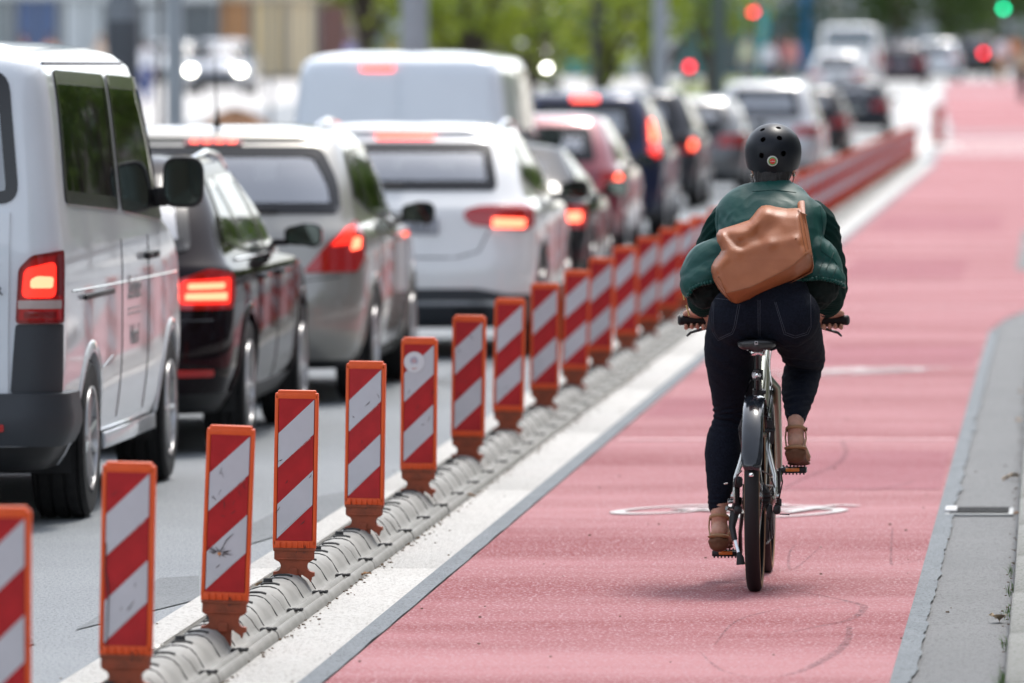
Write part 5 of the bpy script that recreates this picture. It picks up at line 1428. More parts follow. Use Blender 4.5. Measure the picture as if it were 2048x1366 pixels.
# helmet with real round vent holes
def helmet():
    c = Vector((.045, .592, 1.585)); rx, ry, rz = .1045, .128, .106
    def shell(off):
        b = MB(); n = 48; m = 26; rows = []
        for i in range(m + 1):
            row = []
            for j in range(n):
                ph = 2 * PI * j / n
                # rim height: lower behind, a bit higher over the ears/front
                back = -math.sin(ph)
                zr = -.073 - .006 * back + .014 * abs(math.cos(ph)) ** 3 + (.05 if back < -.5 else 0) * (-back)
                th = PI / 2 * i / m
                k = 1.0
                z = rz * math.cos(th * 1.0)
                if i <= m: 
                    t = i / m; zz = lerp(rz, zr, (1 - math.cos(t * PI * .5)) * .0 + t ** 1.55)
                s = math.sqrt(max(0, 1 - (max(0, zz) / rz) ** 2.15)) if zz > 0 else 1 - .20 * (min(1, -zz / .09)) ** 1.8
                row.append((c.x + (rx - off) * s * math.cos(ph), c.y + (ry - off) * s * math.sin(ph), c.z + zz - off * (1 if zz > .03 else .0)))
            rows.append(row)
        return rows, n, m
    o_, n, m = shell(0); i_, _, _ = shell(.016)
    b = MB(); b.v = [v for r_ in o_ for v in r_] + [v for r_ in i_ for v in r_]; K = n * (m + 1)
    for k in range(m):
        for j in range(n):
            b.f.append((k * n + j, k * n + (j + 1) % n, (k + 1) * n + (j + 1) % n, (k + 1) * n + j)); b.f.append((K + k * n + j, K + (k + 1) * n + j, K + (k + 1) * n + (j + 1) % n, K + k * n + (j + 1) % n))
    for j in range(n): b.f.append((m * n + j, m * n + (j + 1) % n, K + m * n + (j + 1) % n, K + m * n + j))
    return b, c
hb_, hc_ = helmet()
hel = hb_.build('helmet', [mat('helmet_black', (.006, .008, .012), .40, spec=.32, bump=.05, bscale=400), M_gloss], rider, angle=60)
bm = bmesh.new(); bm.from_mesh(hel.data); bmesh.ops.remove_doubles(bm, verts=bm.verts[:], dist=1e-5); bmesh.ops.recalc_face_normals(bm, faces=bm.faces[:]); bm.to_mesh(hel.data)
hel_bvh = BVHTree.FromBMesh(bm); bm.free()
cut = MB()
def lray(bvh, x, y, ly=-1.0):
    """point of a mesh (rider coordinates) seen at photo pixel x,y"""
    o = Vector((-BX, -BY, CH)); p = at(x, y, BY + .3); d = (Vector((p.x - BX, p.y - BY, p.z)) - o).normalized()
    return bvh.ray_cast(o, d)
for (x, y, rr) in ((1525, 259, .010), (1557, 255.5, .010), (1526, 279, .0105), (1559, 276, .0105), (1523, 311, .0105), (1567, 307, .0105)):
    hit = lray(hel_bvh, x, y)
    if hit[0] is None: continue
    p, nn = hit[0], hit[1]
    if nn.y > 0: nn = -nn
    cut.tube([p + nn * .02, p - nn * .03], rr, n=18)
co_ = cut.build('tmpcut', M_gloss, None)
co_.parent = rider
md = hel.modifiers.new('b', 'BOOLEAN'); md.operation = 'DIFFERENCE'; md.object = co_; md.solver = 'EXACT'
dgp = bpy.context.evaluated_depsgraph_get(); dgp.update(); nm_ = bpy.data.meshes.new_from_object(hel.evaluated_get(dgp))
hel.modifiers.clear(); hel.data = nm_; bpy.data.objects.remove(co_)
nm_.polygons.foreach_set('use_smooth', [True] * len(nm_.polygons)); nm_.set_sharp_from_angle(angle=R(50))
hit = lray(hel_bvh, 1545, 322)
bp_, bn_ = hit[0], hit[1]
rot = bn_.to_track_quat('-Y', 'Z').to_matrix()
def disc(name, r, off, m, parent, rim=0):
    b = MB(); b.lathe([(.0004, -off), (r * .8, -off + .0003), (r, -off + .0015), (r, .004)], axis='Y', n=28); b.v = [tuple(rot @ Vector(v) + bp_) for v in b.v]; return b.build(name, m, parent)
bd_ = disc('badge', .0195, .0030, mat('badge_pale', (.50, .52, .48), .4), hel)
disc('badge_ring', .0165, .0038, mat('badge_green', (.10, .32, .08), .4), bd_); disc('badge_centre', .0115, .0048, mat('badge_red', (.62, .05, .04), .4), bd_)
vs, fs = text_mb('nutcase', .0062, .0003); b = MB(); b.add([rot @ (v + Vector((0, -.0056, 0))) + bp_ for v in vs], fs); b.build('badge_text', M_print, bd_, smooth=False)
b = MB()
for sg in (-1, 1):
    b.tube([(HC.x + sg * .078, HC.y - .02, HC.z - .065), (HC.x + sg * .066, HC.y + .01, HC.z - .115)], (.0015, .008), n=6); b.tube([(HC.x + sg * .080, HC.y + .03, HC.z - .055), (HC.x + sg * .066, HC.y + .01, HC.z - .115), (HC.x + sg * .03, HC.y + .05, HC.z - .125)], (.0015, .008), n=6)
b.build('chin_strap', M_grip, hel)
for sg in (-1, 1):
    b = MB(); b.sphere((HC.x + sg * .0765, HC.y - .012, HC.z - .066), .0062, n=10); b.build('earring', mat('pearl', (.7, .62, .5), .25, metal=.3), rider)

# jeans
J = MB()
J.limb([(.028, .30, 1.12, .145, .10), (.027, .275, 1.05, .172, .125), (.026, .265, .99, .185, .12), (.026, .27, .965, .170, .10)], n=32)
J.sphere((-.068, .230, .99), (.110, .105, .112)); J.sphere((.122, .230, .99), (.108, .105, .112))
lcol = lambda x, y, ly, r, rb=None: (*((lambda q: (q[0], ly, q[1]))(lz(x, y, ly))), r, rb or r)
J.limb([(-.075, .27, .98, .105, .11), lcol(1459, 700, .36, .094, .105), lcol(1464, 770, .45, .082, .088), lcol(1462, 835, .51, .064, .070), lcol(1451, 875, .50, .068, .072), lcol(1446, 915, .47, .068, .068), lcol(1441, 970, .43, .050, .052), lcol(1436, 1012, .412, .0365, .041)], n=28)
J.limb([(.128, .27, .965, .100, .10), (.147, .42, .895, .088, .088), (.161, .56, .83, .077, .076), (.160, .63, .800, .068, .070)], n=28)
J.limb([(.160, .63, .800, .066, .068), (.149, .54, .752, .070, .066), (.143, .45, .700, .062, .058), (.139, .37, .650, .047, .048), (.138, .318, .618, .036, .040)], n=28)
def bumpy(c, pts):
    d = 0
    for (p, s, a, fr, dirv) in pts:
        q = Vector(c) - Vector(p); w_ = math.exp(-(q.x ** 2 / s[0] ** 2 + q.y ** 2 / s[1] ** 2 + q.z ** 2 / s[2] ** 2)); d += a * w_ * math.sin(q.dot(Vector(dirv)) * fr + 1.5 * noise.noise(Vector(c) * 14))
    return d
JB = [((-.10, .45, .60), (.09, .1, .045), .0055, 260, (.15, 0, 1)), ((-.10, .45, .63), (.09, .1, .03), .004, 300, (-.2, 0, 1)), ((.14, .35, .80), (.09, .3, .05), .006, 200, (.2, 0, 1)), ((.13, .4, .68), (.08, .15, .05), .0025, 260, (-.2, 0, 1)), ((.02, .2, .88), (.12, .2, .05), .005, 170, (.6, 0, .8)), ((-.14, .35, .30), (.06, .1, .05), .003, 330, (0, 0, 1)), ((-.1, .3, .85), (.1, .2, .08), .003, 120, (.5, 0, .9))]
def jd(c, n): return c + n * (bumpy(c, JB) + .0022 * noise.noise(c * 22) + .0011 * noise.noise(Vector((c.x * 30, c.y * 30, c.z * 70))))
jm = remesh(J, .0055, 3, jd); jeans = link('jeans', jm, rider, True, 180)
M_jean = mat('denim_dark', (.0035, .005, .010), .9, col2=(.0085, .0115, .021), vscale=150, bump=.5, bscale=420, spec=.18, det=2)
jm.materials.append(M_jean)
bm = bmesh.new(); bm.from_mesh(jm); jbvh = BVHTree.FromBMesh(bm); bm.free()
M_stitch = mat('stitch', (.035, .040, .055), .8)
def surf_line(bvh, pxs, r, m, name, parent, off=.0004, step=4):
    P = []
    for i in range(len(pxs) - 1):
        a, c_ = np.array(pxs[i], float), np.array(pxs[i + 1], float); k = max(1, int(np.linalg.norm(c_ - a) / step))
        for j in range(k): P.append(a + (c_ - a) * j / k)
    P.append(np.array(pxs[-1], float)); V = []
    for p in P:
        h = lray(bvh, *p)
        if h[0] is not None: V.append(h[0] + (h[1] if h[1].y < 0 else -h[1]) * off)
    if len(V) > 1:
        b = MB(); b.tube(V, r, n=5); return b.build(name, m, parent)
for pp in ([(1424, 594), (1432, 597), (1478, 602)], [(1425, 600), (1424, 640), (1425, 664), (1436, 681), (1465, 668), (1471, 655), (1480, 608)], [(1428, 603), (1427, 640), (1428, 662), (1437, 677), (1463, 665), (1468, 653), (1476, 608)],
           [(1549, 604), (1560, 640), (1568, 668), (1590, 676), (1616, 668), (1622, 655), (1621, 590)], [(1552, 604), (1563, 640), (1571, 665), (1591, 672), (1613, 665), (1619, 653)], [(1516, 600), (1516, 650), (1517, 672)], [(1520, 600), (1520, 650), (1520, 672)]):
    surf_line(jbvh, pp, .0013, M_stitch, 'seam', jeans)
for pp in ([(1416, 1016), (1425, 1019), (1436, 1020), (1446, 1019), (1454, 1015)], [(1576, 828), (1585, 833), (1596, 835), (1606, 835), (1612, 832)]):
    surf_line(jbvh, pp, .0024, mat('hem_dark', (.012, .016, .028), .8), 'hem', jeans)

# jacket
K = MB()
def prof_ring(y, xl, xr, ly, ry): 
    a, z = lz(xl, y, ly - ry); b2, _ = lz(xr, y, ly - ry); return ((a + b2) / 2, ly, z, (b2 - a) / 2, ry)
K.limb([prof_ring(612, 1452, 1612, .30, .11), prof_ring(588, 1432, 1628, .31, .12), prof_ring(560, 1424, 1642, .33, .13), prof_ring(520, 1428, 1640, .36, .13), prof_ring(470, 1430, 1645, .41, .125), prof_ring(430, 1428, 1652, .455, .105), prof_ring(405, 1446, 1640, .485, .085), prof_ring(390, 1478, 1616, .51, .065), prof_ring(380, 1506, 1588, .53, .052)], n=40)
K.tube([(.045, .525, 1.43), (.045, .53, 1.462)], [(.062, .060), (.055, .056)], n=28)
# wind-blown hem lobes left and right, hanging over the forearms
K.limb([(-.115, .40, 1.235, .05, .09), (-.185, .40, 1.19, .07, .10), (-.225, .40, 1.135, .066, .11), (-.238, .39, 1.10, .050, .11)], n=26)
K.limb([(-.13, .38, 1.15, .10, .10), (-.19, .37, 1.125, .080, .11), (-.215, .37, 1.105, .074, .11)], n=24, ref=(0, 0, 1))
K.limb([(.20, .40, 1.23, .06, .10), (.225, .40, 1.19, .070, .10), (.245, .40, 1.14, .064, .115), (.250, .395, 1.105, .056, .115)], n=26)
K.limb([(.18, .38, 1.14, .08, .10), (.22, .37, 1.135, .072, .11), (.245, .38, 1.12, .060, .11)], n=24, ref=(0, 0, 1))
KB = [((-.14, .35, 1.33), (.06, .12, .05), .007, 190, (.9, 0, .5)), ((.20, .35, 1.30), (.06, .15, .09), .006, 170, (1, 0, .25)), ((-.20, .3, 1.14), (.09, .15, .05), .005, 150, (.4, 0, 1)), ((.26, .3, 1.13), (.05, .15, .06), .006, 230, (1, 0, .35)), ((.04, .4, 1.38), (.12, .1, .05), .004, 110, (.2, 0, 1)), ((-.1, .3, 1.27), (.10, .15, .06), .0055, 120, (.5, 0, 1)), ((.17, .3, 1.38), (.05, .15, .04), .005, 160, (1, 0, .3))]
def kd(c, n): return c + n * (.25 * bumpy(c, KB) + .003 * noise.noise(c * 9) + .0045 * (.4 - abs(noise.noise(Vector((c.x * 13 + 3 * noise.noise(c * 6), c.y * 9, c.z * 21 + 2 * c.x))))))
km = remesh(K, .0055, 3, kd)
HEML = [(1355, 625), (1371, 604), (1377, 595), (1383, 583), (1398, 574), (1412, 571), (1424, 568), (1442, 566)]
HEMR = [(1578, 566), (1605, 563), (1642, 561), (1666, 566), (1680, 571), (1691, 579), (1705, 590)]
def proj(c):
    Y = BY + c.y; return VX + (BX + c.x) * F / Y, VY + (CH - c.z) * F / Y
bm = bmesh.new(); bm.from_mesh(km); dl = []
for v in bm.verts:
    px_, py_ = proj(v.co)
    for H_ in (HEML, HEMR):
        if H_[0][0] <= px_ <= H_[-1][0] and py_ > np.interp(px_, [h[0] for h in H_], [h[1] for h in H_]): dl.append(v); break
bmesh.ops.delete(bm, geom=dl, context='VERTS'); bm.to_mesh(km); bm.free()
jacket = link('jacket', km, rider, True, 180); md = jacket.modifiers.new('t', 'SOLIDIFY'); md.thickness = .003
M_jack = mat('jacket_satin_green', (.0015, .052, .042), .5, spec=.38, var=.05, vscale=12, bump=.12, bscale=120, stretch=(1, 1, 2))
km.materials.append(M_jack)
bm = bmesh.new(); bm.from_mesh(km); kbvh = BVHTree.FromBMesh(bm); bm.free()
# sleeves, darker knit
M_slv = mat('sleeve_dark_green', (.0015, .022, .018), .85, spec=.2, bump=.25, bscale=300)
for sg, S, E_, W2 in ((-1, SHL, ELL, WRL), (1, SHR, ELR, WRR)):
    s_ = MB(); S, E_, W2 = Vector(S), Vector(E_), Vector(W2); d = (W2 - E_).normalized()
    s_.limb([(*(S + Vector((-sg * .03, -.01, .0))), .058), (*(S + Vector((sg * .002, .01, -.045))), .062, .058), (*lerp(S, E_, .55), .055, .056), (*E_, .054, .056)], n=28)
    s_.limb([(*E_, .054, .056), (*(lerp(E_, W2, .35) + Vector((sg * .004, 0, .0))), .058, .056), (*lerp(E_, W2, .70), .054, .050), (*(W2 - d * .035), .046, .042), (*(W2 - d * .012), .034, .030)], n=28)
    SB = [((S.x, S.y, 1.30), (.08, .15, .08), .005, 200, (sg * .8, .2, 1)), ((E_.x, E_.y, E_.z), (.1, .15, .08), .006, 210, (sg * .4, .6, 1)), ((W2.x, W2.y, W2.z + .02), (.08, .12, .05), .005, 320, (0, 1, -.6))]
    sm_ = remesh(s_, .0055, 3, lambda c, n: c + n * (.8 * bumpy(c, SB) + .003 * noise.noise(c * 18) + .005 * (.35 - abs(noise.noise(Vector((c.x * 12, c.y * 16 + 4, c.z * 24))))))); o = link('sleeve', sm_, rider, True, 180); sm_.materials.append(M_slv)
# quilting and seam lines, ribbed hem bands
M_kline = mat('jacket_seam', (.003, .040, .032), .6)
for pp in ([(1436, 420), (1434, 455), (1437, 480)], [(1505, 383), (1548, 380), (1592, 385)], [(1640, 412), (1646, 450), (1640, 500)], [(1668, 505), (1652, 540)], [(1640, 500), (1668, 520), (1684, 545)], [(1650, 512), (1636, 548)], [(1675, 530), (1664, 556)]):
    surf_line(kbvh, pp, .0016, M_kline, 'seam', jacket)
def hemband(px, name='hem_band', wob_=.004):
    P = []
    for i in range(len(px) - 1):
        a, c_ = np.array(px[i], float), np.array(px[i + 1], float); k = max(1, int(np.linalg.norm(c_ - a) / 1.6))
        for j in range(k): P.append(a + (c_ - a) * j / k)
    V = []
    for p in P:
        h = lray(kbvh, *p)
        if h[0] is not None: V.append(h[0])
    b = MB(); n = len(V)
    if n < 3: return
    rs = [(.0095 + .0022 * math.sin(i * 1.9), .0075 + .002 * math.sin(i * 1.9)) for i in range(n)]
    b.tube([v + Vector((0, -.001, .0)) for v in V], rs, n=10, ref=(0, 1, 0)); return b.build(name, M_jack, jacket)
hemband([(x, y - 4.5) for x, y in HEML[2:-1]])
hemband([(x, y - 4.5) for x, y in HEMR[1:-1]])
# dark lining / inner hem seen below the bands
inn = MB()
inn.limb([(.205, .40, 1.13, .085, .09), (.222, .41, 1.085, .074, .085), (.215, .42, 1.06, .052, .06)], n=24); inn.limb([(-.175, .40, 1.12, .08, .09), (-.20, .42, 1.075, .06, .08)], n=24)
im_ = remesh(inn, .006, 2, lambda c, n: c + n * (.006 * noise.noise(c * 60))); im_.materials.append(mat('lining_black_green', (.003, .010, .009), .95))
for sg in (-1, 1):
    bm = bmesh.new(); bm.from_mesh(im_); bmesh.ops.delete(bm, geom=[v for v in bm.verts if (v.co.x - .03) * sg < 0], context='VERTS'); m2_ = im_.copy(); bm.to_mesh(m2_); bm.free(); link('lining', m2_, rider, True, 180)
b = MB(); b.tube([(-.292, .60, 1.075), (-.286, .60, 1.055), (-.283, .60, 1.040)], .0035, n=6); b.build('zip', mat('brass', (.7, .5, .2), .25, metal=1), jacket)
p1 = lz(1372, 610, .55); p2 = lz(1378, 632, .55)
b = MB(); b.tube([(p1[0], .56, p1[1]), ((p1[0] + p2[0]) / 2 + .001, .56, (p1[1] + p2[1]) / 2), (p2[0], .56, p2[1])], .003, n=6); b.build('zip', mat('brass', (.7, .5, .2), .25, metal=1), jacket)

# sandals
M_sole = mat('cork_sole', (.13, .055, .026), .7, bump=.3, bscale=200, var=.15, vscale=60); M_strap = mat('tan_leather', (.34, .19, .09), .5, bump=.2, bscale=200)
def sandal(A, heel, bl, sg):
    a = Vector(A); hl = heel + Vector((0, -.012, -.040)); bb = bl + Vector((0, .02, -.006))
    b = MB(); rings = []
    path = [(hl + Vector((0, -.016, .012)), .020, .010), (hl + Vector((0, -.004, .004)), .040, .019), (lerp(hl, bb, .35), .035, .019), (lerp(hl, bb, .75), .037, .011), (bb, .044, .009), (bb + Vector((0, .05, .002)), .040, .008), (bb + Vector((0, .075, .004)), .020, .006)]
    b.limb([(*p, x, z) for p, x, z in path], n=20); b.sphere(tuple(hl + Vector((0, .006, -.010))), (.036, .030, .026), n=14)
    so2 = remesh(b, .005, 2); o = link('sandal', so2, rider, True, 180); so2.materials.append(M_sole)
    fb = MB(); fb.limb([(*(hl + Vector((0, -.018, .026))), .030, .007), (*(hl + Vector((0, .0, .020))), .042, .008), (*(lerp(hl, bb, .4) + Vector((0, 0, .018))), .036, .008), (*(bb + Vector((0, 0, .010))), .044, .006)], n=16); fb.build('footbed', M_strap, o)
    c = MB()
    c.limb([(*(lerp(heel, bl, .50) + Vector((0, 0, .012))), .037, .034), (*(bl + Vector((0, -.005, .022))), .045, .024), (*(bl + Vector((0, .02, .018))), .045, .020)], n=20)
    cm_ = remesh(c, .005, 2); q = link('upper', cm_, o, True, 180); cm_.materials.append(M_strap)
    n = 26; st = MB(); ctr = a + Vector((0, .003, -.002))
    st.tube([(ctr.x + .035 * math.cos(t), ctr.y + .041 * math.sin(t), ctr.z + .004 - .012 * math.sin(t)) for t in np.linspace(0, 2 * PI, n, endpoint=False)], (.0065, .003), n=6, closed=True, ref=(0, 0, 1))
    for s2 in (-1, 1): st.tube([ctr + Vector((s2 * .035, 0, .006)), ctr + Vector((s2 * .038, -.004, -.03)), hl + Vector((s2 * .032, .005, .02))], [(.003, .008), (.003, .009), (.003, .010)], n=6, ref=(1, 0, 0))
    st.build('strap', M_strap, o)
    k_ = MB(); k_.box(ctr + Vector((sg * .040, -.004, .004)), (.005, .014, .014), bev=.002); k_.build('buckle', mat('buckle_brown', (.12, .07, .035), .4, metal=.4), o)
sandal(ANL, heL, bL_, 1); sandal(ANR, heR, bR_, 1)

# ================================================================== handbag on the back
bag = thing('handbag', 'slouchy cognac leather shoulder bag slung across the cyclist back', 'bag', (BX, BY, 0))
def bagly(z): return float(np.interp(z, [.98, 1.05, 1.2, 1.32, 1.42], [.175, .185, .235, .31, .38]))
OUT = [(1432.5, 470), (1438, 460), (1450, 455.5), (1475, 448), (1498, 440), (1506, 431), (1515, 419), (1523, 412), (1532, 410), (1542, 411), (1553, 414), (1574, 417), (1590, 416), (1598, 416), (1606, 419), (1611, 430), (1616, 455), (1621, 485), (1625, 510), (1627.5, 533), (1625, 545), (1606, 555), (1580, 567), (1556, 578), (1520, 594), (1490, 610), (1477, 618), (1469, 617), (1457, 603), (1446, 590), (1436, 577), (1427, 560), (1422, 543), (1423, 532), (1429, 520), (1438, 509), (1443, 500), (1440, 492), (1434, 482)]
outl = resample(OUT, 3.0)
N_ = len(outl); oa = np.array(outl)
seamline = np.array([(1434, 566), (1453, 588), (1500, 575), (1556, 547), (1590, 528), (1608, 512), (1627, 500)])
def dseg(p, a, b_):
    d = b_ - a; t = max(0, min(1, np.dot(p - a, d) / np.dot(d, d))); return float(np.linalg.norm(p - a - d * t))
def dout(p): return min(dseg(p, oa[i], oa[(i + 1) % N_]) for i in range(N_))
def below(p):   # signed distance below the base seam (px)
    z = np.interp(p[0], seamline[:, 0], seamline[:, 1]); return (p[1] - z) * .86
RID = [  # ridges and hollows (px segment, width px, height m)
 ((1515, 425), (1505, 448), 9, .016), ((1505, 448), (1476, 478), 10, .010), ((1440, 463), (1450, 500), 8, .014), ((1450, 500), (1475, 505), 9, .010), ((1475, 505), (1540, 488), 10, .012), ((1540, 488), (1596, 478), 9, .014),
 ((1455, 472), (1482, 486), 7, -.020), ((1482, 486), (1515, 472), 8, -.016), ((1515, 472), (1565, 438), 10, -.012), ((1556, 425), (1590, 424), 9, -.010), ((1535, 420), (1530, 450), 8, .006), ((1430, 535), (1450, 520), 8, .010), ((1437, 553), (1500, 538), 14, .006), ((1590, 478), (1604, 505), 6, .010), ((1600, 430), (1606, 490), 4, -.006), ((1500, 455), (1560, 455), 8, -.006), ((1460, 530), (1480, 560), 8, -.003), ((1570, 500), (1560, 530), 10, .004), ((1447, 515), (1430, 545), 5, .006), ((1438, 556), (1453, 588), 4, .008), ((1453, 588), (1470, 615), 4, .008)]
def bagdepth(p):
    p = np.array(p, float); d = dout(p); r0 = 21.0; e = math.sqrt(max(0, 1 - (1 - min(1, d / r0)) ** 2)); h = .135 * (.30 + .70 * e)
    b_ = below(p)
    if b_ > 0: h -= min(.10, b_ * .0031)
    # end panel at the left corner slopes away
    lft = (1438 + (p[1] - 556) * .47) - p[0]
    if p[1] > 540 and lft > 0: h -= min(.07, lft * .0028)
    for a, c_, wd, am in RID:
        q = dseg(p, np.array(a, float), np.array(c_, float)); h += am * .55 * math.exp(-(q / (wd * 1.25)) ** 2) * min(1, d / 5)
    h += .004 * noise.noise(Vector((p[0] * .03, p[1] * .03, 2))) * min(1, d / 8)
    return h
def P3(p, dep):
    Y0 = BY + bagly(lz(p[0], p[1], .2)[1]) - dep + .01; q = at(p[0], p[1], Y0); return Vector((q.x - BX, q.y - BY, q.z))
bm = bmesh.new()
ring = [bm.verts.new((p[0], p[1], 0)) for p in outl]
fc = bm.faces.new(ring)
# interior points on a hex grid, constrained by rings of the outline: use triangulation via grid cells
bm.free()
step = 3.0; inner = []
yy_ = 408.
row_ = 0
while yy_ < 622:
    xx_ = 1420. + (step / 2 if row_ % 2 else 0)
    while xx_ < 1630:
        if inpoly(xx_, yy_, outl) and dout(np.array((xx_, yy_))) > 2.0: inner.append((xx_, yy_))
        xx_ += step
    yy_ += step * .87; row_ += 1
from mathutils.geometry import delaunay_2d_cdt
pts2 = [Vector(p) for p in outl + inner]
dv, de, df, _, _, _ = delaunay_2d_cdt(pts2, [(i, (i + 1) % N_) for i in range(N_)], [list(range(N_))], 1, .01)
b = MB(); nv = len(dv)
b.v = [tuple(P3((v.x, v.y), bagdepth((v.x, v.y)))) for v in dv] 
b.f = [tuple(f) for f in df]
# back wall: same outline carried to the rider's back, and closed
k0 = len(b.v); idx = []
for lvl, sc in ((.020, .995), (-.005, .96)):
    cx_, cy_ = 1525, 515
    idx.append([len(b.v) + i for i in range(N_)])
    for p in outl: b.v.append(tuple(P3((cx_ + (p[0] - cx_) * sc, cy_ + (p[1] - cy_) * sc), lvl)))
o0 = list(range(N_))
for A_, B2 in ((o0, idx[0]), (idx[0], idx[1])):
    for i in range(N_): b.f.append((A_[i], A_[(i + 1) % N_], B2[(i + 1) % N_], B2[i]))
b.f.append(tuple(idx[1]))
M_bag = mat('cognac_leather', (.31, .095, .033), .46, coat=.0, col2=(.36, .118, .043), vscale=14, bump=.22, bscale=220, coatr=.25)
bg_ = b.build('bag_body', M_bag, bag, angle=180)
bm = bmesh.new(); bm.from_mesh(bg_.data); bbvh = BVHTree.FromBMesh(bm); bm.free()
M_bline = mat('leather_edge', (.24, .085, .03), .5)
surf_line(bbvh, [(1454, 586), (1478, 580), (1500, 574), (1528, 561), (1556, 547), (1585, 531), (1604, 514)], .0016, M_bline, 'seam', bag, .0006)
surf_line(bbvh, [(1438, 552), (1444, 566), (1453, 587), (1462, 600), (1469, 614)], .0014, M_bline, 'seam', bag, .0006)
surf_line(bbvh, [(1597, 420), (1601, 450), (1606, 480), (1612, 505), (1604, 514)], .0014, M_bline, 'seam', bag, .0006)
surf_line(bbvh, [(1603, 425), (1607, 450), (1613, 480), (1617, 500), (1610, 512)], .0012, M_bline, 'seam', bag, .0006)
surf_line(bbvh, [(1430, 560), (1440, 572), (1448, 584)], .0008, M_bline, 'seam', bag, .0006); surf_line(bbvh, [(1428, 564), (1438, 577), (1450, 592), (1460, 606)], .0008, M_bline, 'seam', bag, .0006)
for (x, y) in ((1591.5, 477.5), (1437, 554)):
    h = lray(bbvh, x, y)
    if h[0] is not None: q = MB(); q.sphere(tuple(h[0]), .004, n=8); q.build('rivet', M_bline, bag)
# shoulder strap over the right shoulder
q0 = lray(bbvh, 1604, 428)[0] + Vector((0, -.004, 0)); 
sh = lambda x, y, ly: (lambda u: Vector((u[0], ly, u[1])))(lz(x, y, ly))
b = MB(); b.tube([q0 + Vector((.012, .0, -.07)), q0 + Vector((.004, .0, -.03)), q0, sh(1603, 416, .335), sh(1602, 404, .385), sh(1601, 397, .43), sh(1600, 390, .49), sh(1598, 392, .56), sh(1597, 420, .61)], [(.010, .003), (.011, .0035), (.012, .004), (.013, .004), (.0135, .004), (.0135, .004), (.0135, .004), (.0135, .004), (.0135, .004)], n=10, ref=(1, 0, 0)); b.build('strap', M_bag, bag)
b = MB(); b.tube([q0 + Vector((-.016, -.002, .012)), q0 + Vector((0, -.006, .004)), q0 + Vector((.018, -.003, -.004))], .0018, n=6); b.build('cord', M_bline, bag)

# ================================================================== background
M_steel = mat('post_grey', (.20, .22, .24), .5, var=.15, vscale=2)
M_steell = mat('post_light_grey', (.34, .37, .39), .5, var=.12, vscale=2)
M_steeld = mat('post_dark', (.075, .082, .092), .55, var=.15, vscale=2)
def post(name, label, cat, px, Y, wpx, m, H=9, sleeve=None, base=True, mt=None):
    X = (px - VX) * Y / F; r = wpx * Y / F / 2; t = thing(name, label, cat, (X, Y, zg(X, Y)))
    b = MB(); b.tube([(0, 0, 0), (0, 0, H * .5), (0, 0, H)], [r, r * .96, r * .8], n=20, ref=(1, 0, 0)); b.build('shaft', m, t)
    if base: b = MB(); b.lathe([(.001, .16), (r * 1.15, .15), (r * 1.3, .05), (r * 1.6, .03), (r * 1.6, 0)], n=20); b.build('base', m, t)
    if sleeve: b = MB(); b.lathe([(r * 1.02, .3), (r * 1.05, .32), (r * 1.05, sleeve), (r * 1.01, sleeve + .02)], n=20); b.build('sleeve', mt or m, t)
    return t
post('tram_mast', 'thick dark grey mast with darker lower sleeve, beside the white van roof', 'mast', 245, 78, 58, M_steel, sleeve=2.33, mt=M_steeld)
t = post('lamp_post', 'grey post just right of the thick dark mast at the left', 'lamp post', 350, 96, 36, M_steell)
b = MB(); b.tube([(0, 0, 9), (0, -.4, 9.6), (-1.6, -.5, 9.8)], .05, n=8); b.box((-1.9, -.5, 9.8), (.7, .25, .12), bev=.04); b.build('lamp_head', M_steell, t)
post('pipe_post', 'thin nearly black pole standing against the grey post at left', 'post', 320, 92, 10, mat('near_black', (.03, .028, .025), .7), base=False)
post('tram_mast', 'broad pale grey mast rising behind the delivery van roof', 'mast', 829, 112, 56, M_steell)
post('lamp_post', 'grey post behind the queue, left of the red traffic light', 'lamp post', 1321, 150, 31, M_steell)
post('lamp_post', 'slim dark teal grey post between grey post and red traffic light', 'post', 1437, 180, 26, mat('post_teal', (.08, .11, .11), .6))
post('lamp_post', 'slim grey post close behind the unlit grey car', 'post', 1190, 165, 12, M_steeld)
post('banner_column', 'bright blue column above the far white van', 'column', 1612, 330, 26, mat('blue_column', (.02, .22, .48), .4), H=9)
post('sign_post', 'thin grey pole behind the headlights of the oncoming car', 'post', 541, 150, 8, M_steel, H=5, base=False)

# traffic lights
def tlight(label, px, py, Y, kind, zh=None):
    X = (px - VX) * Y / F; z0 = zg(X, Y); zl = CH - (py - VY) * Y / F - z0; t = thing('traffic_light', label, 'traffic light', (X, Y, z0))
    b = MB(); b.tube([(0, .12, 0), (0, .12, zl + 1.0)], .06, n=10); b.build('pole', M_steeld, t)
    offs = {'red': 0, 'green': .52}[kind]
    b = MB(); b.box((0, .04, zl + offs - .26), (.30, .16, .92), bev=.03); h_ = b.build('housing', M_bplast, t)
    for k, (nm, cc) in enumerate((('red', (.12, .01, .01)), ('amber', (.14, .07, .01)), ('green', (.01, .10, .04)))):
        zz = zl + offs - .26 * k; on = nm == kind
        m = mat('signal_' + nm + ('_on' if on else '_off'), cc, .3, emis=({'red': (1, .03, .05), 'green': (.0, .9, .38)}.get(nm) if on else None), estr=5. if on else 0)
        b = MB(); b.lathe([(.001, -.05), (.085, -.045), (.10, -.03)], c=(0, 0, zz), axis='Y', n=20); b.build('lens', m, h_)
        b = MB(); b.lathe([(.108, -.18), (.112, -.03)], c=(0, 0, zz), axis='Y', n=16, a0=R(-20), a1=R(200)); b.build('visor', M_bplast, h_)
tlight('red traffic light high up behind the queue, left of the blue column', 1506, 23, 236, 'red')
tlight('low red traffic light right behind the grey posts and cars', 1379, 133, 262, 'red')
tlight('green traffic light at the upper right corner', 2007, 17, 300, 'green')
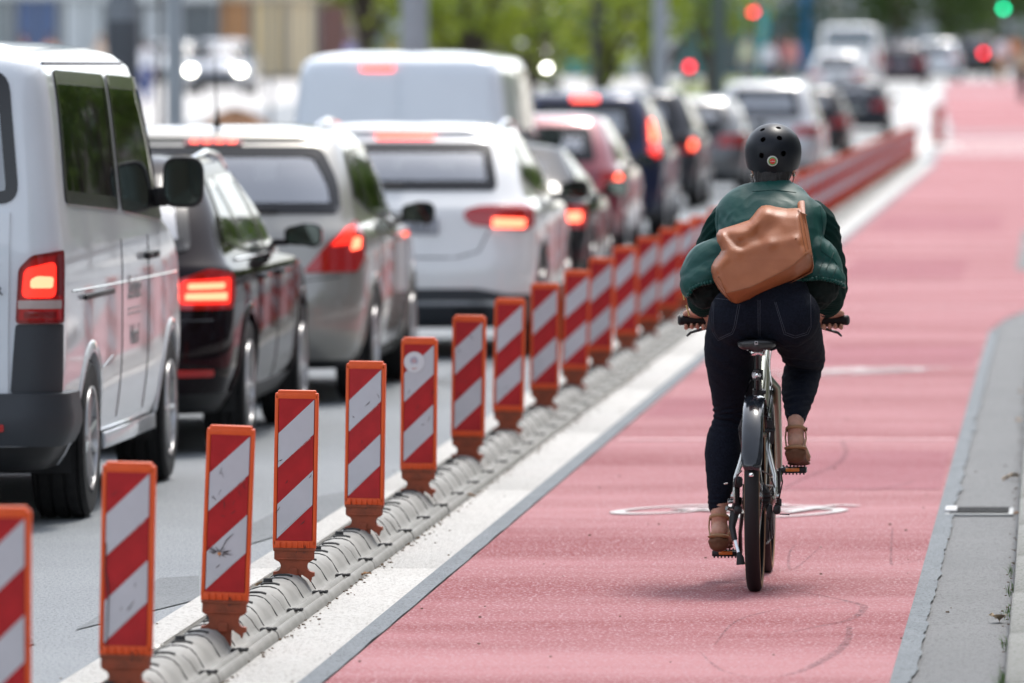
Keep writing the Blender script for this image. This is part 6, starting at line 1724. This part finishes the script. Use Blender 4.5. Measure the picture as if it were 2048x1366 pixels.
tlight('red signal disc beside the far black car', 1967, 106, 300, 'red')

# the single post on the traffic island beyond the beacon row
Yp = 183.; Xp = (1879 - VX) * Yp / F
isl = MB(); isl.lathe([(.001, .10), (.36, .10), (.44, .06), (.46, 0)], n=28); isl.v = [(x, y * 2.6, z) for x, y, z in isl.v]
o = isl.build('traffic_island', mat('white_stone', (.66, .65, .62), .8, var=.1, vscale=4), None); o.location = (Xp, Yp + .4, 0); tag(o, 'low white island under the lone striped post past the beacon row', 'traffic island')
t = thing('marker_post', 'lone striped marker post on the white island beyond the beacon row', 'marker post', (Xp - .03, Yp, .10))
for k in range(5):
    b = MB(); b.box((0, 0, .06 + k * .19), (.25, .07, .19 - .002), bev=.01); b.build('red_band' if k != 9 else 'band', M_sred if k % 2 == 0 else mat('band_pale_red', (.46, .06, .05), .5), t)
b = MB(); b.lathe([(.001, .03), (.10, .025), (.13, 0)], n=18); b.build('foot', M_bplast, t)
# pale kerb edge of the junction
tag(sheet('crossing_edge', -3.9, -2.75, yl(142, 206, 8), .010, mat('pale_marking', (.66, .64, .60), .8, var=.1, vscale=3)), kind='structure')
for k, Y in enumerate((172, 181, 190, 199)):
    tag(sheet('crossing_stripe', -2.9, -.2, [Y, Y + 2.2], .013, mat('stripe_white', (.70, .68, .66), .8)), kind='structure')
tag(sheet('pavement', -34, -13.5, yl(150, 330, 10), .012, M_pave, 3), kind='structure')
tag(sheet('red_crossing', -9.95, -8.75, yl(100, 140, 10), .012, mat('pink_crossing', (.60, .22, .22), .8, var=.2, vscale=3)), kind='structure')

# low mound of earth / bark on the pavement at left
b = MB(); n = 26
for i in range(9):
    r_ = 1 - i / 8.
    for j in range(n): a = 2 * PI * j / n; b.v.append((1.15 * r_ * math.cos(a) * (1 + .08 * math.sin(3 * a)), 1.3 * r_ * math.sin(a), .85 * (1 - r_ ** 1.7) * (1 + .1 * math.sin(5 * a))))
for i in range(8):
    for j in range(n): b.f.append((i * n + j, i * n + (j + 1) % n, (i + 1) * n + (j + 1) % n, (i + 1) * n + j))
Ym = 150.; Xm = (470 - VX) * Ym / F
o = b.build('earth_mound', mat('bark_brown', (.22, .11, .055), .9, bump=1, bscale=12, var=.3, vscale=8)); o.location = (Xm, Ym, zg(Xm, Ym) - .0); tag(o, 'brown mound of bark under the oncoming car with headlights', 'mound')

# people far off
PM = {}
def pedestrian(label, px, Y, top, skirt, legs, h=1.72, rz=0., stride=.18):
    X = (px - VX) * Y / F; t = thing('person', label, 'person', (X, Y, zg(X, Y)), rz)
    if 'b' not in PM:
        b = MB(); b.sphere((0, 0, 1.60), (.075, .095, .115)); b.limb([(0, 0, 1.5, .05), (0, 0, 1.42, .055)])
        b.sphere((0, .092, 1.585), (.014, .02, .02), n=8)
        b.limb([(0, 0, .93, .14, .10), (0, 0, 1.1, .125, .09), (0, 0, 1.3, .16, .10), (0, 0, 1.42, .13, .07)])
        for sg in (-1, 1):
            b.limb([(sg * .17, 0, 1.38, .05), (sg * .22, -sg * .07, 1.12, .042), (sg * .23, sg * .06 + .03, .86, .030)]); b.limb([(sg * .23, sg * .06 + .03, .86, .032, .022), (sg * .23, sg * .06 + .05, .74, .028, .014)])
            b.limb([(sg * .08, 0, .93, .09), (sg * .09, sg * .10, .50, .06), (sg * .09, sg * .12 - .03, .09, .038)]); b.limb([(sg * .09, sg * .12 - .05, .05, .038, .035), (sg * .09, sg * .12 + .12, .035, .04, .025)])
        PM['b'] = remesh(b, .014, 2)
        c = MB(); c.limb([(0, 0, .88, .165, .125), (0, 0, 1.1, .145, .11), (0, 0, 1.3, .18, .12), (0, 0, 1.40, .15, .09), (0, 0, 1.45, .07, .065)])
        for sg in (-1, 1): c.limb([(sg * .15, 0, 1.38, .07), (sg * .22, -sg * .07, 1.12, .056), (sg * .23, sg * .05 + .02, .92, .042)])
        PM['c'] = remesh(c, .016, 2)
        d = MB(); d.limb([(0, 0, 1.0, .15, .12), (0, 0, .90, .165, .13)])
        for sg in (-1, 1): d.limb([(sg * .08, 0, .92, .10), (sg * .09, sg * .10, .50, .072), (sg * .09, sg * .12 - .03, .13, .055)])
        PM['d'] = remesh(d, .016, 2)
        e = MB(); e.sphere((0, -.012, 1.625), (.086, .105, .11)); PM['e'] = remesh(e, .012, 1)
        for k_ in 'bcde': PM[k_].materials.append(M_skin); PM[k_].polygons.foreach_set('use_smooth', [True] * len(PM[k_].polygons))
    for nm, k_, m in (('body', 'b', M_skin), ('top', 'c', top), ('trousers', 'd', legs), ('hair', 'e', skirt)):
        o = bpy.data.objects.new(nm, PM[k_]); COL.objects.link(o); o.parent = t; o.scale = (h / 1.72,) * 3
        o.material_slots[0].link = 'OBJECT'; o.material_slots[0].material = m
cm = lambda n, c: mat('cloth_' + n, c, .8)
hd_, hl_ = mat('hair_brown', (.05, .025, .012), .6), mat('hair_blond', (.35, .22, .10), .6)
pedestrian('far pedestrian in a white top left of the blue column', 1537, 238, cm('white', (.75, .76, .8)), hd_, cm('navy', (.03, .04, .09)), rz=.4)
pedestrian('far pedestrian in a pink top next to the blue column', 1583, 244, cm('pink', (.62, .26, .24)), hd_, cm('grey', (.2, .2, .22)), rz=2.8)
pedestrian('far pedestrian in a dark red top between the white and pink ones', 1562, 256, cm('wine', (.22, .06, .08)), hd_, cm('black', (.02, .02, .02)), rz=1.)
pedestrian('far pedestrian in a pale yellow top left of the white topped one', 1496, 250, cm('lime', (.66, .66, .46)), hl_, cm('grey', (.2, .2, .22)), rz=3.)
pedestrian('pedestrian in blue jeans and white shirt between dark mast and grey post', 292, 205, cm('white', (.75, .76, .8)), hd_, cm('blue', (.05, .09, .28)), rz=.3)
pedestrian('pedestrian in light clothes right behind the dark mast', 201, 215, cm('cream', (.62, .50, .40)), hl_, cm('grey', (.2, .2, .22)), rz=3.)
pedestrian('pedestrian in a peach top above the white van roof', 100, 222, cm('peach', (.62, .34, .24)), hd_, cm('white', (.75, .76, .8)), rz=.1)
pedestrian('pedestrian in a rust coloured top at the far upper left', 48, 230, cm('rust', (.38, .13, .07)), hd_, cm('grey', (.2, .2, .22)), rz=2.)
pedestrian('pedestrian in a dark purple coat just right of the broad mast', 880, 225, cm('purple', (.07, .04, .10)), hl_, cm('black', (.02, .02, .02)), rz=.2)
pedestrian('pedestrian in a tan jacket just left of the broad mast', 784, 232, cm('tan', (.45, .33, .17)), hd_, cm('grey', (.2, .2, .22)), rz=2.6)
pedestrian('pedestrian in lilac far behind the delivery van', 700, 240, cm('lilac', (.30, .30, .52)), hd_, cm('navy', (.03, .04, .09)), rz=1.2)
pedestrian('far walker in white beside the black car at the upper right', 2003, 275, cm('white', (.75, .76, .8)), hd_, cm('tan', (.45, .33, .17)), rz=.2)
pedestrian('far walker in an orange top at the upper right edge', 2030, 285, cm('orange', (.62, .24, .10)), hd_, cm('grey', (.2, .2, .22)), rz=.2)
# parked scooter rider at the right edge
Yq = 262.; Xq = (2052 - VX) * Yq / F
pedestrian('person in a beige coat with a dark bag cut by the right edge', 2047, 232, cm('beige', (.52, .42, .28)), hd_, cm('black', (.02, .02, .02)), rz=.2)

# buildings --------------------------------------------------------
def building(name, label, x0, x1, Y, H, wallm, floors, bays, glassm, framem, ground=None, depth=14, zb=None, win=(.62, .62), cat='building', bands=None):
    """facade facing -Y from pixel-independent world x0..x1"""
    zb = zg((x0 + x1) / 2, Y) if zb is None else zb; t = thing(name, label, cat, ((x0 + x1) / 2, Y, zb)); wd = x1 - x0
    b = MB(); b.box((0, depth / 2, H / 2), (wd, depth, H)); b.build('wall', wallm, t, smooth=False)
    b = MB(); b.box((0, depth / 2, H + .2), (wd + .5, depth + .5, .4)); b.build('roof', framem, t, smooth=False)
    fh = H / floors; bw = wd / bays
    for f in range(floors):
        for k in range(bays):
            cx = -wd / 2 + bw * (k + .5); g0 = (ground if f == 0 and ground else None)
            ww, hh_ = (bw * win[0], fh * win[1]) if not g0 else (bw * .86, fh * .78)
            cz = fh * (f + .5) if not g0 else fh * .42
            b = MB(); tk = .09
            for sx in (-1, 1): b.box((cx + sx * (ww / 2), -.04, cz), (tk, .14, hh_ + tk))
            for sz in (-1, 1): b.box((cx, -.045, cz + sz * hh_ / 2), (ww + tk + .01, .15, tk))
            b.box((cx, -.03, cz), (.06, .09, hh_)); w_ = b.build('window', framem, t, smooth=False)
            b = MB(); b.box((cx, -.012, cz), (ww, .02, hh_)); b.build('pane', (g0[k % len(g0)] if g0 else glassm[(k * 3 + f) % len(glassm)]), w_, smooth=False)
    if bands:
        for k, (z, h_, m) in enumerate(bands): b = MB(); b.box((0, -.16, z), (wd + .2, .3, h_)); b.build('fascia', m, t, smooth=False)
    return t
pg = lambda n, c, r=.15: mat('pane_' + n, c, r, coat=.5)
Gd = [pg('dark', (.06, .075, .085)), pg('mid', (.16, .19, .20)), pg('sky', (.38, .43, .46)), pg('teal', (.10, .26, .26))]
xw = lambda px, Y: (px - VX) * Y / F
Wc = mat('render_cream', (.62, .52, .38), .85, var=.1, vscale=1); Wg = mat('render_grey', (.36, .38, .38), .85, var=.12, vscale=1); Wl = mat('render_light', (.68, .70, .69), .85, var=.1, vscale=1); Wo = mat('render_ochre', (.50, .26, .10), .85, var=.15, vscale=1)
Wt = mat('render_teal', (.06, .26, .27), .6, var=.1, vscale=1); Wm = mat('frame_metal', (.18, .19, .20), .5)
Yb = 300.
building('shop_building', 'pale shop front with teal posts at the far upper left', xw(-350, Yb), xw(215, Yb), Yb, 16, Wl, 4, 6, Gd, Wm, ground=[pg('shopw', (.75, .78, .78)), pg('teal2', (.10, .22, .20)), pg('brown', (.20, .13, .09)), pg('grey2', (.30, .33, .33)), pg('blue2', (.10, .16, .32))], bands=[(3.3, .5, Wl)])
building('glass_building', 'grey building behind the posts left of the orange shop front', xw(215, Yb), xw(438, Yb), Yb - 1, 14, Wg, 4, 3, Gd, Wm, ground=[pg('grey3', (.32, .34, .34)), pg('shop2', (.62, .65, .66)), pg('greyd', (.12, .14, .15))], bands=[(3.2, .5, Wl)])
building('ochre_building', 'orange and cream shop front above the oncoming headlights', xw(438, Yb), xw(700, Yb), Yb, 15, Wc, 4, 4, Gd, Wm, ground=[pg('orange', (.62, .30, .11)), pg('cream', (.85, .66, .36)), pg('cream2', (.82, .66, .42)), pg('brown2', (.20, .08, .06))], bands=[(3.2, .4, Wc)])
building('grey_building', 'grey shop building behind the broad pale mast', xw(700, Yb), xw(1020, Yb), Yb + 3, 13, Wg, 3, 5, Gd, Wm, ground=[pg('greyt', (.22, .28, .28)), pg('shop4', (.60, .66, .66)), pg('tan', (.28, .24, .17)), pg('teal', (.10, .26, .26)), pg('violet', (.10, .08, .13))])
building('teal_building', 'teal framed shop row behind the trees in the middle', xw(1020, Yb), xw(1620, Yb), Yb + 30, 14, Wg, 4, 9, Gd, mat('frame_teal', (.05, .20, .20), .5), ground=[pg('teal3', (.10, .52, .55)), pg('grey4', (.42, .46, .46)), pg('white2', (.85, .87, .88)), pg('white2', (.85, .87, .88)), pg('tealg', (.08, .32, .32)), pg('greyd2', (.12, .14, .14)), pg('teal3', (.08, .40, .42)), pg('greyd', (.12, .14, .15)), pg('grey4', (.22, .25, .25))])
building('station_building', 'long grey building closing the street beyond the lights', xw(1560, 520), xw(2400, 520), 520, 26, Wg, 7, 14, [pg('mid', (.16, .19, .20)), pg('grey4', (.22, .25, .25)), pg('dark', (.06, .075, .085))], Wm, win=(.7, .5), bands=[(3.6, .5, Wl)])
# buildings along both sides of the street (mostly outside the frame, seen in reflections)
def side_building(label, X, Y0, Y1, H, m, sgn, bays, floors):
    t = thing('street_building', label, 'building', (X, (Y0 + Y1) / 2, 0), 0); L_ = Y1 - Y0
    b = MB(); b.box((sgn * 6, 0, H / 2), (12, L_, H)); b.build('wall', m, t, smooth=False)
    pan = MB(); fr = MB()
    for f in range(floors):
        for k in range(bays):
            cy = -L_ / 2 + L_ / bays * (k + .5); cz = H / floors * (f + .5); b = MB(); b.box((-sgn * .02, cy, cz), (.06, L_ / bays * .6, H / floors * .6)); b.build('window', Gd[(k * 2 + f) % 3], t, smooth=False)
    b = MB(); b.box((sgn * 6, 0, H + .2), (12.6, L_ + .6, .4)); b.build('roof', Wm, t, smooth=False)
side_building('tall taupe building along the sidewalk out to the right', 15, -60, 58, 19, mat('render_taupe', (.20, .175, .15), .8, var=.2, vscale=.5), 1, 20, 5)  # out of view; wall darkened to deepen reflections on the car sides
building('building', 'broad grey building added unseen behind the camera to darken reflections', -50, 30, -120, 26, mat('render_taupe', (.20, .175, .15), .8), 6, 14, Gd, Wm).rotation_euler = (0, 0, PI)  # added out of view to block the bright low sky in car reflections
side_building('brown building further along the right hand sidewalk', 19, 66, 400, 15, mat('render_brown', (.16, .12, .10), .8, var=.2, vscale=.5), 1, 34, 4)
side_building('grey building along the far left side of the street', -42, 20, 190, 15, Wg, -1, 20, 4)

# trees ------------------------------------------------------------
def leafmat(n, c, c2):
    m = mat('leaves_' + n, c, .55, col2=c2, vscale=.9, det=4); p = m.node_tree.nodes['Principled BSDF']
    N, Lk = nodes_of(m); tl = N.new('ShaderNodeBsdfTranslucent'); ms = N.new('ShaderNodeMixShader'); ms.inputs[0].default_value = .5
    src = p.inputs['Base Color'].links[0].from_socket; Lk.new(src, tl.inputs[0]); Lk.new(p.outputs[0], ms.inputs[1]); Lk.new(tl.outputs[0], ms.inputs[2]); Lk.new(ms.outputs[0], N['Material Output'].inputs[0]); return m
L1 = leafmat('olive', (.16, .24, .02), (.34, .38, .05)); L2 = leafmat('green', (.08, .15, .025), (.18, .25, .05)); L3 = leafmat('deep', (.04, .085, .02), (.10, .15, .04))
M_bark = mat('bark', (.09, .07, .055), .9, bump=1, bscale=20, var=.3, vscale=10)
def tree(label, X, Y, rad, zc, H, m, seed, n=2200, ls=.16, trunk=.16, group=None, squash=.8):
    q = random.Random(seed); t = thing('street_tree', label, 'tree', (X, Y, zg(X, Y)), 0, group)
    b = MB(); b.tube([(0, 0, 0), (.03, 0, H * .25), (-.05, .05, H * .45), (.05, 0, zc)], [trunk * 1.3, trunk, trunk * .85, trunk * .5], n=10, ref=(1, 0, 0))
    clumps = []
    for k in range(16):
        a = q.uniform(0, 6.28); e = q.uniform(-.75, 1.); rr = rad * q.uniform(.45, .95) * math.sqrt(max(.15, 1 - e * e)); c = Vector((math.cos(a) * rr, math.sin(a) * rr, zc + e * rad * squash)); clumps.append((c, rad * q.uniform(.28, .5)))
        b.tube([(0, 0, H * .30 + k * .08), (c.x * .5, c.y * .5, lerp(H * .35, c.z, .65)), tuple(c)], [trunk * .45, trunk * .28, trunk * .08], n=6, ref=(.3, 1, 0))
    b.build('trunk', M_bark, t)
    f = MB()
    for i in range(n):
        c, r_ = q.choice(clumps); d = Vector((q.gauss(0, 1), q.gauss(0, 1), q.gauss(0, 1))).normalized() * r_ * q.uniform(.3, 1.1) ** .6; p = c + d
        u = Vector((q.gauss(0, 1), q.gauss(0, 1), q.gauss(0, .6))).normalized(); v = u.cross(Vector((q.gauss(0, 1), q.gauss(0, 1), q.gauss(0, 1)))).normalized(); s = ls * q.uniform(.6, 1.3)
        k = len(f.v); f.v += [tuple(p - u * s), tuple(p + v * s * .5), tuple(p + u * s), tuple(p - v * s * .5)]; f.f.append((k, k + 1, k + 2, k + 3))
    f.build('crown', m, t, smooth=False, fix=False)
for k, (px, Y, rad, zc, m, lab) in enumerate([
    (930, 160, 2.0, 3.9, L1, 'olive leaved street tree just right of the broad pale mast'),
    (1060, 172, 2.2, 4.1, L1, 'street tree with low hanging olive crown above the people carrier'),
    (1200, 184, 2.2, 4.2, L1, 'street tree right above the slim dark post'),
    (1310, 200, 2.0, 4.3, L2, 'green street tree behind the grey lamp post'),
    (1420, 215, 2.0, 4.6, L1, 'yellowish street tree left of the high red light'),
    (735, 180, 1.6, 5.0, L1, 'small crowned street tree left of the broad pale mast'),
        (1790, 330, 4.2, 6.6, L3, 'deep green tree above the far white van'),
    (1890, 345, 4.4, 6.7, L3, 'deep green tree above the far white hatchback'),
    (1980, 380, 4.0, 7.0, L3, 'deep green tree behind the green traffic light')]):
    X = xw(px, Y); zc -= .45 if Y < 300 else 0; tree(lab, X, Y, rad, zc - zg(X, Y), zc * .8, m, 20 + k, n=1500 if Y < 300 else 3200, ls=.15 if Y < 300 else .28)
tree('street tree on the right sidewalk level with the rider', 5.2, 32, 2.6, 5.2, 4.5, L2, 51, n=3000, ls=.2)
tree('street tree on the right sidewalk level with the delivery van', 5.4, 52, 2.8, 5.4, 4.5, L1, 52, n=3000, ls=.2)
tree('street tree on the right sidewalk far along', 6.2, 80, 2.8, 5.4, 4.5, L2, 53, n=2500, ls=.22)
# low hedge / grass verge between lanes in the middle distance
tag(sheet('grass_verge', -12.6, -9.6, yl(175, 330, 8), .03, mat('verge_green', (.16, .19, .06), .9, var=.3, vscale=2), 2), kind='structure')
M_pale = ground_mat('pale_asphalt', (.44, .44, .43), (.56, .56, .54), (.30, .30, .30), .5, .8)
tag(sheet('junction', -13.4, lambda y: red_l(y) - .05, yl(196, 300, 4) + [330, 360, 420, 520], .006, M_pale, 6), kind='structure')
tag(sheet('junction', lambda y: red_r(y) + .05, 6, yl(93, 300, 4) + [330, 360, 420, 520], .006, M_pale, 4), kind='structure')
tree('unseen street tree added behind the camera on the right to darken reflections', 5.0, -14, 3.0, 5.6, 4.5, L2, 61, n=1800, ls=.3)  # added out of view so dark paint reflects less bright horizon
tree('unseen street tree added behind the camera on the left to darken reflections', -9.5, -20, 3.0, 5.6, 4.5, L3, 62, n=1800, ls=.3)  # likewise added unseen, shades the horizon mirrored in the cars
tree('street tree on the right sidewalk near the camera', 5.0, 12, 2.8, 5.4, 4.5, L1, 63, n=1800, ls=.3)
tr0 = tree_last = [o for o in COL.objects if o.get('label') == 'street tree on the right sidewalk far along'][0]
for k_, (x_, y_, lab) in enumerate([(6.0, 98, 'fourth street tree along the right sidewalk'), (6.4, 116, 'fifth street tree along the right sidewalk'), (6.0, 134, 'sixth street tree along the right sidewalk'), (6.6, 155, 'seventh street tree along the right sidewalk'), (6.2, 178, 'eighth street tree along the right sidewalk'), (6.6, 205, 'ninth street tree along the right sidewalk')]):
    o = dup(tr0, (x_, y_, zg(x_, y_) - .9), k_ * 1.1, lab)
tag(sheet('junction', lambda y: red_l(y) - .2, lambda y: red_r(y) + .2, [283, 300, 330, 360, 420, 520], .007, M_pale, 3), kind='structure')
